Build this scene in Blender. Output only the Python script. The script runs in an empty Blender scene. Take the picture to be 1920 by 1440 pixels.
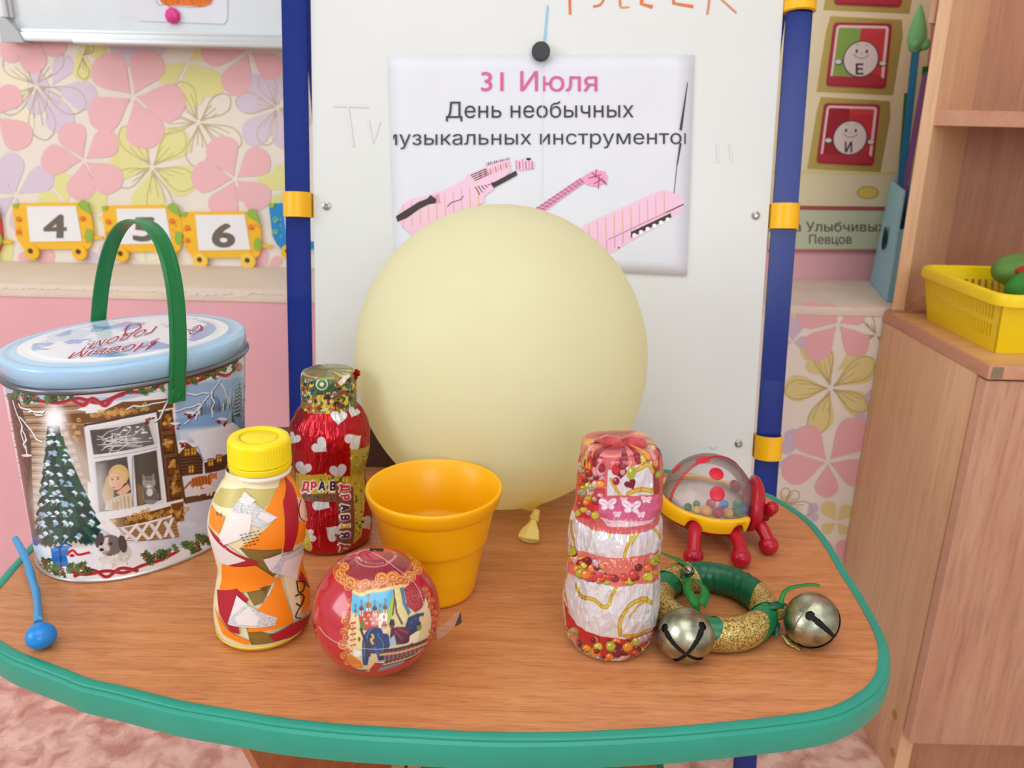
import bpy, bmesh, math, random
import numpy as np
from mathutils import Vector, Matrix, Euler
from mathutils.bvhtree import BVHTree
from mathutils.geometry import tessellate_polygon, delaunay_2d_cdt

random.seed(7)
rng = np.random.default_rng(7)
SC = bpy.context.scene
COL = SC.collection
PI = math.pi

# ------------------------------------------------------------------ camera
F, TH, ROLL = 1530.0, math.radians(18.2), 0.023
ZT = 0.467                    # table top
ZC = 0.802                    # lens height
cam_d = bpy.data.cameras.new('camera')
cam_d.sensor_fit = 'HORIZONTAL'; cam_d.sensor_width = 36.0
cam_d.lens = 36.0 * F / 1920.0
cam_d.clip_start = 0.02; cam_d.clip_end = 60
cam = bpy.data.objects.new('camera', cam_d); COL.objects.link(cam)
cam.matrix_world = (Matrix.Translation((0, 0, ZC)) @ Matrix.Rotation(PI / 2 - TH, 4, 'X')
                    @ Matrix.Rotation(ROLL, 4, 'Z'))
cam_d.dof.use_dof = True; cam_d.dof.focus_distance = 0.56; cam_d.dof.aperture_fstop = 11.0
SC.camera = cam

# ------------------------------------------------------------------ world, lights, exposure
SC.view_settings.view_transform = 'Standard'
SC.view_settings.look = 'None'
SC.view_settings.exposure = -0.06
SC.view_settings.gamma = 1.0
SC.view_settings.use_curve_mapping = False
SC.cycles.use_denoising = True
SC.cycles.max_bounces = 10
SC.cycles.transparent_max_bounces = 16
wd = bpy.data.worlds.new('sky'); SC.world = wd; wd.use_nodes = True
wd.node_tree.nodes['Background'].inputs[0].default_value = (0.80, 0.90, 1.0, 1)
wd.node_tree.nodes['Background'].inputs[1].default_value = 1.2

def area(name, loc, target, sx, sy, power, col=(1, 1, 1)):
    l = bpy.data.lights.new(name, 'AREA'); l.shape = 'RECTANGLE'; l.size = sx; l.size_y = sy
    l.energy = power; l.color = col
    o = bpy.data.objects.new(name, l); COL.objects.link(o); o.location = loc
    o.rotation_euler = (Vector(target) - Vector(loc)).to_track_quat('-Z', 'Y').to_euler()
    return o
RX0, RX1, RY0, RY1, RZ = -2.3, 2.1, -2.9, 1.28, 2.65      # room
area('window_light_left', (RX0 + 0.05, -0.75, 1.55), (0.0, -0.6, 1.45), 1.5, 1.35, 29, (0.93, 0.985, 1.0))
area('window_light_front', (0.75, RY0 + 0.05, 1.6), (0.65, 0.0, 1.2), 1.6, 1.3, 26, (0.93, 0.985, 1.0))
area('ceiling_fill', (-0.1, -0.6, RZ - 0.06), (-0.1, -0.6, 0), 2.2, 1.8, 25, (0.95, 0.985, 1.0))  # added soft fill in place of ceiling bounce, evens out the light

# ------------------------------------------------------------------ measuring helpers
CR, SR, CT, ST = math.cos(ROLL), math.sin(ROLL), math.cos(TH), math.sin(TH)
EYE = np.array([0, 0, ZC])
def ray(x, y):
    dx = (x - 960) / F; dy = (y - 720) / F
    u = dx * CR + dy * SR; v = -dx * SR + dy * CR
    return np.array([u, CT - ST * v, -ST - CT * v])
def onZ(x, y, z):
    d = ray(x, y); return EYE + d * (z - ZC) / d[2]
def onY(x, y, Y):
    d = ray(x, y); return EYE + d * Y / d[1]
def onX(x, y, X):
    d = ray(x, y); return EYE + d * X / d[0]
EK, EY0 = 0.165, 0.784
def onE(x, y, off=0.0):       # on the leaning easel board, off towards the viewer
    d = ray(x, y); s = (EY0 - off + EK * (ZC - ZT)) / (d[1] - EK * d[2]); return EYE + d * s
def eY(z): return EY0 + EK * (z - ZT)

# ------------------------------------------------------------------ materials
def lin(c):
    c = np.asarray(c, float) / 255.0
    return np.where(c <= 0.04045, c / 12.92, ((c + 0.055) / 1.055) ** 2.4)
MATS = {}
def mat(name, rgb, rough=0.5, metal=0.0, coat=0.0, trans=0.0, bump=0.0, bscale=200.0, var=0.0, vscale=20.0, sss=0.0, spec=0.5, ior=1.45, coatr=0.1):
    if name in MATS: return MATS[name]
    m = bpy.data.materials.new(name); m.use_nodes = True; nt = m.node_tree
    b = nt.nodes['Principled BSDF']
    c = tuple(lin(rgb)) + (1,)
    b.inputs['Base Color'].default_value = c
    b.inputs['Roughness'].default_value = rough; b.inputs['Metallic'].default_value = metal
    b.inputs['Coat Weight'].default_value = coat; b.inputs['Coat Roughness'].default_value = coatr
    b.inputs['Transmission Weight'].default_value = trans; b.inputs['IOR'].default_value = ior
    b.inputs['Specular IOR Level'].default_value = spec
    if sss:
        b.inputs['Subsurface Weight'].default_value = sss; b.inputs['Subsurface Scale'].default_value = 0.01
    tc = nt.nodes.new('ShaderNodeTexCoord')
    n = nt.nodes.new('ShaderNodeTexNoise'); n.inputs['Scale'].default_value = vscale; n.inputs['Detail'].default_value = 5
    nt.links.new(tc.outputs['Object'], n.inputs['Vector'])
    r = nt.nodes.new('ShaderNodeValToRGB')
    v = max(var, 0.02)
    r.color_ramp.elements[0].position = 0.3; r.color_ramp.elements[1].position = 0.7
    r.color_ramp.elements[0].color = tuple(x * (1 - v) for x in c[:3]) + (1,)
    r.color_ramp.elements[1].color = tuple(min(1, x * (1 + v)) for x in c[:3]) + (1,)
    nt.links.new(n.outputs['Fac'], r.inputs[0]); nt.links.new(r.outputs[0], b.inputs['Base Color'])
    if bump:
        n2 = nt.nodes.new('ShaderNodeTexNoise'); n2.inputs['Scale'].default_value = bscale; n2.inputs['Detail'].default_value = 4
        nt.links.new(tc.outputs['Object'], n2.inputs['Vector'])
        bp = nt.nodes.new('ShaderNodeBump'); bp.inputs['Strength'].default_value = bump; bp.inputs['Distance'].default_value = 0.001
        nt.links.new(n2.outputs['Fac'], bp.inputs['Height']); nt.links.new(bp.outputs[0], b.inputs['Normal'])
    MATS[name] = m
    return m

def wood(name, base, dark, scale=(3, 60, 60), rough=0.35, streak=0.55, coat=0.0, fine=6.0, spec=0.5):
    if name in MATS: return MATS[name]
    m = bpy.data.materials.new(name); m.use_nodes = True; nt = m.node_tree; b = nt.nodes['Principled BSDF']
    tc = nt.nodes.new('ShaderNodeTexCoord')
    def noise(sc, detail, dist=0.0):
        mp = nt.nodes.new('ShaderNodeMapping'); mp.inputs['Scale'].default_value = sc
        nt.links.new(tc.outputs['Object'], mp.inputs['Vector'])
        n = nt.nodes.new('ShaderNodeTexNoise'); n.inputs['Scale'].default_value = 1; n.inputs['Detail'].default_value = detail
        n.inputs['Distortion'].default_value = dist; n.inputs['Roughness'].default_value = 0.6
        nt.links.new(mp.outputs[0], n.inputs['Vector']); return n
    a = noise(scale, 6, 0.6); f = noise(tuple(s * fine for s in scale), 3)
    r = nt.nodes.new('ShaderNodeValToRGB'); e = r.color_ramp.elements
    e[0].position = 0.3; e[1].position = 0.68
    e[0].color = tuple(lin(dark)) + (1,); e[1].color = tuple(lin(base)) + (1,)
    nt.links.new(a.outputs['Fac'], r.inputs[0])
    r2 = nt.nodes.new('ShaderNodeValToRGB'); e = r2.color_ramp.elements
    e[0].position = 0.36; e[1].position = 0.5; e[0].color = (0.62, 0.55, 0.5, 1); e[1].color = (1, 1, 1, 1)
    nt.links.new(f.outputs['Fac'], r2.inputs[0])
    mx = nt.nodes.new('ShaderNodeMix'); mx.data_type = 'RGBA'; mx.blend_type = 'MULTIPLY'; mx.inputs[0].default_value = streak
    nt.links.new(r.outputs[0], mx.inputs[6]); nt.links.new(r2.outputs[0], mx.inputs[7])
    nt.links.new(mx.outputs[2], b.inputs['Base Color'])
    b.inputs['Roughness'].default_value = rough; b.inputs['Coat Weight'].default_value = coat; b.inputs['Specular IOR Level'].default_value = spec
    bp = nt.nodes.new('ShaderNodeBump'); bp.inputs['Strength'].default_value = 0.06; bp.inputs['Distance'].default_value = 0.0006
    nt.links.new(f.outputs['Fac'], bp.inputs['Height']); nt.links.new(bp.outputs[0], b.inputs['Normal'])
    MATS[name] = m
    return m

def vcol(name, rough=0.3, metal=0.0, coat=0.0, metal_attr=False, spec=0.5):
    if name in MATS: return MATS[name]
    m = bpy.data.materials.new(name); m.use_nodes = True; nt = m.node_tree; b = nt.nodes['Principled BSDF']
    a = nt.nodes.new('ShaderNodeAttribute'); a.attribute_name = 'Col'
    nt.links.new(a.outputs['Color'], b.inputs['Base Color'])
    b.inputs['Roughness'].default_value = rough; b.inputs['Metallic'].default_value = metal
    b.inputs['Coat Weight'].default_value = coat; b.inputs['Specular IOR Level'].default_value = spec
    if metal_attr:
        k = nt.nodes.new('ShaderNodeAttribute'); k.attribute_name = 'Met'
        nt.links.new(k.outputs['Fac'], b.inputs['Metallic'])
    MATS[name] = m
    return m

def clear(name, tint, alpha=0.12, rough=0.05, white=(255, 255, 255)):
    if name in MATS: return MATS[name]
    m = bpy.data.materials.new(name); m.use_nodes = True; nt = m.node_tree
    for n in list(nt.nodes): nt.nodes.remove(n)
    out = nt.nodes.new('ShaderNodeOutputMaterial'); t = nt.nodes.new('ShaderNodeBsdfTransparent')
    t.inputs[0].default_value = tuple(lin(tint)) + (1,)
    d = nt.nodes.new('ShaderNodeBsdfDiffuse'); d.inputs[0].default_value = tuple(lin(white)) + (1,)
    g = nt.nodes.new('ShaderNodeBsdfGlossy'); g.inputs['Roughness'].default_value = rough
    fr = nt.nodes.new('ShaderNodeFresnel'); fr.inputs[0].default_value = 1.3
    m1 = nt.nodes.new('ShaderNodeMixShader'); m1.inputs[0].default_value = alpha
    nt.links.new(t.outputs[0], m1.inputs[1]); nt.links.new(d.outputs[0], m1.inputs[2])
    m2 = nt.nodes.new('ShaderNodeMixShader'); nt.links.new(fr.outputs[0], m2.inputs[0])
    nt.links.new(m1.outputs[0], m2.inputs[1]); nt.links.new(g.outputs[0], m2.inputs[2])
    nt.links.new(m2.outputs[0], out.inputs[0])
    MATS[name] = m
    return m

# ------------------------------------------------------------------ object helpers
def tag(o, label=None, cat=None, group=None, kind=None):
    if label: o['label'] = label
    if cat: o['category'] = cat
    if group: o['group'] = group
    if kind: o['kind'] = kind
    return o
def thing(name, label, cat, loc=(0, 0, 0), group=None):
    o = bpy.data.objects.new(name, None); COL.objects.link(o); o.location = loc; o.empty_display_size = 0.02
    return tag(o, label, cat, group)
def world_loc(o):
    v = Vector(o.location)
    while o.parent: o = o.parent; v = v + Vector(o.location)
    return v
def link(name, me, m, parent=None, smooth=True, label=None, kind=None):
    """me is in world coordinates; the object's origin goes to its parent's"""
    if m is not None and not me.materials: me.materials.append(m)
    o = bpy.data.objects.new(name, me); COL.objects.link(o)
    if smooth:
        me.polygons.foreach_set('use_smooth', np.ones(len(me.polygons), bool))
        if smooth == 'auto': me.set_sharp_from_angle(angle=math.radians(38))
    else:
        me.polygons.foreach_set('use_smooth', np.zeros(len(me.polygons), bool))
    if parent is not None:
        o.parent = parent
        p = world_loc(parent)
        me.transform(Matrix.Translation(-p))
    else:
        co = np.empty(len(me.vertices) * 3, np.float32); me.vertices.foreach_get('co', co); co = co.reshape(-1, 3)
        c = Vector(((co[:, 0].min() + co[:, 0].max()) / 2, (co[:, 1].min() + co[:, 1].max()) / 2, co[:, 2].min()))
        me.transform(Matrix.Translation(-c)); o.location = c
    if label: o['label'] = label
    if kind: o['kind'] = kind
    return o
def obj(name, bm, m, parent=None, smooth='auto', label=None, kind=None):
    bmesh.ops.recalc_face_normals(bm, faces=bm.faces[:])
    me = bpy.data.meshes.new(name); bm.to_mesh(me); bm.free()
    return link(name, me, m, parent, smooth, label, kind)
def np_mesh(name, V, Fc):
    me = bpy.data.meshes.new(name)
    V = np.asarray(V, np.float32); Fc = np.asarray(Fc, np.int32)
    me.vertices.add(len(V)); me.vertices.foreach_set('co', V.ravel())
    k = Fc.shape[1]
    me.loops.add(Fc.size); me.loops.foreach_set('vertex_index', Fc.ravel())
    me.polygons.add(len(Fc)); me.polygons.foreach_set('loop_start', np.arange(len(Fc), dtype=np.int32) * k)
    me.update(calc_edges=True)
    return me

def add_box(bm, c, s, rz=0.0, bev=0.0, M=None):
    r = bmesh.ops.create_cube(bm, size=1.0)
    vs = r['verts']
    bmesh.ops.scale(bm, vec=s, verts=vs)
    if bev:
        es = list({e for v in vs for e in v.link_edges})
        rr = bmesh.ops.bevel(bm, geom=es, offset=bev, segments=2, profile=0.7, affect='EDGES')
        vs = list({v for f in rr['faces'] for v in f.verts} | {v for v in vs if v.is_valid})
    X = Matrix.Translation(c) @ Matrix.Rotation(rz, 4, 'Z') if M is None else M
    bmesh.ops.transform(bm, matrix=X, verts=vs)
    return vs
def box(c, s, rz=0.0, bev=0.0, M=None):
    bm = bmesh.new(); add_box(bm, c, s, rz, bev, M); return bm
def frame_for(d):
    d = Vector(d).normalized()
    up = Vector((0, 0, 1)) if abs(d.z) < 0.95 else Vector((0, 1, 0))
    x = d.cross(up).normalized(); y = x.cross(d).normalized()
    return x, y, d
def add_tube(bm, pts, rad, seg=16, caps=True):
    pts = [Vector(p) for p in pts]; n = len(pts)
    if not hasattr(rad, '__len__'): rad = [rad] * n
    rings = []; px = None
    for i, p in enumerate(pts):
        d = (pts[min(i + 1, n - 1)] - pts[max(i - 1, 0)])
        x, y, d = frame_for(d)
        if px is not None:
            x = (px - d * px.dot(d)).normalized(); y = d.cross(x)
        px = x
        rings.append([bm.verts.new(p + (x * math.cos(a) + y * math.sin(a)) * rad[i]) for a in [2 * PI * k / seg for k in range(seg)]])
    for a, b in zip(rings, rings[1:]):
        for k in range(seg): bm.faces.new((a[k], a[(k + 1) % seg], b[(k + 1) % seg], b[k]))
    if caps: bm.faces.new(rings[0][::-1]); bm.faces.new(rings[-1])
    return bm
def tube(pts, rad, seg=16, caps=True): return add_tube(bmesh.new(), pts, rad, seg, caps)
def spline(pts, n=8, closed=False):
    P = [np.asarray(p, float) for p in pts]; N = len(P); out = []
    rngi = range(N) if closed else range(N - 1)
    for i in rngi:
        if closed: a, b, c, d = P[i - 1], P[i], P[(i + 1) % N], P[(i + 2) % N]
        else: a, b, c, d = P[max(i - 1, 0)], P[i], P[i + 1], P[min(i + 2, N - 1)]
        for k in range(n):
            t = k / n
            out.append(0.5 * (2 * b + (c - a) * t + (2 * a - 5 * b + 4 * c - d) * t * t + (3 * b - a - 3 * c + d) * t ** 3))
    if not closed: out.append(P[-1])
    return out
def add_lathe(bm, prof, seg=48, M=None, cap0=True, cap1=True):
    rings = []
    for r, z in prof:
        rings.append([bm.verts.new((M or Matrix()) @ Vector((r * math.cos(a), r * math.sin(a), z))) for a in [2 * PI * k / seg for k in range(seg)]])
    for a, b in zip(rings, rings[1:]):
        for k in range(seg): bm.faces.new((a[k], a[(k + 1) % seg], b[(k + 1) % seg], b[k]))
    if cap0: bm.faces.new(rings[0][::-1])
    if cap1: bm.faces.new(rings[-1])
    return bm
def lathe(prof, seg=48, M=None, cap0=True, cap1=True): return add_lathe(bmesh.new(), prof, seg, M, cap0, cap1)
def axisM(origin, d):
    x, y, d = frame_for(d)
    M = Matrix((x, y, d)).transposed().to_4x4(); M.translation = origin
    return M
def add_ball(bm, c, r, seg=24, rings=16, M=None):
    q = bmesh.ops.create_uvsphere(bm, u_segments=seg, v_segments=rings, radius=1.0)
    rr = r if hasattr(r, '__len__') else (r, r, r)
    bmesh.ops.transform(bm, matrix=Matrix.Translation(c) @ (M or Matrix()) @ Matrix.Diagonal((*rr, 1)), verts=q['verts'])
    return bm
def ball(c, r, seg=24, rings=16, M=None): return add_ball(bmesh.new(), c, r, seg, rings, M)
def tess(poly):
    P = np.array([p[:2] for p in poly], float)
    T = [tuple(t) for t in tessellate_polygon([[Vector((p[0], p[1], 0)) for p in poly]])]
    w = np.sign(np.sum(P[:, 0] * np.roll(P[:, 1], -1) - np.roll(P[:, 0], -1) * P[:, 1]))
    out = []
    for a, b, c in T:                       # give every triangle the outline's own winding
        k = (P[b][0] - P[a][0]) * (P[c][1] - P[a][1]) - (P[b][1] - P[a][1]) * (P[c][0] - P[a][0])
        out.append((a, b, c) if k * w >= 0 else (a, c, b))
    return out
def add_prism(bm, pts3, back):
    """flat outline pts3 (3-D) extruded by vector back"""
    a = [bm.verts.new(p) for p in pts3]; b = [bm.verts.new(Vector(p) + Vector(back)) for p in pts3]
    n = len(a)
    bm.faces.new(a); bm.faces.new(b[::-1])
    for i in range(n): bm.faces.new((a[i], b[i], b[(i + 1) % n], a[(i + 1) % n]))
    return bm
def prism(pts3, back):
    bm = add_prism(bmesh.new(), pts3, back)
    bmesh.ops.triangulate(bm, faces=[f for f in bm.faces if len(f.verts) > 4]); return bm
def circ(cx, cy, rx, ry=None, n=24, rot=0.0):
    ry = rx if ry is None else ry
    out = []
    for k in range(n):
        a = 2 * PI * k / n; x = rx * math.cos(a); y = ry * math.sin(a)
        out.append((cx + x * math.cos(rot) - y * math.sin(rot), cy + x * math.sin(rot) + y * math.cos(rot)))
    return out

# text as 2-D triangles (baseline at 0, one em = 1)
def text_tris(s, bold=0.0, shear=0.0, spacing=1.0):
    """every contour of the lettering filled on its own (holes kept), thickened by strokes when bold"""
    cu = bpy.data.curves.new('t', 'FONT'); cu.body = s; cu.shear = shear; cu.space_character = spacing
    o = bpy.data.objects.new('t', cu); COL.objects.link(o)
    dg = bpy.context.evaluated_depsgraph_get(); ev = o.evaluated_get(dg); c = ev.to_curve(dg)
    loops = []
    for sp in c.splines:
        b = sp.bezier_points; n = len(b); P = []
        for i in range(n):
            p0, h0, h1, p1 = (np.array(q[:2]) for q in (b[i].co, b[i].handle_right, b[(i + 1) % n].handle_left, b[(i + 1) % n].co))
            st = abs(np.cross(h0 - p0, p1 - p0)) + abs(np.cross(h1 - p0, p1 - p0)) < 1e-6
            for t in ((0,) if st else (0, .25, .5, .75)):
                P.append((1 - t) ** 3 * p0 + 3 * t * (1 - t) ** 2 * h0 + 3 * t * t * (1 - t) * h1 + t ** 3 * p1)
        Q = [p for i, p in enumerate(P) if np.hypot(*(p - P[i - 1])) > 1e-5]
        if len(Q) > 2: loops.append([tuple(p) for p in Q])
    ev.to_curve_clear(); bpy.data.objects.remove(o); bpy.data.curves.remove(cu)
    if not loops: return []
    V2 = [Vector(p) for L in loops for p in L]; E2 = []; k = 0
    for L in loops: E2 += [(k + i, k + (i + 1) % len(L)) for i in range(len(L))]; k += len(L)
    rv, _, rf = delaunay_2d_cdt(V2, E2, [], 0, 1e-6)[:3]
    seg = np.array([(*L[i - 1], *L[i]) for L in loops for i in range(len(L))])
    T = []
    for f in rf:
        q = [(rv[i].x, rv[i].y) for i in f]; cx, cy = sum(p[0] for p in q) / 3, sum(p[1] for p in q) / 3
        x0, y0, x1, y1 = seg.T; side = (x1 - x0) * (cy - y0) - (cx - x0) * (y1 - y0)
        if np.sum((y0 <= cy) & (y1 > cy) & (side > 0)) - np.sum((y0 > cy) & (y1 <= cy) & (side < 0)): T.append(q)
    if bold:
        for L in loops: T += [q for q in stroke_polys(L + [L[0]], 2 * bold)]
    return T
def text_px(s, L, R, base, cap, bold=0.0, shear=0.0, slope=0.0, spacing=1.0):
    T = text_tris(s, bold, shear, spacing)
    xs = [p[0] for t in T for p in t]; x0, x1 = min(xs), max(xs)
    sx = (R - L) / (x1 - x0); sy = cap / 0.727
    return [[(L + (p[0] - x0) * sx, base - p[1] * sy + slope * (p[0] - x0) * sx) for p in t] for t in T]
def clip_x(poly, lo, hi):
    def half(P, f):
        out = []
        for i in range(len(P)):
            a, b = P[i], P[(i + 1) % len(P)]; fa, fb = f(a), f(b)
            if fa >= 0: out.append(a)
            if fa * fb < 0:
                t = fa / (fa - fb); out.append((a[0] + (b[0] - a[0]) * t, a[1] + (b[1] - a[1]) * t))
        return out
    return half(half(poly, lambda p: p[0] - lo), lambda p: hi - p[0])

def stroke_polys(pts, w, w1=None):
    """2-D ribbon along pts"""
    out = []; n = len(pts); w1 = w if w1 is None else w1
    L, Rr = [], []
    for i in range(n):
        a = np.array(pts[max(i - 1, 0)], float); b = np.array(pts[min(i + 1, n - 1)], float)
        d = b - a; d /= (np.hypot(*d) + 1e-9); q = np.array([-d[1], d[0]]); ww = (w + (w1 - w) * i / max(n - 1, 1)) / 2
        p = np.array(pts[i], float); L.append(p + q * ww); Rr.append(p - q * ww)
    for i in range(n - 1): out.append([tuple(L[i]), tuple(L[i + 1]), tuple(Rr[i + 1]), tuple(Rr[i])])
    return out

class Print:
    """flat ink shapes on a plane: mapped from measured points, one mesh with a colour per face"""
    def __init__(s, fn): s.fn = fn; s.V = []; s.T = []; s.C = []; s.k = 0
    def poly(s, pts, rgb, lay=1):
        if len(pts) < 3: return
        i0 = len(s.V); s.k = (s.k + 1) % 53; s.V += [s.fn(p[0], p[1], lay * 0.00012 + s.k * 0.0000022) for p in pts]   # no two shapes share a plane
        c = lin(rgb)
        tri = [(0, 1, 2)] if len(pts) == 3 else tess(pts)
        for t in tri: s.T.append([i0 + k for k in t]); s.C.append(c)
    def polys(s, L, rgb, lay=1):
        for p in L: s.poly(p, rgb, lay)
    def stroke(s, pts, w, rgb, lay=2, w1=None, smooth=0):
        if smooth: pts = spline(pts, smooth)
        s.polys(stroke_polys(pts, w, w1), rgb, lay)
    def build(s, name, parent=None, rough=0.6, label=None, kind=None, mname='printed_ink'):
        me = np_mesh(name, s.V, s.T)
        at = me.color_attributes.new('Col', 'FLOAT_COLOR', 'CORNER')
        C = np.ones((len(s.T), 3, 4), np.float32); C[:, :, :3] = np.array(s.C)[:, None, :]
        if len(me.polygons) == len(s.T): at.data.foreach_set('color', C.ravel())
        # face the viewer
        return link(name, me, vcol(mname, rough), parent, False, label, kind or 'stuff')

# ------------------------------------------------------------------ painted grids
def vnoise(W, H, fx, fy, seed=0, oct=4):
    r = np.random.default_rng(seed); out = np.zeros((H, W)); amp = 1; tot = 0
    for o in range(oct):
        nx, ny = max(2, int(fx * 2 ** o)), max(2, int(fy * 2 ** o))
        g = r.random((ny + 1, nx + 1)); g[:, -1] = g[:, 0]
        x = np.linspace(0, nx, W, endpoint=False); y = np.linspace(0, ny, H, endpoint=False)
        xi = x.astype(int); yi = y.astype(int); xf = x - xi; yf = y - yi
        xf = xf * xf * (3 - 2 * xf); yf = (yf * yf * (3 - 2 * yf))[:, None]
        a = g[yi][:, xi]; b = g[yi][:, xi + 1]; c = g[yi + 1][:, xi]; d = g[yi + 1][:, xi + 1]
        out += amp * ((a * (1 - xf) + b * xf) * (1 - yf) + (c * (1 - xf) + d * xf) * yf); tot += amp; amp *= 0.5
    return out / tot

class Canvas:
    def __init__(s, W, H, rgb):
        s.W, s.H = W, H; s.a = np.ones((H, W, 3)) * np.array(rgb, float); s.m = np.zeros((H, W))
    def _blend(s, x0, x1, y0, y1, al, col, met):
        col = np.asarray(col, float)
        if col.ndim == 3: col = col[y0:y1, x0:x1]
        s.a[y0:y1, x0:x1] += al[..., None] * (col - s.a[y0:y1, x0:x1])
        if met is not None: s.m[y0:y1, x0:x1] += al * (met - s.m[y0:y1, x0:x1])
    def _bb(s, P, pad):
        x0 = max(0, int(P[:, 0].min() - pad)); x1 = min(s.W, int(P[:, 0].max() + pad) + 2)
        y0 = max(0, int(P[:, 1].min() - pad)); y1 = min(s.H, int(P[:, 1].max() + pad) + 2)
        return x0, x1, y0, y1
    def poly(s, P, col, alpha=1.0, feather=1.0, met=None):
        P = np.asarray(P, float)
        if len(P) < 3: return
        x0, x1, y0, y1 = s._bb(P, feather)
        if x1 <= x0 or y1 <= y0: return
        X, Y = np.meshgrid(np.arange(x0, x1), np.arange(y0, y1))
        D = np.full(X.shape, 1e9); ins = np.zeros(X.shape, bool)
        for a, b in zip(P, np.roll(P, -1, 0)):
            d = b - a; L = d @ d + 1e-12
            t = np.clip(((X - a[0]) * d[0] + (Y - a[1]) * d[1]) / L, 0, 1)
            D = np.minimum(D, (X - a[0] - t * d[0]) ** 2 + (Y - a[1] - t * d[1]) ** 2)
            c = (a[1] > Y) != (b[1] > Y)
            ins ^= c & (X < (b[0] - a[0]) * (Y - a[1]) / (b[1] - a[1] + 1e-12) + a[0])
        sd = np.sqrt(D) * np.where(ins, 1, -1)
        s._blend(x0, x1, y0, y1, np.clip(sd / feather + 0.5, 0, 1) * alpha, col, met)
    def line(s, P, w, col, alpha=1.0, feather=1.0, met=None):
        P = np.asarray(P, float); x0, x1, y0, y1 = s._bb(P, w + feather)
        if x1 <= x0 or y1 <= y0: return
        X, Y = np.meshgrid(np.arange(x0, x1), np.arange(y0, y1)); D = np.full(X.shape, 1e9)
        for a, b in zip(P[:-1], P[1:]):
            d = b - a; L = d @ d + 1e-12
            t = np.clip(((X - a[0]) * d[0] + (Y - a[1]) * d[1]) / L, 0, 1)
            D = np.minimum(D, (X - a[0] - t * d[0]) ** 2 + (Y - a[1] - t * d[1]) ** 2)
        s._blend(x0, x1, y0, y1, np.clip((w / 2 - np.sqrt(D)) / feather + 0.5, 0, 1) * alpha, col, met)

class Surf:
    """closed grid surface pos(t, s); columns crowd on the side that is seen"""
    def __init__(s, pos, inv, tc, W, H, s0=0.0, s1=1.0, half=1.8, front=0.8):
        s.pos, s.inv, s.W, s.H, s.tc, s.half = pos, inv, W, H, tc, half
        nf = int(W * front); a = np.linspace(-half, half, nf, endpoint=False)
        b = np.linspace(half, 2 * PI - half, W - nf, endpoint=False)
        s.t = np.concatenate([a, b]); s.s = np.linspace(s0, s1, H)
        T, S = np.meshgrid(s.t[::6] + tc, s.s[::6] if (H - 1) % 6 == 0 else np.linspace(s0, s1, H // 6))
        V = pos(T, S).reshape(-1, 3); h, w = T.shape
        Fc = s.faces(w, h)
        s.bvh = BVHTree.FromPolygons([tuple(v) for v in V], [tuple(f) for f in Fc])
    def faces(s, w, h):
        i = np.arange(h - 1)[:, None] * w; j = np.arange(w)[None, :]; k = (j + 1) % w
        return np.stack([i + j, i + k, i + w + k, i + w + j], -1).reshape(-1, 4)
    def uv(s, x, y, c=None):
        for q in range(60):
            d = Vector(ray(x, y)).normalized()
            hit = s.bvh.ray_cast(Vector(EYE), d)[0]
            if hit is not None and abs((s.inv(np.array(hit))[0] - s.tc + PI) % (2 * PI) - PI) < s.half + .1: break   # only the side towards the viewer
            if c is None: return None
            x += (c[0] - x) * 0.03; y += (c[1] - y) * 0.03
        else: return None
        t, v = s.inv(np.array(hit))
        t = (t - s.tc + PI) % (2 * PI) - PI
        tt = np.where(s.t > PI, s.t - 2 * PI, s.t); o = np.argsort(tt)
        return (float(np.interp(t, tt[o], np.arange(s.W)[o])), float(np.interp(v, s.s, np.arange(s.H))))
    def mesh(s, name, canvas=None, disp=None):
        T, S = np.meshgrid(s.t + s.tc, s.s); V = s.pos(T, S)
        if disp is not None:
            du = np.roll(V, -1, 1) - np.roll(V, 1, 1); dv = np.gradient(V, axis=0)
            N = np.cross(du, dv); N /= np.linalg.norm(N, axis=-1, keepdims=True) + 1e-12
            V = V + N * disp[..., None]
        me = np_mesh(name, V.reshape(-1, 3), s.faces(s.W, s.H))
        if canvas is not None:
            C = np.ones((s.H, s.W, 4), np.float32); C[..., :3] = lin(np.clip(canvas.a, 0, 255))
            me.color_attributes.new('Col', 'FLOAT_COLOR', 'POINT').data.foreach_set('color', C.ravel())
            M = np.ones((s.H, s.W, 4), np.float32); M[..., :3] = canvas.m[..., None]
            me.color_attributes.new('Met', 'FLOAT_COLOR', 'POINT').data.foreach_set('color', M.ravel())
        return me
class Brush:
    """paints on a canvas in coordinates measured on the thing itself"""
    def __init__(s, surf, cv, tr, c): s.S, s.c, s.tr, s.ctr = surf, cv, tr, c
    def P(s, pts):
        out = []
        for p in pts:
            q = s.S.uv(*s.tr(p[0], p[1]), s.ctr)
            if q: out.append(q)
        return out
    def poly(s, pts, col, alpha=1, feather=1.2, met=None): s.c.poly(s.P(pts), col, alpha, feather, met)
    def line(s, pts, w, col, alpha=1, feather=1.2, met=None, smooth=0):
        if smooth: pts = spline(pts, smooth)
        q = s.P(pts)
        if len(q) > 1: s.c.line(q, w, col, alpha, feather, met)
    def ell(s, cx, cy, rx, ry, col, rot=0, alpha=1, feather=1.2, met=None, n=18): s.poly(circ(cx, cy, rx, ry, n, rot), col, alpha, feather, met)
    def text(s, T, col, met=None):
        for t in T: s.poly(t, col, met=met, feather=1.0)

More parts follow.
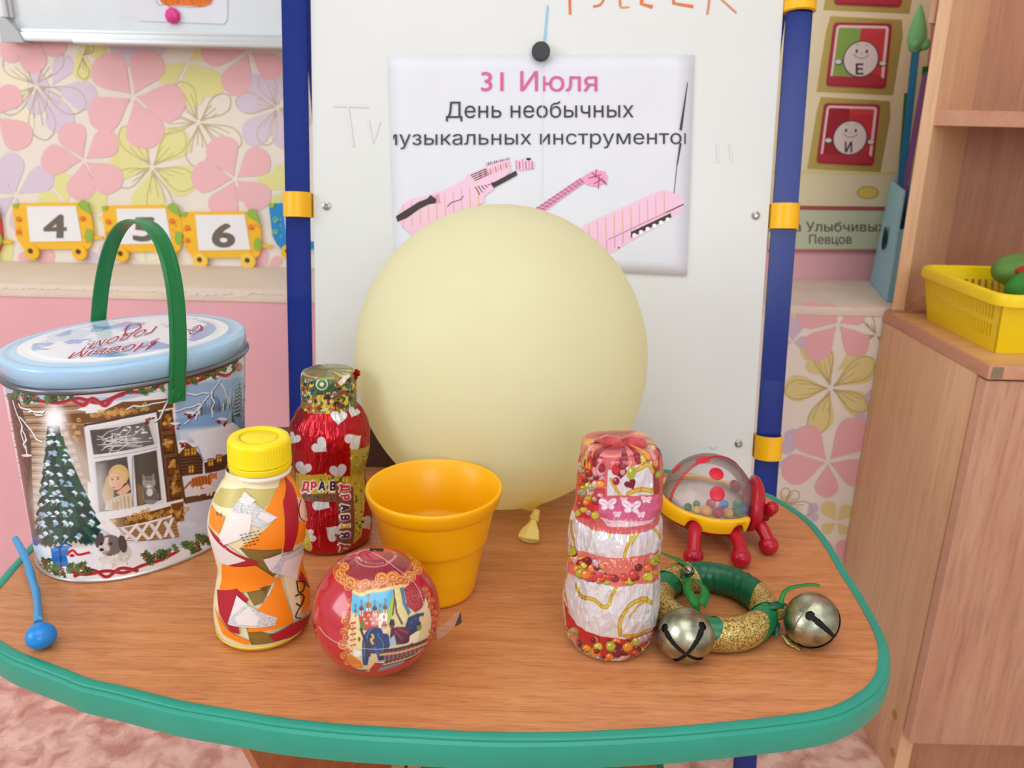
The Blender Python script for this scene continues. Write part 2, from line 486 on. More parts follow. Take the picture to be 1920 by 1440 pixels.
# ------------------------------------------------------------------ the room
def struct(name, bm, m, smooth=False):
    o = obj(name, bm, m, None, smooth); o['kind'] = 'structure'; return o
m_pink = mat('pink_paint', (234, 176, 182), 0.75, bump=0.25, bscale=120, var=0.03, vscale=9)
m_paper = mat('wallpaper_ground', (238, 228, 214), 0.7, bump=0.25, bscale=160, var=0.015)
m_white = mat('white_plaster', (228, 232, 234), 0.8, bump=0.1)
m_sill = mat('ledge_paint', (228, 212, 192), 0.6, bump=0.2, bscale=60, var=0.05, vscale=14)

def floor_material():
    m = bpy.data.materials.new('marbled_linoleum'); m.use_nodes = True; nt = m.node_tree; b = nt.nodes['Principled BSDF']
    tc = nt.nodes.new('ShaderNodeTexCoord')
    n = nt.nodes.new('ShaderNodeTexNoise'); n.inputs['Scale'].default_value = 30; n.inputs['Detail'].default_value = 10; n.inputs['Distortion'].default_value = 0.5
    nt.links.new(tc.outputs['Object'], n.inputs['Vector'])
    r = nt.nodes.new('ShaderNodeValToRGB'); e = r.color_ramp.elements
    e[0].position = 0.38; e[1].position = 0.60
    e[0].color = tuple(lin((198, 144, 128))) + (1,); e[1].color = tuple(lin((240, 204, 186))) + (1,)
    nt.links.new(n.outputs['Fac'], r.inputs[0])
    w = nt.nodes.new('ShaderNodeTexVoronoi'); w.feature = 'DISTANCE_TO_EDGE'; w.inputs['Scale'].default_value = 9
    mp = nt.nodes.new('ShaderNodeMix'); mp.data_type = 'RGBA'; mp.inputs[0].default_value = 0.25
    nt.links.new(tc.outputs['Object'], mp.inputs[6]); nt.links.new(n.outputs['Color'], mp.inputs[7])
    nt.links.new(mp.outputs[2], w.inputs['Vector'])
    r2 = nt.nodes.new('ShaderNodeValToRGB'); e = r2.color_ramp.elements
    e[0].position = 0.0; e[1].position = 0.012; e[0].color = (0.45, 0.36, 0.33, 1); e[1].color = (1, 1, 1, 1)
    nt.links.new(w.outputs['Distance'], r2.inputs[0])
    mx = nt.nodes.new('ShaderNodeMix'); mx.data_type = 'RGBA'; mx.blend_type = 'MULTIPLY'; mx.inputs[0].default_value = 0.8
    nt.links.new(r.outputs[0], mx.inputs[6]); nt.links.new(r2.outputs[0], mx.inputs[7]); nt.links.new(mx.outputs[2], b.inputs['Base Color'])
    b.inputs['Roughness'].default_value = 0.45
    return m
TW = 0.1
struct('floor', box(((RX0 + RX1) / 2, (RY0 + RY1) / 2, -0.05), (RX1 - RX0 + 2 * TW, RY1 - RY0 + 2 * TW, 0.1)), floor_material())
struct('ceiling', box(((RX0 + RX1) / 2, (RY0 + RY1) / 2, RZ + 0.05), (RX1 - RX0 + 2 * TW, RY1 - RY0 + 2 * TW, 0.1)), m_white)
bm = box(((RX0 + 0.02) / 2, RY1 + TW / 2, RZ / 2), (0.02 - RX0, TW, RZ))
wall_back = struct('wall_back', bm, m_paper)
bm = box(((RX1 + 0.02) / 2, RY1 + TW / 2, RZ / 2), (RX1 - 0.02, TW, RZ))
o = obj('pink_wall_paint', bm, m_pink, wall_back, False)
struct('wall_right', box((RX1 + TW / 2, (RY0 + RY1) / 2, RZ / 2), (TW, RY1 - RY0, RZ)), m_white)
def holed(axis, fixed, a0, a1, h0, h1, z0, z1):
    bm = bmesh.new()
    def bb(u0, u1, v0, v1):
        if axis == 'X': add_box(bm, (fixed, (u0 + u1) / 2, (v0 + v1) / 2), (TW, u1 - u0, v1 - v0))
        else: add_box(bm, ((u0 + u1) / 2, fixed, (v0 + v1) / 2), (u1 - u0, TW, v1 - v0))
    bb(a0, h0, 0, RZ); bb(h1, a1, 0, RZ); bb(h0, h1, 0, z0); bb(h0, h1, z1, RZ)
    return bm
struct('wall_left', holed('X', RX0 - TW / 2, RY0, RY1, -1.65, 0.15, 0.8, 2.3), m_white)
struct('wall_front', holed('Y', RY0 - TW / 2, RX0, RX1, -0.25, 1.75, 0.85, 2.35), m_white)
m_frame = mat('white_window_frame', (240, 240, 238), 0.4)
m_glass = clear('window_glass', (250, 252, 255), 0.02)
def window(name, axis, fixed, h0, h1, z0, z1):
    bm = bmesh.new(); w = 0.05
    def bb(u0, u1, v0, v1, t=0.06):
        if axis == 'X': add_box(bm, (fixed, (u0 + u1) / 2, (v0 + v1) / 2), (t, u1 - u0, v1 - v0))
        else: add_box(bm, ((u0 + u1) / 2, fixed, (v0 + v1) / 2), (u1 - u0, t, v1 - v0))
    bb(h0, h0 + w, z0, z1); bb(h1 - w, h1, z0, z1); bb(h0 + w, h1 - w, z0, z0 + w); bb(h0 + w, h1 - w, z1 - w, z1)
    c = (h0 + h1) / 2; bb(c - w / 2, c + w / 2, z0 + w, z1 - w)
    o = struct(name, bm, m_frame)
    for a, b in ((h0 + w, c - w / 2), (c + w / 2, h1 - w)):
        p = bmesh.new()
        if axis == 'X': add_box(p, (fixed, (a + b) / 2, (z0 + z1) / 2), (0.006, b - a, z1 - z0 - 2 * w))
        else: add_box(p, ((a + b) / 2, fixed, (z0 + z1) / 2), (b - a, 0.006, z1 - z0 - 2 * w))
        obj('pane', p, m_glass, o, False)
window('window_1', 'X', RX0 - TW / 2, -1.65, 0.15, 0.8, 2.3)
window('window_2', 'Y', RY0 - TW / 2, -0.25, 1.75, 0.85, 2.35)

# the deep ledge along the back wall: boxed-in lower wall with a sill board
LZ, LY = 0.567, 1.08
lw = struct('trim_1', box((RX0 / 2 + 0.01, (LY + RY1) / 2, (LZ - 0.012) / 2), (0.02 - RX0, RY1 - LY, LZ - 0.012)), m_pink)
obj('papered_panel', box(((RX1 + 0.02) / 2, (LY + RY1) / 2, (LZ - 0.012) / 2), (RX1 - 0.02, RY1 - LY, LZ - 0.012)), m_paper, lw, False)
bm = box(((RX0 + RX1) / 2, (LY + RY1) / 2 - 0.001, LZ - 0.006), (RX1 - RX0, RY1 - LY + 0.002, 0.012), bev=0.003)
obj('ledge_board', bm, m_sill, lw)
# torn paper edge under the ledge
pr = Print(lambda x, y, d: onY(x, y, LY - 0.0025 - d))
for (xa, xb, sy) in ((-60, 545, 0.028),):
    xs = np.arange(xa, xb, 5.0); up = []; dn = []
    for i, x in enumerate(xs):
        yb = 540 + 0.024 * x; j = random.uniform(-1.5, 3.0) + (5 if 350 < x < 470 and random.random() < .5 else 0)
        up.append((x, yb - 9)); dn.append((x, yb + j))
    pr.poly(up + dn[::-1], (232, 218, 200))
pr.build('torn_paper_edge', lw, 0.7)

# wallpaper flowers
PINK, LILAC, LIME, INK = (240, 186, 188), (221, 203, 218), (231, 225, 152), (203, 184, 132)
def petal(c, tip, w, blunt=0.25):
    c = np.array(c, float); t = np.array(tip, float); d = t - c; L = np.hypot(*d); d /= L; n = np.array([-d[1], d[0]])
    prof = [(0.08, .02), (.2, .11), (.38, .29), (.55, .44), (.72, .5), (.87, .38), (.96, .18), (1.0, .0), (.98, -.15), (.89, -.36), (.73, -.48), (.55, -.43), (.37, -.28), (.2, -.11), (.08, -.02)]
    return [tuple(p) for p in spline([c + d * L * a + n * b * w for a, b in prof], 3, True)]
def flower(pr, c, tips, rgb, tr, lay=1, wf=0.62, outline=None):
    c = tr(*c)
    for t in tips:
        t = tr(*t); L = math.hypot(t[0] - c[0], t[1] - c[1])
        pr.poly(petal(c, t, L * wf), rgb, lay)
def sketch(pr, c, tips, tr, rgb=INK, wf=0.5, lay=3, w=1.6):
    c = tr(*c)
    for t in tips:
        t = tr(*t); L = math.hypot(t[0] - c[0], t[1] - c[1]); P = petal(c, t, L * wf)
        pr.stroke(P + [P[0]], w, rgb, lay)
        d = np.array([t[0] - c[0], t[1] - c[1]]) / L; n = np.array([-d[1], d[0]])
        for k in (-.12, 0, .13):
            a = np.array(c) + d * L * .12; b = np.array(c) + d * L * random.uniform(.45, .75) + n * L * k
            pr.stroke([a, (a + b) / 2 + n * L * k * .3, b], w * .8, rgb, lay)
W6 = lambda x, y: (x / 3.4286, y / 3.4286)
pw = Print(lambda x, y, d: onY(x, y, RY1 - 0.0004 - d))
flower(pw, (210, 640), [(20, 430), (110, 880)], (244, 232, 205), W6)
flower(pw, (975, 1075), [(790, 820), (1190, 840), (1260, 1200), (940, 1390), (700, 1060)], LIME, W6, 1, .68)
flower(pw, (1210, 395), [(1425, 600), (1020, 520), (1330, 330), (1240, 690)], LIME, W6, 1, .6)
flower(pw, (500, 300), [(545, 520), (680, 330)], LIME, W6, 1, .6)
flower(pw, (430, 1330), [(250, 1260), (400, 1110), (690, 1270)], LIME, W6, 1, .6)
flower(pw, (1830, 1230), [(1660, 1130), (1790, 1060), (1750, 1320)], LIME, W6, 1, .6)
flower(pw, (330, 560), [(440, 360), (625, 640), (410, 860), (190, 720), (200, 480)], LILAC, W6, 2, .62)
flower(pw, (100, 1255), [(60, 980), (340, 1100), (-90, 1130), (150, 1500), (-100, 1400)], LILAC, W6, 2, .6)
flower(pw, (1785, 690), [(1520, 640), (1580, 920), (1560, 500), (1790, 460), (1990, 700), (1850, 960)], LILAC, W6, 2, .6)
flower(pw, (630, 180), [(1060, 330), (900, 420)], LILAC, W6, 2, .4)
flower(pw, (855, 620), [(622, 375), (990, 330), (1190, 680), (970, 950), (580, 790)], PINK, W6, 4, .74)
flower(pw, (540, 1030), [(425, 795), (745, 870), (770, 1210), (510, 1290), (262, 1030)], PINK, W6, 4, .72)
flower(pw, (1510, 1150), [(1385, 885), (1720, 985), (1720, 1320), (1400, 1400), (1228, 1130)], PINK, W6, 4, .74)
flower(pw, (-30, 745), [(110, 560), (185, 930), (-200, 700)], PINK, W6, 4, .74)
flower(pw, (215, 200), [(215, 470), (10, 370), (420, 330)], PINK, W6, 4, .66)
flower(pw, (1600, 330), [(1480, 610), (1810, 480), (1290, 330)], PINK, W6, 4, .66)
sketch(pw, (975, 1075), [(790, 815), (1180, 850), (1250, 1190), (1050, 1400), (750, 1180)], W6)
sketch(pw, (1275, 785), [(1145, 530), (1475, 620), (1545, 935), (1260, 1075), (1000, 800)], W6)
sketch(pw, (230, 550), [(30, 370), (390, 330), (550, 690), (290, 900), (20, 720)], W6, (196, 178, 150))
sketch(pw, (1780, 690), [(1515, 650), (1690, 480), (1690, 930), (1990, 800)], W6, (205, 188, 160))
sketch(pw, (530, 360), [(600, 300), (540, 510)], W6, (190, 172, 120))
pw.build('printed_flowers', wall_back, 0.75, kind='stuff')
# the lower band of the same paper, just above the ledge
pw = Print(lambda x, y, d: onY(x, y, RY1 - 0.0004 - d))
W4 = lambda x, y: (x / 3.2, 340 + y / 3.2)
flower(pw, (60, 530), [(260, 440), (-40, 420), (20, 330)], LIME, W4, 1, .5)
flower(pw, (200, 520), [(320, 420), (120, 430)], PINK, W4, 2, .6)
flower(pw, (620, 520), [(520, 430), (700, 420), (640, 360)], LILAC, W4, 2, .55)
flower(pw, (880, 500), [(800, 380), (960, 400)], (240, 236, 200), W4, 1, .6)
flower(pw, (1340, 90), [(1310, 230), (1420, 190), (1500, 60)], PINK, W4, 2, .6)
flower(pw, (1600, 520), [(1560, 400), (1690, 460), (1480, 470)], PINK, W4, 2, .6)
flower(pw, (560, 210), [(620, 90), (680, 240), (560, 330)], LIME, W4, 1, .5)
pw.build('printed_flowers', wall_back, 0.75, kind='stuff')
# floral paper on the lower wall right of the easel
R2 = lambda x, y: (1400 + x / 2.881, 420 + y / 2.881)
pw = Print(lambda x, y, d: onY(x, y, LY - 0.0004 - d))
PK2, LI2, LM2, IN2 = (235, 176, 178), (212, 188, 205), (224, 208, 142), (190, 165, 110)
flower(pw, (480, 800), [(320, 760), (640, 680), (300, 640)], LM2, R2, 1, .5)
flower(pw, (455, 885), [(385, 650), (690, 740), (660, 1005), (380, 1120), (195, 890)], LM2, R2, 1, .56)
flower(pw, (250, 640), [(330, 640), (150, 640), (250, 500)], LI2, R2, 2, .9)
flower(pw, (230, 1250), [(270, 1110), (180, 1180), (200, 1330)], LI2, R2, 2, .8)
flower(pw, (560, 1080), [(640, 1030), (600, 1190)], LI2, R2, 2, .6)
flower(pw, (495, 540), [(275, 470), (420, 430), (640, 470), (640, 700), (330, 720)], PK2, R2, 4, .66)
flower(pw, (440, 1285), [(280, 1105), (640, 1070), (650, 1370), (430, 1480), (190, 1345)], PK2, R2, 4, .66)
flower(pw, (780, 900), [(640, 960), (700, 1080)], LI2, R2, 2, .6)
sketch(pw, (455, 885), [(390, 640), (690, 735), (650, 1000), (360, 1140), (205, 900)], R2, IN2, .42)
sketch(pw, (700, 600), [(560, 640), (640, 480), (800, 700)], R2, IN2, .4)
R3b = lambda x, y: (1400 + x / 2.667, 900 + y / 2.667)
flower(pw, (300, 180), [(350, 120), (270, 210), (360, 190)], LI2, R3b, 2, .7)
flower(pw, (450, 210), [(390, 110), (520, 130), (500, 270), (380, 260)], LM2, R3b, 1, .7)
flower(pw, (460, 420), [(350, 310), (490, 300), (380, 480), (560, 480)], PK2, R3b, 4, .6)
flower(pw, (200, 160), [(150, 60), (280, 150)], (232, 214, 190), R3b, 1, .6)
sketch(pw, (180, 130), [(260, 60), (330, 150), (200, 40), (60, 140)], R3b, IN2, .5)
pw.build('printed_flowers', lw, 0.75, kind='stuff')

# ------------------------------------------------------------------ table
m_table = wood('beech_laminate', (216, 146, 92), (192, 120, 72), (13, 150, 150), 0.3, 0.5, 0.0, 5.0, 0.5)
m_edge = mat('green_edging', (40, 152, 128), 0.35, var=0.05, vscale=18, bump=0.1, bscale=150)
px_out = [(0, 1204), (32, 1223), (64, 1236), (102, 1250), (137, 1263), (166, 1275), (224, 1288), (288, 1304), (351, 1319), (447, 1335), (532, 1349), (645, 1361), (757, 1368), (898, 1375), (1011, 1376), (1123, 1373), (1264, 1365), (1376, 1355), (1475, 1344), (1542, 1333), (1587, 1316), (1625, 1290), (1644, 1264), (1649, 1237), (1648, 1211), (1640, 1185), (1625, 1155), (1602, 1114), (1580, 1080), (1550, 1029), (1520, 988), (1490, 962), (1456, 941), (1430, 928), (1340, 902), (1240, 884)]
out2 = [tuple(onZ(x, y, ZT)[:2]) for x, y in px_out]
out2 += [(0.08, .7585), (-0.05, .762), (-0.18, .761), (-0.26, .752), (-0.325, .722), (-0.363, .67), (-0.378, .61)]
out2 += [tuple(onZ(x, y, ZT)[:2]) for x, y in ((38, 1057), (0, 1101))] + [(-0.372, .495), (-0.358, .47)]
outline = np.array(spline(out2, 4, True))
def offset(P, d):
    t = np.roll(P, -1, 0) - np.roll(P, 1, 0); t /= np.linalg.norm(t, axis=1, keepdims=True)
    return P + np.stack([t[:, 1], -t[:, 0]], 1) * d
table = thing('play_table', 'low wooden table with a wavy outline and a thick green plastic edge, holding the toys', 'table', (-0.05, 0.57, 0))
bm = bmesh.new()
tp = [bm.verts.new((x, y, ZT)) for x, y in outline]; bt = [bm.verts.new((x, y, ZT - 0.02)) for x, y in outline]
n = len(tp)
bmesh.ops.triangulate(bm, faces=[bm.faces.new(tp), bm.faces.new(bt[::-1])])
for i in range(n): bm.faces.new((tp[i], bt[i], bt[(i + 1) % n], tp[(i + 1) % n]))
obj('tabletop', bm, m_table, table)
bm = bmesh.new(); rings = []
for d, z in ((-0.0012, -0.004), (-0.0008, 0.0007), (0.001, 0.0013), (0.0046, 0.0010), (0.0052, 0.0005), (0.0054, -0.0004), (0.0050, -0.0014), (0.0058, -0.0019), (0.0070, -0.0029), (0.0076, -0.006), (0.0076, -0.015), (0.0066, -0.0192), (0.004, -0.0212), (-0.0012, -0.0212)):
    rings.append([bm.verts.new((x, y, ZT + z)) for x, y in offset(outline, d)])
for a, b in zip(rings, rings[1:]):
    for i in range(n): bm.faces.new((a[i], b[i], b[(i + 1) % n], a[(i + 1) % n]))
obj('edge_band', bm, m_edge, table)
m_metal = mat('bare_steel', (170, 168, 165), 0.3, 1.0)
m_dark = mat('dark_steel', (60, 55, 50), 0.4, 0.8)
q = onZ(155, 1313, ZT - 0.015)
obj('screw', lathe([(0.0, 0), (0.0030, 0), (0.0026, 0.0012), (0.0009, 0.0014), (0.0007, 0.0008)], 16, axisM(q + np.array([0.0006, -0.0004, 0]), (-0.35, -0.93, 0.1)), False), m_dark, table)
m_blueleg = mat('blue_enamel_leg', (36, 52, 128), 0.3)
for x, y in ((-0.165, .692), (0.115, .692), (-0.10, .692), (0.04, .692)):
    obj('leg', tube([(x, y, ZT - 0.021), (x, y, 0.0)], 0.012), m_metal, table)

# ------------------------------------------------------------------ the low bench under the table
m_bench = wood('orange_beech_veneer', (196, 122, 74), (170, 92, 50), (60, 5, 60), 0.4, 0.4)
m_chip = mat('raw_chipboard', (214, 184, 128), 0.9, bump=0.8, bscale=900, var=0.35, vscale=700)
bench = thing('low_bench', 'orange-brown wooden bench pushed under the front of the table, mostly hidden', 'bench', (-0.02, 0.62, 0))
BZ = 0.26
A = onZ(465, 1402, BZ); B = onZ(486, 1440, BZ); d = (B - A) / np.linalg.norm(B - A)
L0 = A - d * 0.09; L1 = B + d * 0.035
sx = onZ(763, 1432, BZ)[0]; e0 = onZ(1232, 1440, BZ)
y0, y1 = L0[1], L1[1]
xl = [L0[0], L1[0]]
obj('seat_board', prism([(xl[1], y1, BZ), (sx - 0.0012, y1, BZ), (sx - 0.0012, y0, BZ), (xl[0], y0, BZ)], (0, 0, -0.018)), m_bench, bench)
rr = [(sx + 0.0012, y1, BZ), (e0[0] - 0.03, y1, BZ)] + [(e0[0] - 0.03 + 0.03 * math.sin(a), y1 + 0.03 - 0.03 * math.cos(a), BZ) for a in np.linspace(0.15, PI / 2, 8)] + [(e0[0], y0, BZ), (sx + 0.0012, y0, BZ)]
obj('seat_board', prism(rr, (0, 0, -0.018)), m_bench, bench)
for k in (-1, 1):
    obj('chipboard_edge', box((sx + k * (0.0012 + 0.0058), y1 + 0.018, BZ + 0.0012), (0.0112, 0.05, 0.0024), bev=0.0006), m_chip, bench, label='raw chipboard edge strip beside the seam')
bm = bmesh.new()
add_tube(bm, [(e0[0] + 0.002, y0, BZ - 0.007), (e0[0] + 0.002, y1 + 0.03, BZ - 0.007)] + [(e0[0] - 0.03 + 0.032 * math.sin(a), y1 + 0.03 - 0.032 * math.cos(a), BZ - 0.007) for a in np.linspace(PI / 2 - .1, 0.1, 7)], 0.006, 10)
obj('green_trim', bm, m_edge, bench, label='green plastic trim round the bench end')
for x in (-0.17, 0.10):
    obj('leg', box((x, 0.61, (BZ - 0.018) / 2), (0.03, 0.10, BZ - 0.018), bev=0.003), m_bench, bench)

# ------------------------------------------------------------------ easel
m_blue = mat('blue_enamel', (22, 46, 128), 0.2, spec=0.4)
m_clip = mat('yellow_plastic', (250, 186, 14), 0.35, sss=0.0)
m_board = mat('whiteboard_enamel', (222, 223, 219), 0.3, var=0.012, vscale=8)
easel = thing('easel', 'white magnetic easel board on blue tube legs with yellow plastic clips', 'easel', (0.025, 0.8, 0))
EXL, EXR, EZT = -0.217, 0.267, 1.10
def epos(x, z, off=0.0): return Vector((x, eY(z) - off * 0.9866, z + off * 0.163))
for x in (EXL, EXR):
    obj('front_leg', tube([epos(x, 0.0), epos(x, EZT)], 0.0124, 20), m_blue, easel)
    obj('rear_leg', tube([Vector((x, 1.045, 0.0)), Vector((x, eY(EZT) + 0.03, EZT))], 0.0124, 16), m_blue, easel)
eM = Matrix.Rotation(-math.atan(EK), 4, 'X')
def ebox(x, z, s, off=0.0, bev=0.001): return box((0, 0, 0), s, bev=bev, M=Matrix.Translation(epos(x, z, off)) @ eM)
bz0, bz1 = 0.36, 1.06
obj('board', ebox((EXL + EXR) / 2, (bz0 + bz1) / 2, (EXR - EXL - 0.031, 0.008, (bz1 - bz0) / 0.9866), -0.004), m_board, easel)
def clip_part(px, py0, py1, x):
    za = onE(px, py0)[2]; zb = onE(px, py1)[2]; c = epos(x, (za + zb) / 2)
    bm = lathe([(0.0128, -(za - zb) / 2), (0.0141, -(za - zb) / 2 + 0.0004), (0.0141, (za - zb) / 2 - 0.0004), (0.0128, (za - zb) / 2)], 28, Matrix.Translation(c) @ eM, False, False)
    s = 1 if x < 0 else -1
    add_box(bm, (0, 0, 0), (0.012, 0.006, (za - zb) * 0.96), bev=0.0008, M=Matrix.Translation(epos(x + s * 0.014, (za + zb) / 2, -0.010)) @ eM)
    obj('clip', bm, m_clip, easel)
for t in ((555, 360, 408, EXL), (562, 797, 842, EXL), (1474, 381, 430, EXR), (1438, 815, 860, EXR)): clip_part(*t)
for x, z in ((EXL, 1.0), (EXR, onE(1500, 8)[2] + 0.018)):
    bm = lathe([(0.0125, -0.026), (0.0152, -0.025), (0.0152, 0.025), (0.0125, 0.026)], 24, Matrix.Translation(epos(x, z)) @ eM, False, False)
    o = obj('corner_joint', bm, m_clip, easel)
    obj('screw', lathe([(0, 0), (0.003, 0), (0.0026, 0.001), (0.0008, 0.0011), (0.0006, 0.0004)], 14, axisM(epos(x - 0.002, z - 0.006, 0.0150), (0, -1, .165)), False), m_dark, o)
for px, py in ((612, 386), (1417, 404), (1385, 832), (590, 815)):
    p = onE(px, py, 0.0002); o = obj('rivet', lathe([(0.0, 0), (0.0042, 0), (0.0040, 0.001), (0.0022, 0.0016), (0.0018, 0.0006), (0.0, 0.0005)], 20, axisM(p, (0, -1, .165)), False, False), m_metal, easel)
obj('cross_bar', tube([epos(EXL, EZT), epos(EXR, EZT)], 0.0124), m_blue, easel)
obj('cross_bar', tube([epos(EXL, 0.10), epos(EXR, 0.10)], 0.010), m_blue, easel)
pr = Print(lambda x, y, d: onE(x, y, 0.0003 + d))
OR = (222, 120, 62)
pr.stroke([(1067, -40), (1069, 27)], 5, OR); pr.stroke([(1131, -40), (1133, -8), (1126, 8), (1112, 12)], 4, OR, smooth=4)
pr.stroke([(1160, -40), (1163, 12)], 4, OR); pr.stroke([(1163, 14), (1180, 13)], 3, (226, 150, 96))
pr.stroke([(1205, -40), (1203, 7), (1224, 13)], 7, OR); pr.stroke([(1262, -40), (1263, 6), (1300, 12)], 6, OR)
pr.stroke([(1332, -30), (1329, 10), (1326, 27)], 4, (214, 140, 92)); pr.stroke([(1332, -10), (1350, -4), (1381, 24)], 3.4, (214, 140, 92))
pr.stroke([(1027, 10), (1024, 45), (1021, 80)], 4, (150, 200, 226), w1=5)
for P in ([(625, 198), (690, 200)], [(652, 200), (662, 275)], [(690, 225), (700, 270), (712, 228)]): pr.stroke(P, 4, (220, 220, 217))
for P in ([(1345, 270), (1346, 305)], [(1368, 268), (1372, 305)]): pr.stroke(P, 4, (222, 222, 219))
pr.stroke([(1330, 838), (1338, 843), (1345, 838)], 2.5, (205, 204, 200))
pr.build('marker_writing', easel, 0.5, label='faint orange and blue marker strokes on the board')

# ------------------------------------------------------------------ the printed A4 sheet and its magnet
m_sheet = mat('white_paper', (224, 225, 231), 0.7, var=0.01)
cor = [onE(727, 105, 0.001), onE(1302, 103, 0.0012), onE(1288, 517, 0.0022), onE(740, 490, 0.0012)]
bm = bmesh.new(); N = 16; g = []
for j in range(N + 1):
    row = []
    for i in range(N + 1):
        u, v = i / N, j / N
        p = (cor[0] * (1 - u) + cor[1] * u) * (1 - v) + (cor[3] * (1 - u) + cor[2] * u) * v
        p = p + np.array([0, -1, .165]) * (0.0002 * math.sin(u * 3))
        row.append(bm.verts.new(p))
    g.append(row)
for j in range(N):
    for i in range(N): bm.faces.new((g[j][i], g[j + 1][i], g[j + 1][i + 1], g[j][i + 1]))
sheet = obj('printed_sheet', bm, m_sheet, None, True)
sm = sheet.modifiers.new('thickness', 'SOLIDIFY'); sm.thickness = 0.0003
tag(sheet, 'white printed sheet headed 31 Июля, held on the easel board by a black magnet', 'poster')
S5 = lambda x, y: (700 + x / 2.88, 60 + y / 2.88)
def prsheet(x, y, d):
    return onE(x, y, 0.0024 + d)
pr = Print(prsheet)
DK = (62, 58, 62)
pr.polys(text_px('31 Июля', 902, 1120, 170, 37, 0.004, slope=0.004), (214, 96, 158))
pr.polys(text_px('День необычных', 836, 1188, 221, 30.5, 0.0, slope=-0.003), DK)
for t in text_px('музыкальных инструментов', 718, 1302, 272, 27, 0.0, slope=-0.004):
    c = clip_x(t, 737, 1286)
    if len(c) >= 3: pr.poly(c, DK)
def S(L): return [S5(*p) for p in L]
PKI, PKD, ORL, BK = (240, 196, 218), (224, 128, 176), (226, 178, 112), (62, 52, 56)
# keyed fiddle
pr.poly(S([(120, 1000), (160, 930), (200, 905), (290, 885), (380, 855), (490, 800), (560, 860), (600, 880), (600, 920), (500, 965), (430, 975), (330, 1025), (250, 1095), (215, 1100), (165, 1060)]), PKI, 1)
pr.poly(S([(490, 800), (510, 770), (640, 715), (735, 685), (745, 745), (640, 860), (590, 890), (540, 850)]), PKI, 1)
pr.poly(S([(765, 700), (820, 678), (870, 700), (870, 735), (800, 750), (770, 740)]), PKI, 1)
for x in range(160, 600, 45):
    t = (x - 160) / 440; pr.stroke(S([(x, 930 - 110 * t), (x + 4, 1060 - 130 * t)]), 1.4, ORL, 2)
pr.poly(S([(122, 995), (240, 920), (290, 900), (310, 880), (345, 905), (335, 925), (300, 930), (250, 955), (180, 1005), (130, 1025)]), BK, 3)
pr.poly(S([(635, 820), (770, 748), (778, 772), (650, 842)]), BK, 3)
for k in range(4): pr.stroke(S([(525 + k * 8, 775 + k * 9), (610 + k * 6, 738 + k * 9)]), 1.6, BK, 3)
for k in range(6): pr.stroke(S([(550 + k * 17, 835 - k * 3), (575 + k * 14, 880 - k * 14)]), 1.5, BK, 3)
for k in range(13): pr.stroke(S([(560 + k * 14, 765 - k * 5.5), (566 + k * 14, 795 - k * 5.5)]), 1.5, (176, 84, 110) if k % 2 else ORL, 4)
for k in range(12): pr.stroke(S([(610 + k * 11, 722 - k * 3), (612 + k * 11, 705 - k * 2.4)]), 1.6, BK if k % 3 else PKD, 4)
for k in range(6): pr.stroke(S([(772 + k * 17, 690 + (k % 2) * 8), (774 + k * 17, 742)]), 1.6, (168, 90, 70) if k % 2 else PKD, 4)
pr.poly(S(circ(838, 686, 13, 7, 12)), BK, 4); pr.stroke(S([(400, 945), (420, 922), (470, 905), (485, 885)]), 1.4, BK, 3, smooth=4)
for k in range(3): pr.stroke(S([(335 + k * 8, 880 - k * 3), (345 + k * 8, 925)]), 1.3, PKD, 3)
# lute neck
pr.poly(S([(855, 965), (1110, 790), (1140, 815), (920, 975)]), PKI, 1)
pr.poly(S([(1110, 800), (1150, 770), (1195, 745), (1250, 752), (1268, 790), (1255, 815), (1200, 835), (1160, 828)]), (236, 160, 196), 2)
for k in range(13):
    a = k / 12; pr.stroke(S([(860 + 255 * a, 960 - 170 * a), (915 + 220 * a, 972 - 160 * a)]), 1.6, (150, 74, 100), 3)
for k in range(4): pr.stroke(S([(865 + 14 * k, 966 + 2 * k), (1115 + 7 * k, 795 + 6 * k)]), 1.6, PKD if k % 2 else (190, 90, 130), 4)
for P in ([(1180, 760), (1250, 815)], [(1205, 742), (1200, 790)], [(1240, 800), (1262, 825)], [(1220, 780), (1215, 845)], [(1160, 790), (1230, 770)], [(1190, 820), (1240, 790)]): pr.stroke(S(P), 1.8, (170, 60, 110), 4)
# box instrument with a long rod
pr.poly(S([(1130, 1050), (1140, 1040), (1520, 868), (1575, 852), (1640, 872), (1676, 900), (1672, 960), (1610, 1000), (1280, 1200), (1255, 1202), (1180, 1135), (1130, 1100)]), PKI, 1)
for k in range(10):
    x = 1165 + k * 45; pr.stroke(S([(x, 1040 - k * 19), (x + 2, 1150 - k * 18)]), 1.4, ORL, 2)
for k in range(4):
    x = 1260 + k * 44; pr.stroke(S([(x, 1120 - k * 18), (x, 1190 - k * 24)]), 1.4, PKD, 2)
pr.stroke(S([(1270, 1120), (1676, 930)]), 1.8, (206, 130, 160), 2); pr.stroke(S([(1580, 975), (1676, 930)]), 2, BK, 3)
pr.poly(S([(1390, 1080), (1605, 978), (1610, 1000), (1390, 1110)]), BK, 3)
for k in range(6): pr.poly(S(circ(1410 + k * 36, 1098 - k * 17, 12, 12, 12)), (250, 246, 250), 4)
for p in ((1140, 1095), (1238, 1168), (1325, 1165)): pr.poly(S(circ(*p, 5, 5, 8)), BK, 3)
pr.stroke(S([(1698, 270), (1660, 530)]), 1.2, DK, 2, w1=5); pr.stroke(S([(1660, 600), (1640, 720)]), 4, DK, 2, w1=2); pr.stroke(S([(1640, 720), (1624, 870)]), 1.3, DK, 2)
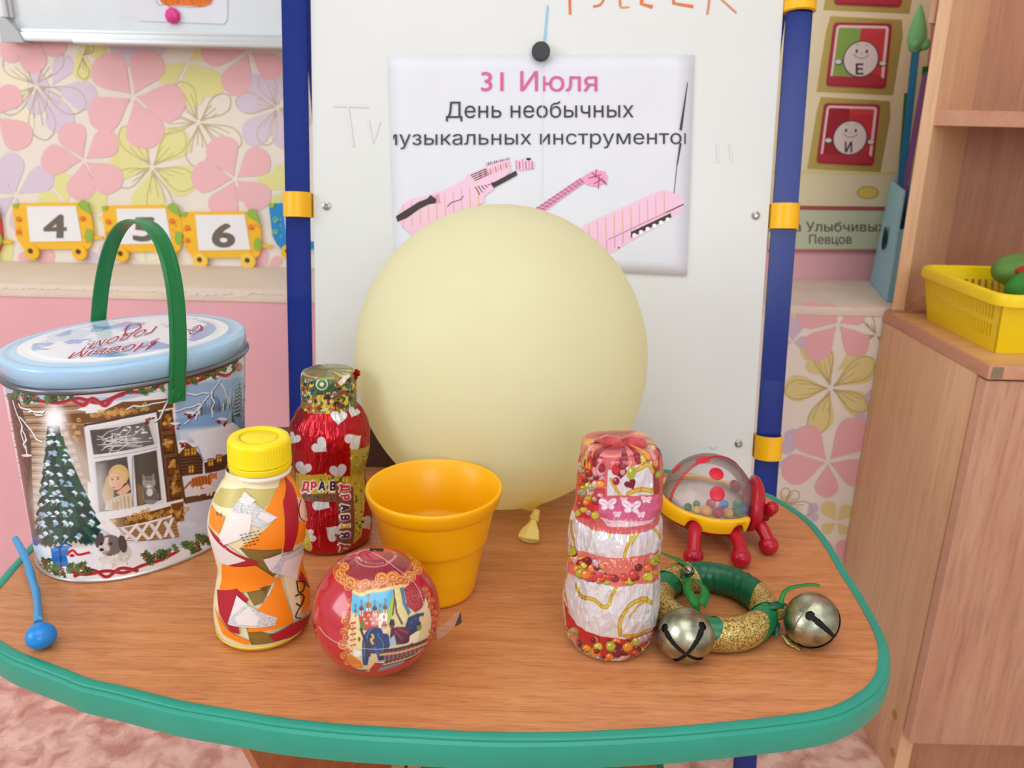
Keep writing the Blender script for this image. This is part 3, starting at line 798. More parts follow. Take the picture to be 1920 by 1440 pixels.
pr.stroke(S([(915, 150), (910, 900)]), 1.2, (226, 226, 234), 1)
pr.build('print', sheet, 0.7)
m_mag = mat('black_magnet', (48, 50, 54), 0.45)
p = onE(1014, 98, 0.0026)
mg = obj('board_magnet', lathe([(0.0, 0), (0.0086, 0), (0.0088, 0.001), (0.0088, 0.0055), (0.0080, 0.0066), (0.0, 0.0068)], 32, axisM(p, (0, -1, .165)), False, False), m_mag)
tag(mg, 'round black magnet at the top of the printed sheet', 'magnet')

# ------------------------------------------------------------------ wall whiteboard with drawings
m_alu = mat('aluminium_rail', (205, 206, 206), 0.35, 0.6)
m_grey = mat('grey_corner_plastic', (186, 190, 192), 0.45)
m_wb = mat('wall_board_enamel', (222, 228, 230), 0.3, var=0.01)
wb = thing('wall_whiteboard', 'white magnetic board in an aluminium frame on the flowered wall, top left', 'whiteboard', (-0.4, 1.265, 0.885))
XL = onY(12, 60, 1.262)[0]; XR = 0.06; zb = 0.888
obj('panel', box(((XL + XR) / 2, 1.268, zb + 0.31), (XR - XL - 0.02, 0.012, 0.6), bev=0.001), m_wb, wb)
bm = box(((XL + XR) / 2 + 0.01, 1.262, zb + 0.006), (XR - XL - 0.03, 0.022, 0.012), bev=0.002)
add_box(bm, ((XL + XR) / 2 + 0.01, 1.2605, zb + 0.014), (XR - XL - 0.03, 0.012, 0.005), bev=0.0015)
obj('bottom_rail', bm, m_alu, wb)
x15 = onY(155, 80, 1.245)[0]
obj('pen_ledge', box(((x15 + XR) / 2, 1.240, zb - 0.001), (XR - x15, 0.046, 0.006), bev=0.002), m_alu, wb)
bm = box((XL + 0.006, 1.262, zb + 0.33), (0.012, 0.022, 0.6), bev=0.002); add_box(bm, (XL + 0.014, 1.2605, zb + 0.33), (0.005, 0.012, 0.6), bev=0.0015)
obj('side_rail', bm, m_alu, wb)
c = [(XL - 0.002, 0, zb - 0.002), (XL + 0.030, 0, zb - 0.002), (XL + 0.024, 0, zb + 0.012), (XL + 0.016, 0, zb + 0.022), (XL + 0.010, 0, zb + 0.028), (XL - 0.002, 0, zb + 0.030)]
obj('corner_cap', prism([(x, 1.2485, z) for x, y, z in c], (0, 0.026, 0)), m_grey, wb)
WBY = 1.2615
def drawing(name, px, lab, dz):
    P = [onY(x, y, WBY - dz) for x, y in px]
    o = obj(name, prism(P, (0, 0.0004, 0)), m_sheet, None, False); tag(o, lab, 'paper'); return o
d2 = drawing('paper_sheet', [(228, -160), (400, -158), (402, 36), (228, 32)], 'blank white sheet mostly covered by the drawing on the wall board', 0.0)
d1 = drawing('drawing_sheet', [(262, -160), (428, -158), (426, 36), (420, 45), (345, 42), (258, 39)], 'white sheet with an orange scribbled shape held by a pink magnet on the wall board', 0.001)
pr = Print(lambda x, y, d: onY(x, y, WBY - 0.0011 - d))
bl = [(297, -60), (400, -60), (398, 2), (392, 8), (384, 11), (376, 13), (366, 12), (352, 11), (340, 10), (328, 10), (316, 12), (306, 8), (300, 2)]
pr.poly(bl, (228, 116, 34), 1)
for k in range(14): pr.stroke([(302 + k * 7, -40), (306 + k * 7 + random.uniform(-6, 6), random.uniform(2, 11))], 1.6, (206, 92, 20), 2)
pr.stroke([(292, -10), (294, 4), (300, 10), (310, 8), (318, 13), (330, 12), (345, 12), (356, 14), (368, 13), (380, 13), (390, 10), (398, 4), (399, -10)], 0.8, (120, 110, 104), 3, smooth=5)
pr.build('crayon_drawing', d1)
p = onY(325, 30, WBY - 0.0015)
mg = obj('board_magnet', lathe([(0.0, 0), (0.0100, 0), (0.0112, 0.002), (0.0104, 0.005), (0.0075, 0.008), (0.0035, 0.0095), (0, 0.0098)], 9, axisM(p, (0, -1, 0)), False, False), mat('pink_magnet', (226, 56, 140), 0.3), None, False)
tag(mg, 'pink faceted magnet holding the drawing on the wall board', 'magnet')

# ------------------------------------------------------------------ number train
m_wagon = mat('yellow_card', (248, 190, 44), 0.5, var=0.03, vscale=30); m_wag2 = mat('pale_wheel_card', (250, 208, 84), 0.5)
m_blue_card = mat('blue_card', (36, 140, 206), 0.5); m_redcard = mat('red_card', (214, 62, 60), 0.5)
m_card = mat('white_card', (240, 238, 238), 0.5); m_hub = mat('brown_hub', (96, 62, 32), 0.6); m_leaf = mat('green_leaf_card', (150, 186, 74), 0.6)
WY = 1.2745
def wagon(digit, dx, dy, lab, body_m, wheel_m, s=1.0, cut=None):
    f = lambda x, y: W4(x + dx, y + dy)
    def pr3(L, y, t): return prism([onY(*f(*p), y) for p in L], (0, t, 0))
    c = onY(*f(300, 430), WY)
    w = thing('number_wagon', lab, 'wall decoration', (c[0], WY, c[2]), 'paper train wagons along the wall')
    body = [(72, 135), (150, 132), (455, 130), (520, 150), (545, 190), (552, 240), (558, 300), (556, 350), (540, 395), (520, 410), (425, 405), (240, 408), (150, 412), (118, 372), (95, 330), (84, 240)]
    obj('wagon_body', pr3(body, WY, 0.004), body_m, w, False)
    obj('number_card', pr3([(160, 150), (455, 148), (490, 358), (180, 363)], WY - 0.0012, 0.001), m_card, w, False)
    for wx, wy in ((192, 424), (478, 428)):
        p = onY(*f(wx, wy), WY - 0.0015)
        r = 44 / 3.2 / F * 1.32
        o = obj('wheel', lathe([(0, 0), (r, 0), (r, 0.003), (r * .92, 0.0042), (0, 0.0042)], 24, axisM(p + np.array([0, 0.002, 0]), (0, -1, 0)), False, False), wheel_m, w)
        obj('hub', lathe([(0, 0), (r * .34, 0), (r * .30, 0.0012), (0, 0.0014)], 14, axisM(p + np.array([-0.001, -0.0023, 0.002]), (0, -1, 0)), False, False), m_hub, o)
    obj('leaf', pr3([(462, 140), (480, 118), (498, 112), (515, 124), (528, 130), (530, 160), (545, 185), (540, 200), (512, 178), (485, 165)], WY - 0.0016, 0.0015), m_leaf, w, False)
    obj('leaf', pr3(circ(532, 326, 24, 40, 14), WY - 0.0016, 0.0015), m_leaf, w, False)
    obj('leaf', pr3([(72, 135), (110, 132), (100, 160), (78, 158)], WY - 0.0016, 0.0015), m_leaf, w, False)
    obj('coupling', pr3([(545, 328), (618, 330), (618, 348), (545, 346)], WY + 0.001, 0.002), m_wagon, w, False)
    pr = Print(lambda x, y, d: onY(x, y, WY - 0.0014 - d))
    if digit:
        a = f(258, 338); b = f(400, 338)
        pr.polys(text_px(digit, a[0], b[0], a[1], 44, 0.035), (112, 100, 88))
    red, org = ((232, 84, 44), (238, 140, 40)) if body_m is m_wagon else ((150, 210, 90), (120, 196, 230))
    for cx, cy, r in ((112, 226, 17), (112, 300, 15), (495, 222, 18)):
        pr.stroke([f(cx + r * math.cos(a) * (1 - a / 14), cy + r * math.sin(a) * (1 - a / 14)) for a in np.linspace(0, 9, 22)], 1.6, red)
    for k in range(8):
        x, y = random.choice((random.uniform(90, 145), random.uniform(495, 540))), random.uniform(190, 380)
        pr.poly([f(*p) for p in circ(x, y, 5, 5, 8)], org)
    pr.build('print', w)
    return w
wagon('4', 0, 0, 'leftmost complete yellow paper train wagon, above the tin lid, numbered 4', m_wagon, m_wagon)
wagon('5', 538, 15, 'yellow paper train wagon with the number 5, behind the green tin handle', m_wagon, m_wagon)
wagon('6', 1012, 52, 'yellow paper train wagon numbered 6, hanging lower and nearest to the easel leg', m_wagon, m_wag2)
wagon('', 1540, 0, 'blue paper train wagon half hidden by the left easel leg', m_blue_card, m_wagon)
wagon('', -545, 25, 'red paper train wagon cut off at the left edge of the photo', m_redcard, m_wagon)

# ------------------------------------------------------------------ alphabet poster and letter cards
PY = 1.2765
post = thing('alphabet_poster', 'beige wall poster with a street sign reading Улица Улыбчивых Певцов', 'poster', (0.5, PY, 0.6))
m_beige = mat('beige_poster', (230, 216, 178), 0.5, var=0.03, vscale=10)
P = [onY(x, y, PY) for x, y in ((1440, 470), (1700, 470), (1765, -120), (1452, -120))]
obj('poster_sheet', prism(P, (0, 0.0008, 0)), m_beige, post, False)
pr = Print(lambda x, y, d: onY(x, y, PY - 0.0002 - d))
pr.poly([(1440, 385), (1700, 388), (1700, 396), (1440, 393)], (168, 84, 72), 1)
pr.poly([(1440, 393), (1700, 396), (1700, 468), (1440, 468)], (200, 204, 172), 1)
pr.poly([(1440, 467), (1700, 467), (1700, 472), (1440, 472)], (186, 110, 100), 1)
pr.poly(circ(1627, 361, 21, 12.5), (204, 158, 92), 1); pr.poly(circ(1627, 361, 18, 10), (226, 196, 92), 2)
pr.poly([(1440, 318), (1680, 322), (1680, 328), (1440, 324)], (222, 212, 140), 1)
pr.polys(text_px('Улица Улыбчивых', 1424, 1660, 434, 18, 0.012), (92, 88, 72), 2)
pr.polys(text_px('Певцов', 1517, 1597, 457, 17, 0.012), (92, 88, 72), 2)
pr.build('print', post, 0.5)
m_laminate = clear('laminate_film', (252, 248, 222), 0.12, 0.08, (246, 236, 170))
def letter_card(letter, q, lab, left, right, face=True):
    """q: corners TL TR BR BL"""
    cen = np.mean([onY(*p, PY) for p in q], 0)
    t = thing('letter_card', lab, 'card', (cen[0], PY - 0.002, cen[2]), 'letter cards on the alphabet poster')
    qa = np.array(q, float); c = qa.mean(0)
    def uvp(u, v): return tuple((qa[0] * (1 - u) + qa[1] * u) * (1 - v) + (qa[3] * (1 - u) + qa[2] * u) * v)
    def rect(u0, v0, u1, v1, r=0.06):
        out = []
        for (cu, cv, a0) in ((u1 - r, v0 + r, -PI / 2), (u1 - r, v1 - r, 0), (u0 + r, v1 - r, PI / 2), (u0 + r, v0 + r, PI)):
            out += [uvp(cu + r * math.cos(a0 + k * PI / 8), cv + r * math.sin(a0 + k * PI / 8)) for k in range(5)]
        return out
    obj('card_board', prism([onY(*p, PY - 0.002) for p in rect(0, 0, 1, 1)], (0, 0.0018, 0)), mat('crimson_card', (168, 40, 58), 0.4), t, False)
    pr = Print(lambda x, y, d: onY(x, y, PY - 0.0021 - d))
    pr.poly(rect(.05, .04, .95, .96), (236, 206, 206), 1)
    pr.poly(rect(.09, .08, .47, .93, .02), left, 2); pr.poly(rect(.47, .08, .90, .93, .02), right, 2)
    pr.poly(rect(.47, .08, .90, .16, .02), (206, 60, 70), 3)
    pr.poly(rect(.05, .84, .95, .97, .02), (176, 44, 62), 3); pr.poly([uvp(*p) for p in circ(.75, .88, .19, .1, 14)], (176, 44, 62), 4)
    pr.poly([uvp(*p) for p in circ(.53, .56, .305, .29, 28)], (84, 70, 72), 5)
    pr.poly([uvp(*p) for p in circ(.53, .56, .285, .27, 28)], (226, 214, 208), 6)
    for s in (-1, 1):
        pr.poly([uvp(*p) for p in circ(.53 + s * .37, .62, .07, .045, 12)], (70, 60, 62), 5); pr.poly([uvp(*p) for p in circ(.53 + s * .375, .615, .055, .035, 12)], (226, 220, 216), 6)
        pr.poly([uvp(*p) for p in circ(.53 + s * .085, .44, .022, .032, 10)], (76, 66, 66), 7)
        pr.stroke([uvp(.53 + s * .05, .36), uvp(.53 + s * .08, .335), uvp(.53 + s * .11, .35)], 1.0, (120, 104, 100), 7)
    pr.stroke([uvp(.53 + .13 * math.sin(a), .46 + .09 * math.cos(a)) for a in np.linspace(-1.25, 1.25, 12)], 1.3, (120, 80, 80), 7)
    pr.stroke([uvp(.53, .45), uvp(.52, .49), uvp(.535, .5)], 0.9, (140, 110, 104), 7)
    a = uvp(.47, .80); b = uvp(.60, .80)
    pr.polys(text_px(letter, a[0], b[0], a[1], 20, 0.025), (62, 50, 52), 8)
    pr.build('print', t, 0.35)
    f = []
    for u, v in ((-.12, .15), (-.08, -.1), (1.16, -.06), (1.2, .2), (1.13, 1.1), (-.15, 1.1)): f.append(onY(*uvp(u, v), PY - 0.0004))
    obj('clear_pocket', prism(f, (0, 0.0002, 0)), m_laminate, t, False)
GR, RD, DR = (132, 168, 76), (206, 56, 62), (158, 26, 44)
letter_card('Е', [(1564, 42), (1673, 44), (1661, 166), (1549, 161)], 'red and green letter card with a smiling face, above the all-red card', GR, RD)
letter_card('И', [(1546, 193), (1651, 196), (1638, 311), (1531, 306)], 'dark red letter card with a smiling face, lowest on the poster', DR, (196, 48, 56))
letter_card('А', [(1580, -108), (1702, -106), (1690, 13), (1564, 8)], 'topmost letter card, only its bottom edge in the photo', GR, RD)

# ------------------------------------------------------------------ magazine file with sticks
m_file = mat('pale_blue_card', (150, 208, 224), 0.5, var=0.02)
A = onZ(1620, 524, LZ + 0.0005); B = onZ(1662, 566, LZ + 0.0005)
ta, tb = onY(1658, 335, A[1]), onY(1695, 358, B[1])
mf = thing('magazine_file', 'pale blue card magazine file with a finger hole, standing on the ledge by the cabinet', 'box', (A[0] + .04, A[1] - .06, LZ))
off = Vector((0.020, 0.0, 0))
zt = LZ + 0.155
A, B = Vector(A), Vector(B); TA = Vector(ta); TB = Vector(tb)
A.y = min(A.y, 1.262); TA.y = A.y
def wallq(L, t): return prism(L, t)
inn = (B - A).normalized().cross(Vector((0, 0, 1))) * -0.002
if inn.x < 0: inn = -inn
ho = []
obj('side_wall', wallq([A, B, TB, TA], inn), m_file, mf, False)
cen = onY(1658, 447, (A.y + B.y) / 2 - 0.004)
hx = (B - A).normalized()
fr = [Vector(cen) + hx * (0.013 * math.cos(a)) + Vector((0, 0, 1)) * (0.017 * math.sin(a)) - inn * 0.25 for a in np.linspace(0, 2 * PI, 24, endpoint=False)]
obj('finger_hole_shade', prism(fr, inn * 0.3), mat('hole_shade', (16, 18, 16), 0.9), mf, False, label='dark oval disc as the shade of the finger hole')  # no opening cut: a dark disc carries the shade of the hole
C2, D2 = A + off, B + off
obj('side_wall', wallq([C2, D2, D2 + (TB - B), C2 + (TA - A)], -inn), m_file, mf, False)
obj('end_wall', wallq([B + Vector((0, .001, 0)), D2, D2 + Vector((0, 0, .10)), B + Vector((0, .001, .10))], Vector((0, 0.002, 0))), m_file, mf, False)
obj('end_wall', wallq([A, C2, C2 + (TA - A), TA], Vector((0, -0.002, 0))), m_file, mf, False)
obj('base', wallq([A + Vector((0, 0, .0012)), B + Vector((0, 0, .0012)), D2 + Vector((0, 0, .0012)), C2 + Vector((0, 0, .0012))], Vector((0, 0, -.0012))), m_file, mf, False)
def stick(name, p0, p1, Y0, Y1, r, m, lab, cat='stick'):
    a, b = Vector(onY(*p0, Y0)), Vector(onY(*p1, Y1))
    t = thing(name, lab, cat, a); obj('shaft', tube([a - (b - a).normalized() * 0.05, b], r, 12), m, t); return t, a, b
m_bs = mat('blue_stick', (50, 140, 186), 0.35); m_gs = mat('green_stick', (52, 130, 60), 0.4); m_ps = mat('purple_stick', (150, 104, 176), 0.4); m_ws = mat('white_stick', (224, 224, 218), 0.4)
t, a, b = stick('craft_stick', (1690, 345), (1718, 85), 1.205, 1.215, 0.0052, m_bs, 'blue stick with a pale green wrapped tip, standing in the blue file')
ax = (b - a).normalized()
bm = bmesh.new()
add_lathe(bm, [(0.004, -0.004), (0.0085, 0.0), (0.0125, 0.010), (0.0125, 0.018), (0.0105, 0.030), (0.0065, 0.044), (0.003, 0.053), (0.001, 0.058)], 18, axisM(b - ax * 0.006, ax))
for v in bm.verts: v.co += Vector((random.uniform(-1, 1), random.uniform(-1, 1), random.uniform(-1, 1))) * 0.0006
add_ball(bm, b + Vector((0.009, -0.006, 0.001)), (0.007, 0.006, 0.008)); add_ball(bm, b + Vector((-0.004, -0.009, 0.001)), (0.006, 0.004, 0.006))
obj('wrapped_tip', bm, mat('green_fabric', (124, 196, 128), 0.7, bump=0.5, bscale=300), t, True)
t, a, b = stick('craft_stick', (1687, 345), (1700, 175), 1.235, 1.245, 0.0032, m_gs, 'thin green stick behind the blue one in the file')
obj('paper_flag', prism([onY(*p, 1.24) for p in ((1706, 152), (1702, 200), (1696, 203))], (0, .0006, 0)), m_gs, t, False)
t, a, b = stick('craft_stick', (1698, 345), (1735, 140), 1.19, 1.20, 0.0038, m_ps, 'purple stick with a dark green cap, next to the cabinet edge')
obj('cap', tube([b, b + (b - a).normalized() * 0.010], 0.0052, 12), m_gs, t, label='dark green cap')
stick('craft_stick', (1680, 340), (1703, 200), 1.25, 1.255, 0.0022, m_ws, 'thin white stick leftmost in the blue file')

# ------------------------------------------------------------------ cabinet
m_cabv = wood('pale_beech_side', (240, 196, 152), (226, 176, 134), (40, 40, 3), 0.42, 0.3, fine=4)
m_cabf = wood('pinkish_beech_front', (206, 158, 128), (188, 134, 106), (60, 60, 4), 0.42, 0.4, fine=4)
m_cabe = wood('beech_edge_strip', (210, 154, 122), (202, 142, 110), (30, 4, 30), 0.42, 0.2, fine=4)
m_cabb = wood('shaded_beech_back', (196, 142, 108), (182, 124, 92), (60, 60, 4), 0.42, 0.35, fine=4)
CX, CY0, CY1, CZT = 0.50, 0.822, 1.0785, 0.5645
cab = thing('shelf_cabinet', 'pale beech cabinet with a closed door below and open shelves above, right side', 'cabinet', (0.80, 0.95, 0))
CR_ = 1.28
side = obj('side_panel', box((CX + 0.009, (CY0 + 0.020 + CY1) / 2, (CZT - 0.0155) / 2), (0.018, CY1 - CY0 - 0.020, CZT - 0.0155), bev=0.0006), m_cabv, cab)
for px, py in ((1678, 1340), (1674, 1411)):
    p = onX(px, py, CX); obj('dowel_plug', lathe([(0, 0), (0.0062, 0), (0.0062, 0.0006), (0, 0.0007)], 18, axisM(p, (-1, 0, 0)), False, False), mat('dowel_wood', (196, 138, 84), 0.5), side, label='darker round dowel plug')
obj('side_panel', box((CR_ - 0.009, (CY0 + 0.018 + CY1) / 2, (CZT - 0.0155) / 2), (0.018, CY1 - CY0 - 0.018, CZT - 0.0155), bev=0.0006), m_cabv, cab)
slab = obj('top_board', box(((CX + CR_) / 2, (CY0 + CY1) / 2, CZT - 0.0075), (CR_ - CX + 0.002, CY1 - CY0 + 0.004, 0.015), bev=0.0012), m_cabe, cab)
obj('top_surface', box(((CX + CR_) / 2, (CY0 + CY1) / 2, CZT + 0.0002), (CR_ - CX - 0.003, CY1 - CY0 - 0.002, 0.0006)), wood('golden_beech_top', (226, 176, 118), (212, 156, 100), (4, 40, 40), 0.4, 0.3, fine=4), slab)
obj('edge_chip', box((CX + 0.0085, CY0 - 0.0021, CZT - 0.0075), (0.012, 0.0006, 0.0125)), mat('chipped_board', (140, 122, 92), 0.9, var=0.1, vscale=200), slab, False, label='grey-brown chip where the edge strip has come off')
dx0 = CX + 0.0015
for xa, xb in ((dx0, 0.885), (0.889, CR_ - 0.0015)):
    d = door = obj('door', box(((xa + xb) / 2, CY0 + 0.009, (0.076 + CZT - 0.0175) / 2), (xb - xa, 0.0165, CZT - 0.0175 - 0.076), bev=0.001), m_cabf, cab)
obj('door_edge', box((dx0 - .0002, CY0 + 0.009, (0.076 + CZT - 0.0175) / 2), (0.0006, 0.0160, CZT - 0.0175 - 0.078)), mat('door_edge_strip', (222, 170, 140), .45, var=.05, vscale=40), bpy.data.objects['door'], False, label='lighter edge strip of the door')
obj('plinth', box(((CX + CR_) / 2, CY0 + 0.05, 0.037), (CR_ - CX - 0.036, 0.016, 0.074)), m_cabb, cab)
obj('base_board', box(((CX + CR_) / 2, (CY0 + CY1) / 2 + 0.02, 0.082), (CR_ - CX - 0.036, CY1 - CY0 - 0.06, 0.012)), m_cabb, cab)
# open upper part: shallow, set at the back of the top board
UY0, UY1, FZ = 1.061, 1.262, 0.5682
DXB = 0.150                                   # the left side runs back at a slant (a corner unit)
bb = [(CX + 0.001, UY0), (CR_ - .001, UY0), (CR_ - .001, UY1), (CX + DXB, UY1)]
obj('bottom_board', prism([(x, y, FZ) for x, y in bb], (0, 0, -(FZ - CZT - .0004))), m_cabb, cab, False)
def slanted(x0, x1, y0, y1, z0, z1, lean):
    k = DXB / (UY1 - UY0)
    bm = bmesh.new(); v = [bm.verts.new((x + (y - UY0) * k + lean * (z - z0), y, z)) for z in (z0, z1) for x, y in ((x0, y0), (x1, y0), (x1, y1), (x0, y1))]
    for f in ((0, 1, 2, 3), (4, 5, 6, 7), (0, 1, 5, 4), (1, 2, 6, 5), (2, 3, 7, 6), (3, 0, 4, 7)): bm.faces.new([v[q] for q in f])
    return bm
obj('upright', slanted(CX + .0005, CX + .0165, UY0, UY1, FZ + .0003, 1.06, -.017), m_cabv, cab)
obj('rear_upright', slanted(CX - .0160, CX - .0062, UY0 + .004, UY0 + .05, FZ + .35, 1.06, -.017), m_cabf, cab)
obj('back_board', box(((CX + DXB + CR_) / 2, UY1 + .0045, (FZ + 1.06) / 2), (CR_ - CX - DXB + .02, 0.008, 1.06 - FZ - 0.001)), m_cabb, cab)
zs = onY(1830, 222, UY0 + 0.004)[2]; xs_ = CX + .0165 - .017 * (zs - FZ) + .0006
obj('shelf', prism([(xs_, UY0 + .003, zs + .0092), (CR_ - .0165, UY0 + .003, zs + .0092), (CR_ - .0165, UY1 - .001, zs + .0092), (xs_ + DXB * .985, UY1 - .001, zs + .0092)], (0, 0, -.0185)), m_cabe, cab, False)
obj('upright', box((CR_ - 0.008, (UY0 + UY1) / 2, (FZ + 1.06) / 2 + 0.0005), (0.016, UY1 - UY0, 1.06 - FZ - 0.001)), m_cabv, cab)

# ------------------------------------------------------------------ yellow basket with green plush
m_bask = mat('yellow_basket_plastic', (246, 212, 22), 0.35, var=0.02)
bz = CZT + 0.0006
bask = thing('plastic_basket', 'yellow slotted plastic basket standing on the cabinet top', 'basket', (0.65, 0.95, bz))
b0 = [(0.531, 0.870), (0.531, 1.026), (0.83, 1.026), (0.83, 0.870)]           # bottom rectangle
tz = onY(1868, 556, 0.858)[2] - bz
t0 = [(0.520, 0.856), (0.520, 1.036), (0.842, 1.036), (0.842, 0.856)]
def side_pts(i, u, h):
    a0, a1 = np.array(b0[i]), np.array(b0[(i + 1) % 4]); c0, c1 = np.array(t0[i]), np.array(t0[(i + 1) % 4])
    p = (a0 * (1 - u) + a1 * u) * (1 - h) + (c0 * (1 - u) + c1 * u) * h
    return Vector((p[0], p[1], bz + h * tz))
def slat_wall(i, nsl, slant=0.0, rows=((.22, .47), (.55, .80))):
    bm = bmesh.new()
    d = (side_pts(i, 1, .5) - side_pts(i, 0, .5)).normalized(); nrm = d.cross(Vector((0, 0, 1))) * 0.0016
    def quad(u0, u1, h0, h1, s0=0.0, s1=0.0):
        add_prism(bm, [side_pts(i, u0 + s0, h0), side_pts(i, u1 + s0, h0), side_pts(i, u1 + s1, h1), side_pts(i, u0 + s1, h1)], nrm)
    m = 0.07 if i % 2 == 0 else 0.10
    quad(0, 1, 0, rows[0][0]); quad(0, 1, rows[0][1], rows[1][0]); quad(0, 1, rows[1][1], 1.0)
    for h0, h1 in rows:
        quad(0, m, h0, h1); quad(1 - m, 1, h0, h1)
        p = (1 - 2 * m) / nsl
        for k in range(nsl + 1):
            u = m + p * k; quad(max(m, u - p * .25), min(1 - m, u + p * .25), h0, h1, 0, slant)
    bmesh.ops.triangulate(bm, faces=bm.faces[:])
    return bm
for i, nn, sl in ((0, 23, 0), (1, 30, 0), (2, 23, 0), (3, 24, -0.02)):
    obj('slotted_wall', slat_wall(i, nn, sl), m_bask, bask, False)
obj('basket_floor', prism([(x, y, bz + 0.002) for x, y in b0], (0, 0, -0.0015)), m_bask, bask, False)
bm = bmesh.new(); rr = []
for k, (cx, cy) in enumerate(((0.520, 1.036), (0.842, 1.036), (0.842, 0.856), (0.520, 0.856))):
    sx, sy = (1 if cx < .6 else -1), (1 if cy < .9 else -1); r = 0.014
    a0 = [PI, PI / 2, 0, -PI / 2][k]
    rr += [(cx + sx * r + r * math.cos(a0 - j * PI / 10), cy + sy * r + r * math.sin(a0 - j * PI / 10)) for j in range(6)]
rings = []
for dd, dz in ((-0.001, -0.002), (-0.001, 0.001), (0.002, 0.003), (0.0055, 0.001), (0.0065, -0.003), (0.006, -0.010), (0.0048, -0.010), (0.004, -0.003)):
    P = offset(np.array(rr)[::-1], dd)
    rings.append([bm.verts.new((x, y, bz + tz + dz)) for x, y in P])
n = len(rr)
for a, b in zip(rings, rings[1:] + rings[:1]):
    for i in range(n): bm.faces.new((a[i], b[i], b[(i + 1) % n], a[(i + 1) % n]))
obj('rim', bm, m_bask, bask)
pl = thing('plush_toy', 'green plush toy with red and dark markings lying in the yellow basket', 'toy', (0.66, 0.95, bz + 0.003))
m_plush = mat('green_plush', (58, 132, 52), 0.8, bump=0.6, bscale=220, var=0.25, vscale=22)
bm = bmesh.new(); bmesh.ops.create_icosphere(bm, subdivisions=5, radius=1.0)
for v in bm.verts:
    c = v.co.copy(); k = 1 + 0.07 * math.sin(5 * c.x + 2) * math.sin(4 * c.y + 1) + 0.04 * math.sin(9 * c.y + 3 * c.z)
    v.co = Vector((0.700 + 0.120 * c.x * k, 0.945 + 0.062 * c.y * k, bz + 0.056 + 0.050 * c.z * k))
obj('body', bm, m_plush, pl, True)
bm = bmesh.new(); bmesh.ops.create_icosphere(bm, subdivisions=4, radius=1.0)
for v in bm.verts:
    c = v.co.copy(); k = 1 + 0.06 * math.sin(6 * c.x) * math.sin(5 * c.y)
    v.co = Vector((0.635 + 0.055 * c.x * k, 0.985 + 0.03 * c.y * k, bz + 0.072 + 0.024 * c.z * k))
obj('head', bm, mat('light_green_plush', (98, 140, 66), 0.8, bump=0.5, bscale=220, var=0.2, vscale=30), pl, True)
for c, r, m_ in (((0.612, 0.963, bz + 0.075), (.020, .010, .008), mat('red_felt', (176, 44, 34), 0.8)), ((0.655, 0.955, bz + .094), (.010, .006, .009), mat('red_felt', (176, 44, 34), 0.8)), ((0.640, 0.957, bz + .091), (.012, .006, .006), mat('yellow_green_felt', (150, 160, 60), 0.8))):
    obj('felt_patch', ball(c, r, 16, 10), m_, pl, True)
for k in range(6):
    c = Vector((0.62 + 0.022 * k, 0.905 + 0.004 * (k % 2), bz + 0.086 + 0.006 * math.sin(k))); obj('dark_marking', tube([c, c + Vector((0.012, -0.004, -0.004)), c + Vector((0.02, 0.002, 0.002))], 0.0018, 8), mat('dark_green_felt', (26, 62, 30), 0.8), pl, True)

# ------------------------------------------------------------------ oval gift tin
TC = np.array([-0.3000, 0.6016]); TA_, TB_, TYAW, TN = 0.0880, 0.0705, 0.9037, 2.146
TZL, TZT, TSB, TLX, TLY = 0.1535, 0.1632, 0.922, 0.0053, 0.0021
def tin_xy(T, s, grow=0.0):
    sc = TSB + (1 - TSB) * s; c, sn = np.cos(T), np.sin(T)
    e = 2 / TN
    lx = (TA_ * sc + grow) * np.sign(c) * np.abs(c) ** e; ly = (TB_ * sc + grow) * np.sign(sn) * np.abs(sn) ** e
    C, S = math.cos(TYAW), math.sin(TYAW)
    return TC[0] + TLX * s + lx * C - ly * S, TC[1] + TLY * s + lx * S + ly * C
def tin_pos(T, s):
    x, y = tin_xy(T, s); return np.stack([x, y, ZT + 0.0022 + s * (TZL - 0.0022)], -1)
def tin_inv(p):
    s = (p[2] - ZT - 0.0022) / (TZL - 0.0022); sc = TSB + (1 - TSB) * s
    dx, dy = p[0] - TC[0] - TLX * s, p[1] - TC[1] - TLY * s; C, S = math.cos(TYAW), math.sin(TYAW)
    lx, ly = (dx * C + dy * S) / (TA_ * sc), (-dx * S + dy * C) / (TB_ * sc)
    e = TN / 2
    return math.atan2(np.sign(ly) * abs(ly) ** e, np.sign(lx) * abs(lx) ** e), s
tc = math.atan2(-TC[1], -TC[0]) - TYAW
tinS = Surf(tin_pos, tin_inv, tc, 660, 400, half=1.75, front=0.86)
tinC = Canvas(660, 400, (236, 238, 242))
B = Brush(tinS, tinC, lambda x, y: (x / 3, 640 + y / 3), (225, 880))
R = random.Random(3)
def wiggle(a, b, n, amp): return [(a[0] + (b[0] - a[0]) * k / n + R.uniform(-amp, amp), a[1] + (b[1] - a[1]) * k / n + R.uniform(-amp, amp)) for k in range(n + 1)]
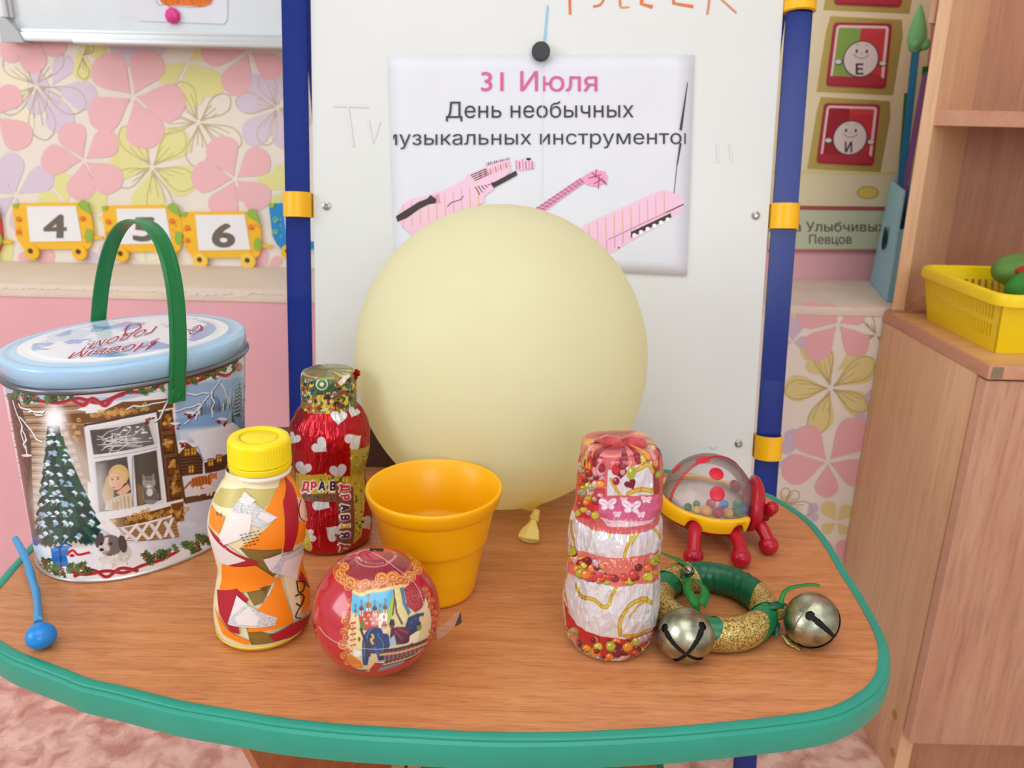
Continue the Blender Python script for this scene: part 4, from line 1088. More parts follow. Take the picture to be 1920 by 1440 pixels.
# sky-blue upper band, log wall on the left, winter view on the right
B.poly([(-20, 200), (1480, 40), (1480, 200), (1040, 240), (700, 330), (380, 340), (40, 320)], (174, 208, 236))
B.poly([(40, 310), (480, 340), (500, 1000), (700, 1130), (190, 1120), (110, 700)], (158, 128, 100))
for k in range(16):
    y = 350 + k * 45; B.line([(60, y - 10), (200, y), (480, y - 14)], 3, (196, 172, 140)); B.line([(60, y + 14), (200, y + 20), (480, y + 8)], 2, (92, 66, 46))
B.poly([(44, 300), (110, 330), (175, 560), (200, 1100), (170, 1150), (110, 700)], (78, 58, 44))
for k in range(10): B.line([(80 + k * 6, 360 + k * 50), (150, 380 + k * 60)], 2, (150, 120, 90))
B.poly([(980, 250), (1480, 110), (1480, 620), (1000, 560)], (150, 186, 226), feather=3)
B.poly([(1130, 370), (1480, 260), (1480, 560), (1240, 450), (1140, 430)], (112, 142, 176), feather=10)
for k in range(60):
    x = R.uniform(1120, 1420); y = R.uniform(380, 470) - (x - 1100) * .2; B.line([(x, y), (x + 4, y - R.uniform(30, 90))], 1.6, R.choice([(226, 236, 246), (90, 120, 150), (60, 96, 104)]))
B.poly([(985, 440), (1300, 380), (1400, 420), (1400, 520), (1000, 560)], (124, 172, 220), feather=4)
B.poly([(990, 500), (1250, 470), (1250, 520), (1010, 570)], (206, 222, 240), feather=8)
for x, y, h in ((1345, 330, 190), (1300, 440, 90), (1395, 300, 240)):
    for q in range(9):
        w = 10 + q * 3.2; yy = y - h / 2 + q * h / 9; B.poly([(x - w, yy + 18), (x, yy - 14), (x + w, yy + 14)], (62, 98, 96)); B.line([(x - w * .7, yy + 8), (x + 2, yy - 8)], 2, (220, 232, 240))
# cottages
B.poly([(1000, 640), (1060, 575), (1140, 650), (1140, 745), (1020, 760)], (92, 66, 48))
for k in range(6): B.line([(1010, 655 + k * 18), (1140, 645 + k * 18)], 2, (52, 36, 28))
B.poly([(1058, 515), (1310, 455), (1420, 520), (1420, 640), (1260, 640), (1145, 672), (1110, 590)], (232, 238, 246))
B.line([(1110, 590), (1145, 672), (1260, 640)], 2, (150, 172, 205))
B.poly([(1148, 684), (1280, 632), (1285, 712), (1155, 748)], (74, 56, 46))
for x, y in ((1052, 625), (1088, 620), (1075, 720), (1185, 682), (1232, 660)):
    B.poly([(x - 17, y - 22), (x + 17, y - 26), (x + 18, y + 20), (x - 16, y + 24)], (120, 82, 44)); B.poly([(x - 12, y - 17), (x + 12, y - 20), (x + 13, y + 15), (x - 11, y + 18)], (248, 186, 62)); B.line([(x, y - 18), (x + 1, y + 17)], 1.5, (110, 70, 34)); B.line([(x - 12, y - 4), (x + 12, y - 7)], 1.5, (110, 70, 34))
B.poly([(1010, 765), (1290, 715), (1290, 850), (1040, 885)], (222, 226, 234))
B.poly([(1030, 880), (1270, 830), (1270, 868), (1040, 918)], (96, 70, 48))
B.poly([(1040, 915), (1290, 860), (1300, 1120), (760, 1200), (700, 1130), (1000, 1080)], (206, 216, 232))
for k in range(26): B.ell(R.uniform(760, 1200), R.uniform(960, 1150), R.uniform(20, 50), R.uniform(10, 26), R.choice([(240, 244, 250), (170, 186, 214), (190, 204, 226)]), 0, .6, 12)
# ginger cat on the ledge
B.ell(1130, 795, 62, 38, (206, 130, 66), -.15); B.ell(1195, 765, 28, 24, (214, 146, 84)); B.poly([(1178, 752), (1180, 732), (1196, 748)], (200, 126, 64)); B.poly([(1205, 746), (1220, 734), (1218, 758)], (200, 126, 64))
for k in range(6): B.line([(1085 + k * 18, 772 - k * 3), (1092 + k * 17, 815)], 3, (164, 84, 36))
for x in (1098, 1118, 1165, 1185): B.line([(x, 820), (x + 4, 862)], 5, (236, 226, 216))
B.line([(1072, 790), (1045, 820), (1024, 838)], 4, (176, 104, 56), smooth=4); B.ell(1205, 780, 12, 8, (242, 232, 222)); B.ell(1160, 815, 26, 12, (240, 230, 220))
# window with carved frame
GOLD, GOLDD, BRN = (196, 144, 66), (112, 68, 24), (108, 74, 46)
def carve(poly, n, rr, seed):
    B.poly(poly, GOLDD); q = random.Random(seed); xs = [p[0] for p in poly]; ys = [p[1] for p in poly]
    for k in range(n):
        i = q.randrange(len(poly)); w = [q.random() for _ in poly]; s = sum(w); x = sum(a * p[0] for a, p in zip(w, poly)) / s; y = sum(a * p[1] for a, p in zip(w, poly)) / s
        x += (x - sum(xs) / len(xs)) * .8; y += (y - sum(ys) / len(ys)) * .45
        a0 = q.uniform(0, 6); B.line([(x + rr * math.cos(a0 + a) * (1 - a / 9), y + rr * math.sin(a0 + a) * (1 - a / 9)) for a in np.linspace(0, 6, 9)], 1.5, GOLD if k % 3 else (226, 182, 104))
B.poly([(360, 470), (480, 470), (510, 800), (470, 760), (420, 600)], (128, 92, 60)); carve([(385, 490), (440, 485), (450, 560), (400, 560)], 8, 10, 1)
carve([(366, 412), (560, 400), (690, 340), (970, 318), (975, 372), (860, 392), (640, 440), (470, 462), (380, 455)], 46, 13, 2)
B.poly([(430, 385), (520, 345), (660, 350), (590, 375), (520, 398)], (240, 242, 246))
B.line([(480, 470), (700, 428), (880, 392)], 4, (58, 44, 36))
B.poly([(884, 398), (962, 385), (1042, 905), (945, 920)], BRN); B.line([(884, 398), (945, 920)], 2, (60, 40, 26)); B.line([(962, 385), (1042, 905)], 2, (66, 44, 28))
for x, y in ((940, 450), (948, 580), (966, 705), (982, 835)):
    B.poly([(x - 30, y - 50), (x + 30, y - 58), (x + 36, y + 48), (x - 26, y + 56)], (66, 42, 22)); carve([(x - 22, y - 40), (x + 24, y - 46), (x + 28, y + 38), (x - 18, y + 44)], 10, 10, x)
B.poly([(472, 482), (872, 428), (922, 905), (640, 975), (530, 968)], (226, 228, 234))
for p in ([(506, 500), (830, 452), (868, 578), (526, 638)], [(536, 678), (714, 648), (748, 928), (640, 950), (560, 960)], [(750, 642), (880, 612), (908, 892), (772, 928)]): B.poly(p, (74, 68, 64))
B.poly([(620, 500), (830, 460), (862, 575), (700, 600)], (140, 140, 142), .6, 20)
for k in range(16): B.line(wiggle((R.uniform(520, 640), R.uniform(540, 630)), (R.uniform(660, 850), R.uniform(470, 590)), 4, 14), 1.4, (214, 218, 224))
for k in range(12): B.ell(R.uniform(700, 850), R.uniform(480, 560), R.uniform(6, 16), 5, (236, 240, 244), 0, .9)
B.line([(745, 650), (750, 930)], 1.5, (150, 150, 158)); B.line([(527, 655), (885, 596)], 1.5, (160, 162, 170))
# curtain, girl, grey cat
B.poly([(538, 690), (600, 680), (580, 790), (600, 880), (560, 955)], (120, 116, 112), .8, 8)
B.ell(668, 752, 58, 60, (212, 180, 116)); B.poly([(600, 760), (640, 740), (640, 900), (600, 940), (575, 860)], (190, 156, 96)); B.ell(655, 785, 44, 52, (234, 186, 156)); B.poly([(622, 745), (650, 712), (710, 740), (712, 800), (690, 770), (650, 742)], (220, 190, 128))
for x, y in ((632, 778), (664, 774)): B.ell(x, y, 6, 4, (70, 60, 56))
B.ell(640, 822, 9, 4, (186, 84, 78)); B.ell(668, 806, 12, 10, (232, 160, 138), 0, .6, 6); B.line([(622, 770), (634, 764)], 1.4, (150, 110, 70)); B.line([(655, 765), (672, 762)], 1.4, (150, 110, 70)); B.ell(637, 796, 5, 5, (226, 170, 142))
B.poly([(655, 850), (720, 800), (735, 830), (690, 880)], (230, 180, 150)); B.poly([(600, 900), (660, 870), (740, 850), (745, 930), (640, 950), (590, 950)], (214, 200, 178)); B.poly([(628, 910), (670, 900), (668, 950), (632, 950)], (190, 160, 120))
for k in range(6): B.line([(610 + k * 22, 890 - k * 4), (618 + k * 22, 940)], 1.4, (170, 152, 128))
B.poly([(770, 800), (810, 820), (820, 910), (780, 925)], (130, 104, 74)); B.ell(848, 870, 46, 48, (140, 136, 134)); B.ell(838, 795, 38, 36, (160, 156, 152)); B.poly([(802, 785), (800, 745), (826, 766)], (140, 134, 130)); B.poly([(848, 762), (866, 738), (872, 785)], (140, 134, 130))
for k in range(7): B.line([(812 + k * 12, 840), (816 + k * 11, 890)], 2, (88, 84, 82))
for k in range(4): B.line([(820 + k * 11, 765), (822 + k * 10, 782)], 1.6, (84, 80, 78))
for x in (824, 852): B.ell(x, 796, 6, 5, (180, 186, 110)); B.ell(x, 796, 2.5, 4, (30, 30, 28))
B.ell(838, 815, 13, 9, (226, 222, 218)); B.ell(838, 808, 4, 3, (190, 120, 110)); B.ell(842, 850, 18, 22, (222, 220, 216))
# sill, lattice
B.poly([(600, 962), (760, 935), (1030, 885), (1035, 912), (660, 985), (610, 1010)], (240, 242, 246)); carve([(615, 1000), (960, 925), (965, 975), (660, 1048)], 34, 13, 5); carve([(962, 915), (1032, 900), (1036, 1010), (970, 1018)], 12, 11, 6)
B.poly([(660, 1052), (985, 985), (1010, 1100), (760, 1125)], (166, 124, 78))
for k in range(6): B.line([(680, 1060 + k * 12), (1000, 1000 + k * 20)], 1.6, (120, 84, 50))
for k in range(4): B.line([(690 + k * 80, 1125 - k * 10), (770 + k * 66, 1030 - k * 10)], 5, (240, 242, 246)); B.line([(690 + k * 80, 1055 - k * 12), (765 + k * 70, 1118 - k * 6)], 5, (228, 232, 240))
# tree with snow, glow and star
for r, a in ((150, .25), (120, .4)): B.poly([(300 - r * .3, 430), (300 + r * .4, 430), (560 + r * .3, 760), (690, 1060), (560, 1160), (230, 1180), (170, 900), (210, 660)], (246, 248, 252), a, 26)
for q in range(11):
    y = 500 + q * 57; w0 = 30 + q * 20.5; xc = 300 + q * 9.5
    for k in range(5 + q):
        u = (k + .5) / (5 + q) * 2 - 1; x = xc + u * w0 * 0.92; y2 = y + 34 + 26 * abs(u) + R.uniform(-8, 8)
        B.poly([(xc + u * w0 * .55 - 20, y - 24), (xc + u * w0 * .55 + 22, y - 24), (x + 26, y2 + 8), (x + 4, y2 + 38), (x - 20, y2 + 10)], R.choice([(26, 66, 58), (34, 82, 66), (22, 54, 56), (40, 92, 72)]))
    for k in range(3 + q):
        u = R.uniform(-1, 1); x = xc + u * w0 * .8; yy = y + R.uniform(-6, 30); B.poly([(x - 16, yy), (x, yy - 9), (x + 18, yy + 5), (x + 10 + u * 14, yy + 17), (x - 4, yy + 8)], R.choice([(236, 242, 248), (204, 220, 238), (150, 182, 214)]))
        B.line([(x + u * 6, yy + 6), (x + u * 18, yy + 26)], 1.4, (186, 208, 226))
B.ell(305, 430, 52, 58, (252, 253, 255), 0, 1, 26); B.ell(305, 430, 30, 80, (254, 254, 255), 0, .8, 20); B.poly([(270, 400), (345, 400), (345, 470), (270, 470)], (255, 255, 255), .9, 8)
# snowy ground, gifts, puppy
B.poly([(180, 1130), (300, 1170), (560, 1130), (760, 1130), (900, 1200), (760, 1290), (400, 1320), (220, 1270)], (238, 242, 248), .95, 10)
B.poly([(284, 1165), (382, 1158), (392, 1262), (300, 1270)], (40, 112, 196)); B.poly([(284, 1165), (330, 1150), (400, 1150), (382, 1172), (300, 1180)], (66, 140, 214)); B.line([(336, 1160), (345, 1266)], 4, (28, 66, 140))
B.line([(305, 1150), (335, 1160), (360, 1135), (400, 1150)], 4, (30, 76, 150), smooth=4); B.poly([(186, 1140), (236, 1150), (240, 1220), (196, 1220)], (224, 230, 244)); B.poly([(190, 1095), (225, 1120), (210, 1150), (184, 1140)], (46, 60, 140))
B.poly([(374, 1205), (520, 1190), (536, 1262), (390, 1268)], (236, 238, 244)); B.line([(374, 1207), (520, 1192)], 2, (196, 202, 216)); B.line([(380, 1195), (410, 1175), (440, 1200), (500, 1188)], 5, (204, 32, 48), smooth=4); B.ell(405, 1205, 14, 9, (190, 24, 40))
B.ell(640, 1225, 80, 55, (232, 228, 224)); B.ell(700, 1190, 40, 50, (214, 206, 200)); B.ell(620, 1148, 68, 60, (110, 104, 106)); B.ell(690, 1140, 24, 50, (70, 64, 66), -.2); B.ell(560, 1120, 24, 44, (84, 78, 80), .2); B.ell(585, 1165, 34, 26, (214, 208, 204)); B.ell(572, 1172, 12, 9, (24, 22, 24))
for x, y in ((570, 1140), (625, 1138)): B.ell(x, y, 7, 8, (28, 22, 22))
B.ell(600, 1185, 16, 6, (160, 150, 150)); B.line([(600, 1110), (592, 1150)], 6, (222, 216, 212))
for k in range(30): x, y = R.uniform(560, 720), R.uniform(1190, 1270); B.line([(x, y), (x + R.uniform(-8, 8), y + 14)], 1.3, R.choice([(190, 182, 178), (248, 246, 244)]))
for x in (545, 610, 690): B.ell(x, 1262, 24, 14, (244, 242, 240))
# snowy branches and berries
for a, b in (((80, 340), (150, 610)), ((100, 360), (240, 430)), ((120, 430), (230, 580)), ((130, 480), (150, 640)), ((160, 400), (250, 400))):
    P = wiggle(a, b, 6, 12); B.line(P, 4, (110, 92, 84)); B.line([(x - 2, y - 4) for x, y in P], 3, (248, 250, 252))
for a, b in (((1250, 220), (1040, 470)), ((1240, 240), (1300, 350)), ((1180, 300), (1060, 300)), ((1200, 280), (1200, 420)), ((1140, 350), (1000, 400)), ((960, 320), (880, 460)), ((1130, 370), (1110, 440)), ((930, 340), (720, 380))):
    P = wiggle(a, b, 6, 9); B.line(P, 3, (70, 84, 116)); B.line([(x - 2, y - 3) for x, y in P], 2.4, (244, 248, 252))
for x, y in ((150, 660), (840, 440), (985, 480), (1070, 420), (1250, 455), (1030, 580)):
    for k in range(9): B.ell(x + R.uniform(-26, 26), y + R.uniform(-14, 20), 7, 7, R.choice([(122, 22, 36), (156, 34, 48), (90, 16, 30)]))
    B.ell(x, y - 18, 30, 8, (244, 247, 250), 0, .9)
# holly garlands with a red ribbon, top and bottom
def holly(x, y, r, seed):
    q = random.Random(seed)
    for k in range(5):
        a = q.uniform(0, 6.28); cx, cy = x + q.uniform(-.7, .7) * r, y + q.uniform(-.5, .5) * r; pts = []
        for i in range(14):
            t = i / 14 * 2 * PI; rr = (1.0 if i % 2 == 0 else .62) * r * .62; pts.append((cx + rr * math.cos(t) * math.cos(a) - rr * .5 * math.sin(t) * math.sin(a), cy + rr * math.cos(t) * math.sin(a) + rr * .5 * math.sin(t) * math.cos(a)))
        B.poly(pts, q.choice([(36, 78, 40), (52, 98, 50), (28, 60, 36), (74, 116, 60)])); B.line([(cx - r * .5 * math.cos(a), cy - r * .5 * math.sin(a)), (cx + r * .5 * math.cos(a), cy + r * .5 * math.sin(a))], 1, (120, 150, 90))
    for k in range(3): B.ell(x + q.uniform(-14, 14), y + q.uniform(-10, 10), 6, 6, (206, 70, 44))
def rib(P): B.line(P, 6, (164, 24, 44), smooth=5); B.line([(x, y + 9) for x, y in P], 2, (206, 70, 84), smooth=5)
rib([(190, 330), (330, 345), (440, 320), (560, 345), (700, 290), (830, 280), (925, 232)]); rib([(400, 325), (470, 360), (520, 320), (590, 362), (640, 318), (690, 300)])
rib([(1030, 240), (1130, 215), (1200, 180), (1280, 190), (1340, 130)]); B.ell(1345, 145, 22, 26, (196, 70, 70), .3, .8)
for i, (x, y) in enumerate(((80, 290), (120, 320), (190, 310), (290, 300), (340, 320), (380, 290), (720, 255), (770, 245), (830, 262), (880, 240), (1050, 210), (1090, 205), (1140, 190), (1190, 175), (1240, 150), (1290, 130))): holly(x, y, 58 - i * .6, i)
rib([(380, 1290), (480, 1310), (600, 1290), (700, 1300), (800, 1260), (900, 1230), (1000, 1180)]); rib([(420, 1320), (520, 1285), (600, 1325), (680, 1275), (770, 1290)])
for i, (x, y) in enumerate(((240, 1260), (290, 1290), (350, 1295), (430, 1285), (480, 1275), (820, 1225), (870, 1205), (950, 1190), (1080, 1140), (1130, 1120), (1170, 1100), (1110, 1160))): holly(x, y, 56, 40 + i)
tin = thing('gift_tin', 'oval blue and white gift tin with a printed snowy scene and a green handle', 'tin', (TC[0], TC[1], ZT))
link('body', tinS.mesh('body', tinC), vcol('printed_tin', 0.22, 0.0, 0.5), tin, True)
def tin_loft(rows, caps=(False, False)):
    """rows: (s for centre/lean, grow, z)"""
    bm = bmesh.new(); rings = []; T = np.linspace(0, 2 * PI, 120, endpoint=False)
    for s, g, z in rows:
        x, y = tin_xy(T, s, g); rings.append([bm.verts.new((a, b, ZT + z)) for a, b in zip(x, y)])
    for a, b in zip(rings, rings[1:]):
        for i in range(120): bm.faces.new((a[i], a[(i + 1) % 120], b[(i + 1) % 120], b[i]))
    if caps[0]: bm.faces.new(rings[0][::-1])
    if caps[1]: bm.faces.new(rings[-1])
    return bm
m_tinrim = mat('rolled_tin_rim', (120, 124, 130), 0.3, 0.9)
obj('base_rim', tin_loft([(0, -.002, 0.0), (0, .0006, 0.0003), (0, .0012, .0016), (0, .0004, .0028), (0, -.001, .003)], (True, False)), mat('bright_tin_rim', (206, 206, 204), 0.3, 0.8), tin, True)
obj('body_rim', tin_loft([(1, -.001, .1480), (1, .0014, .1486), (1, .0026, .1502), (1, .0024, .1516), (1, .0010, .1528), (1, -.001, .1534)]), m_tinrim, tin, True)
m_lid = mat('pale_blue_tin', (166, 206, 236), 0.25, coat=0.5)
lid = obj('lid', tin_loft([(1, -.0008, .1530), (1, .0006, .1532), (1, .0008, .1645), (1, .0002, .1660), (1, -.0015, .1668), (1, -.0050, .1668), (1, -.0066, .1662), (1, -.0090, .1668), (1, -.010, .1674)], (False, True)), m_lid, tin, True)
# printed oval on the lid
lc = Canvas(300, 120, (190, 212, 238))
nz = vnoise(300, 120, 5, 6, 4); n2 = vnoise(300, 120, 12, 10, 9)
for lo, c in ((.50, (214, 226, 242)), (.60, (244, 247, 252))): lc.a += (nz > lo)[..., None] * (np.array(c) - lc.a) * .8
lc.a += ((n2 > .47) & (nz < .62))[..., None] * (np.array((120, 158, 212)) - lc.a) * .75
V = []; Cc = []; nr = 36; T = np.linspace(0, 2 * PI, 160, endpoint=False)
for j in range(nr + 1):
    g = -0.011 - 0.058 * (1 - (1 - j / nr) ** 1.0) * 1.0
    x, y = tin_xy(T, 1, 0); cx, cy = TC[0] + TLX, TC[1] + TLY; k = (1 - .145) * (1 - j / nr) + 1e-4
    px_ = cx + (x - cx) * k; py_ = cy + (y - cy) * k
    z = ZT + .16745 + 0.0006 * (j > 3) + 0 * px_
    V.append(np.stack([px_, py_, z], 1))
    uu = ((px_ - cx) / .2 + .5) * 299; vv = ((py_ - cy) / .2 + .5) * 119
    c = lc.a[np.clip(vv, 0, 119).astype(int), np.clip(uu, 0, 299).astype(int)]
    if j < 5: c = np.ones_like(c) * np.array((238, 242, 246))
    Cc.append(c)
V = np.concatenate(V); Cc = np.concatenate(Cc)
Fc = []
for j in range(nr):
    i = np.arange(160); k = (i + 1) % 160; Fc.append(np.stack([j * 160 + i, j * 160 + k, (j + 1) * 160 + k, (j + 1) * 160 + i], 1))
me = np_mesh('lid_print', V, np.concatenate(Fc)); C4 = np.ones((len(V), 4), np.float32); C4[:, :3] = lin(np.clip(Cc, 0, 255))
me.color_attributes.new('Col', 'FLOAT_COLOR', 'POINT').data.foreach_set('color', C4.ravel())
link('lid_print', me, vcol('printed_tin', 0.22), lid, True)
pr = Print(lambda x, y, d: np.array([TC[0] + TLX + x, TC[1] + TLY + y, ZT + .1683 + d]))
def lid_text(s, P0, P1, h, rgb, lay, bold):
    """upside-down script: runs from P0 to P1 (measured points), letter tops towards the viewer"""
    T = text_tris(s, bold, 0.35); xs = [p[0] for t in T for p in t]; x0, x1 = min(xs), max(xs)
    D = (np.array(P1, float) - P0) / (x1 - x0)
    for t in T:
        q = []
        for p in t:
            m = np.array(P0, float) + D * (p[0] - x0) + np.array([-.35, 1.0]) * h * p[1]
            w = onZ(m[0] / 3.79, 380 + m[1] / 3.79, ZT + .1683); q.append((w[0] - TC[0] - TLX, w[1] - TC[1] - TLY))
        pr.poly(q, rgb, lay)
for lay, bold, rgb in ((1, .045, (246, 242, 246)), (2, .0, (184, 58, 74))):
    lid_text('годом!', (1120, 878), (590, 1012), 76, rgb, lay, bold); lid_text('Новым', (1110, 985), (490, 1072), 70, rgb, lay, bold); lid_text('С', (1440, 868), (1360, 882), 80, rgb, lay, bold)
def lz(P): return [tuple((onZ(x / 3.79, 380 + y / 3.79, ZT + .1683) - np.array([TC[0] + TLX, TC[1] + TLY, 0]))[:2]) for x, y in P]
for P in ([(905, 950), (890, 910), (920, 870), (980, 862), (1000, 885), (950, 925)], [(1110, 985), (1085, 1010), (1075, 995), (1130, 965)], [(1440, 885), (1420, 915), (1360, 910), (1330, 900)]): pr.stroke(lz(P), .0011, (184, 58, 74), 3, smooth=5)
pr.build('lid_lettering', lid, 0.3, label='red script lettering on the lid, upside down')
# handle: flat green strap from side to side
m_hand = mat('green_handle_plastic', (16, 116, 58), 0.32)
hp = []
def bary(z, px, py): return onY(px, py, z)
Pf = Vector(onY(328, 722, 0)) if False else None
q0 = np.array(tinS.bvh.ray_cast(Vector(EYE), Vector(ray(326, 735)).normalized())[0])
c0 = np.array([TC[0] + TLX, TC[1] + TLY])
dirv = q0[:2] - c0; dirv = dirv / np.linalg.norm(dirv); L = np.linalg.norm(q0[:2] - c0) + 0.0022
nrm = np.array([-dirv[1], dirv[0]])
prof = []
zb_ = q0[2] - 0.003
zt_ = ZT + 0.2530
for k in range(41):
    a = PI * k / 40; w = -math.cos(a)
    r = L if False else L * np.sign(math.cos(a)) * abs(math.cos(a)) ** 0.85
    h = math.sin(a) ** 0.90
    prof.append((r, zb_ + 0.012 + (zt_ - zb_ - 0.012) * h))
prof = [(L, zb_ - 0.004)] + prof + [(-L, zb_ - 0.004)]
bm = bmesh.new(); rings = []
for i, (r, z) in enumerate(prof):
    a, b = prof[max(i - 1, 0)], prof[min(i + 1, len(prof) - 1)]; t = np.array([b[0] - a[0], b[1] - a[1]]); t /= np.linalg.norm(t) + 1e-9; n2_ = np.array([-t[1], t[0]])
    if n2_ @ np.array([r, z - zb_]) < 0: n2_ = -n2_
    ring = []
    w = 0.0061
    for u, v in ((-w, 0), (-w, .0016), (-w + .0022, .0022), (-w + .003, .0014), (w - .003, .0014), (w - .0022, .0022), (w, .0016), (w, 0), (w - .002, -.0006), (-w + .002, -.0006)):
        p = c0 + dirv * (r + n2_[0] * v) + nrm * (u + .019 * max(0, (z - zb_) / .115)); ring.append(bm.verts.new((p[0], p[1], z + n2_[1] * v)))
    rings.append(ring)
for a, b in zip(rings, rings[1:]):
    for k in range(10): bm.faces.new((a[k], a[(k + 1) % 10], b[(k + 1) % 10], b[k]))
bm.faces.new(rings[0]); bm.faces.new(rings[-1][::-1])
hd = obj('handle', bm, m_hand, tin)
for s in (1, -1):
    p = c0 + dirv * s * (L + 0.0014)
    obj('pivot', lathe([(0, 0), (.0040, 0), (.0040, .0008), (.0030, .0012), (.0026, .0008), (0, .0008)], 20, axisM((p[0], p[1], zb_ + .003), (dirv[0] * s, dirv[1] * s, 0)), False, False), m_hand, hd)

# ------------------------------------------------------------------ mallet
m_mal = mat('blue_mallet_plastic', (30, 136, 214), 0.3)
mp = [onZ(72, 1168, ZT + .009), onZ(68.7, 1117, ZT + .0085), onZ(60.7, 1088, ZT + .0085), onZ(48, 1047, ZT + .010), onZ(28.8, 1010, ZT + .0125)]
mal = thing('mallet', 'small blue plastic mallet with a round head at the left edge of the table', 'mallet', (mp[0][0], mp[0][1], ZT))
obj('handle', tube(spline(mp, 6), [0.0026 + 0.0002 * math.sin(k) for k in range(25)], 14), mat('blue_handle_plastic', (70, 152, 206), 0.4), mal)
hc = onZ(77, 1192, ZT + .0088)
obj('head', ball(hc, (.0094, .0090, .0084), 32, 20), m_mal, mal, True)

# ------------------------------------------------------------------ dark brown box behind the red bottle
a = onY(516, 818, .748); b = onY(700, 801, .748)
bx = obj('brown_box', prism([(-0.235, .744, ZT + 0.0003), (-0.100, .744, ZT + 0.0003), (-0.100, .744, ZT + .0425), (-0.235, .744, ZT + .033)], (0, 0.018, 0)), mat('dark_brown_card', (84, 58, 50), 0.5), None, False)
tag(bx, 'dark brown box at the back of the table behind the red wrapped bottle', 'box')

# ------------------------------------------------------------------ balloon
BC = np.array([-0.0098, .6835, ZT + .1327]); BR = (0.1263, 0.1190, 0.1326)
nk = np.array([0.0205, .6150, ZT + .0195]); nd = nk - BC; nd /= np.linalg.norm(nd)
bm = bmesh.new(); bmesh.ops.create_icosphere(bm, subdivisions=6, radius=1.0)
for v in bm.verts:
    d = np.array(v.co); al = math.acos(max(-1, min(1, float(d @ nd))))
    p = d * np.array(BR); g = 0.005 * math.exp(-(al / .045) ** 2)
    v.co = BC + p + nd * g
def balloon_mat():
    m = bpy.data.materials.new('yellow_latex'); m.use_nodes = True; nt = m.node_tree; b = nt.nodes['Principled BSDF']; out = nt.nodes['Material Output']
    b.inputs['Base Color'].default_value = tuple(lin((247, 241, 200))) + (1,); b.inputs['Roughness'].default_value = 0.42; b.inputs['Specular IOR Level'].default_value = 0.35
    n = nt.nodes.new('ShaderNodeTexNoise'); n.inputs['Scale'].default_value = 6
    r = nt.nodes.new('ShaderNodeValToRGB'); r.color_ramp.elements[0].color = tuple(lin((251, 248, 208))) + (1,); r.color_ramp.elements[1].color = tuple(lin((252, 250, 216))) + (1,)
    nt.links.new(n.outputs['Fac'], r.inputs[0])
    tc = nt.nodes.new('ShaderNodeTexCoord'); ds = nt.nodes.new('ShaderNodeVectorMath'); ds.operation = 'DISTANCE'; ds.inputs[1].default_value = tuple(nk - np.array([BC[0], BC[1], ZT]))
    nt.links.new(tc.outputs['Object'], ds.inputs[0]); r2 = nt.nodes.new('ShaderNodeValToRGB'); e = r2.color_ramp.elements      # the rubber is thicker and deeper coloured at the neck
    e[0].position = 0.004; e[1].position = 0.075; e[0].color = (1, 1, 1, 1); e[1].color = (0, 0, 0, 1); e.new(.02).color = (.5, .5, .5, 1)
    nt.links.new(ds.outputs['Value'], r2.inputs[0]); mc = nt.nodes.new('ShaderNodeMix'); mc.data_type = 'RGBA'; nt.links.new(r2.outputs[0], mc.inputs[0])
    nt.links.new(r.outputs[0], mc.inputs[6]); mc.inputs[7].default_value = tuple(lin((238, 196, 84))) + (1,)
    nt.links.new(mc.outputs[2], b.inputs['Base Color'])
    t = nt.nodes.new('ShaderNodeBsdfTranslucent'); nt.links.new(mc.outputs[2], t.inputs[0])
    mx = nt.nodes.new('ShaderNodeMixShader'); mx.inputs[0].default_value = 0.5
    nt.links.new(b.outputs[0], mx.inputs[1]); nt.links.new(t.outputs[0], mx.inputs[2]); nt.links.new(mx.outputs[0], out.inputs[0])
    return m
bal = thing('balloon', 'large pale yellow balloon lying on the table against the easel, knot towards the viewer', 'balloon', (BC[0], BC[1], ZT))
obj('balloon_skin', bm, balloon_mat(), bal, True)
m_knot = mat('deep_yellow_latex', (252, 220, 122), 0.45, sss=0.2)
kp = Vector(nk + nd * 0.004)
e_ = Vector((0.0163, .5975, ZT + .0042)); ax = (e_ - kp).normalized(); X, Y, Z = frame_for(ax)
up = Vector((0, 0, 1)) - ax * ax.z; up.normalize(); sd = ax.cross(up)
bm = bmesh.new(); rings = []; LN = (e_ - kp).length
for t, w, h in ((-.35, .003, .003), (-.1, .0036, .0034), (.08, .0026, .0026), (.2, .0030, .0026), (.4, .0050, .0034), (.65, .0070, .0038), (.9, .0083, .0036), (.97, .0090, .0040), (1.02, .0094, .0042), (1.06, .0090, .0038), (1.02, .0080, .0028), (.7, .006, .002)):
    ring = []
    for k in range(40):
        a = 2 * PI * k / 40; pl_ = 1 + .10 * math.sin(5 * a + 1) * max(0, min(1, t * 2)) * (1 if t < .95 else .2)
        ring.append(bm.verts.new(kp + ax * (LN * t + .002 * math.cos(a) ** 2 * (t > .6) * -1) + sd * (w * math.cos(a) * pl_) + up * (h * math.sin(a) * pl_)))
    rings.append(ring)
for a, b in zip(rings, rings[1:]):
    for k in range(40): bm.faces.new((a[k], a[(k + 1) % 40], b[(k + 1) % 40], b[k]))
obj('neck', bm, m_knot, bal, True, label='deeper yellow flared neck below the knot')
bm = bmesh.new()
for rr, tilt in ((.0032, .4), (.0030, -.7)):
    x2, y2, _ = frame_for(ax + sd * tilt)
    add_tube(bm, [kp + ax * .0005 + (x2 * math.cos(a) + y2 * math.sin(a)) * rr for a in np.linspace(0, 2 * PI, 21)], 0.0014, 8)
obj('knot', bm, m_knot, bal, True, label='deeper yellow rolled knot')

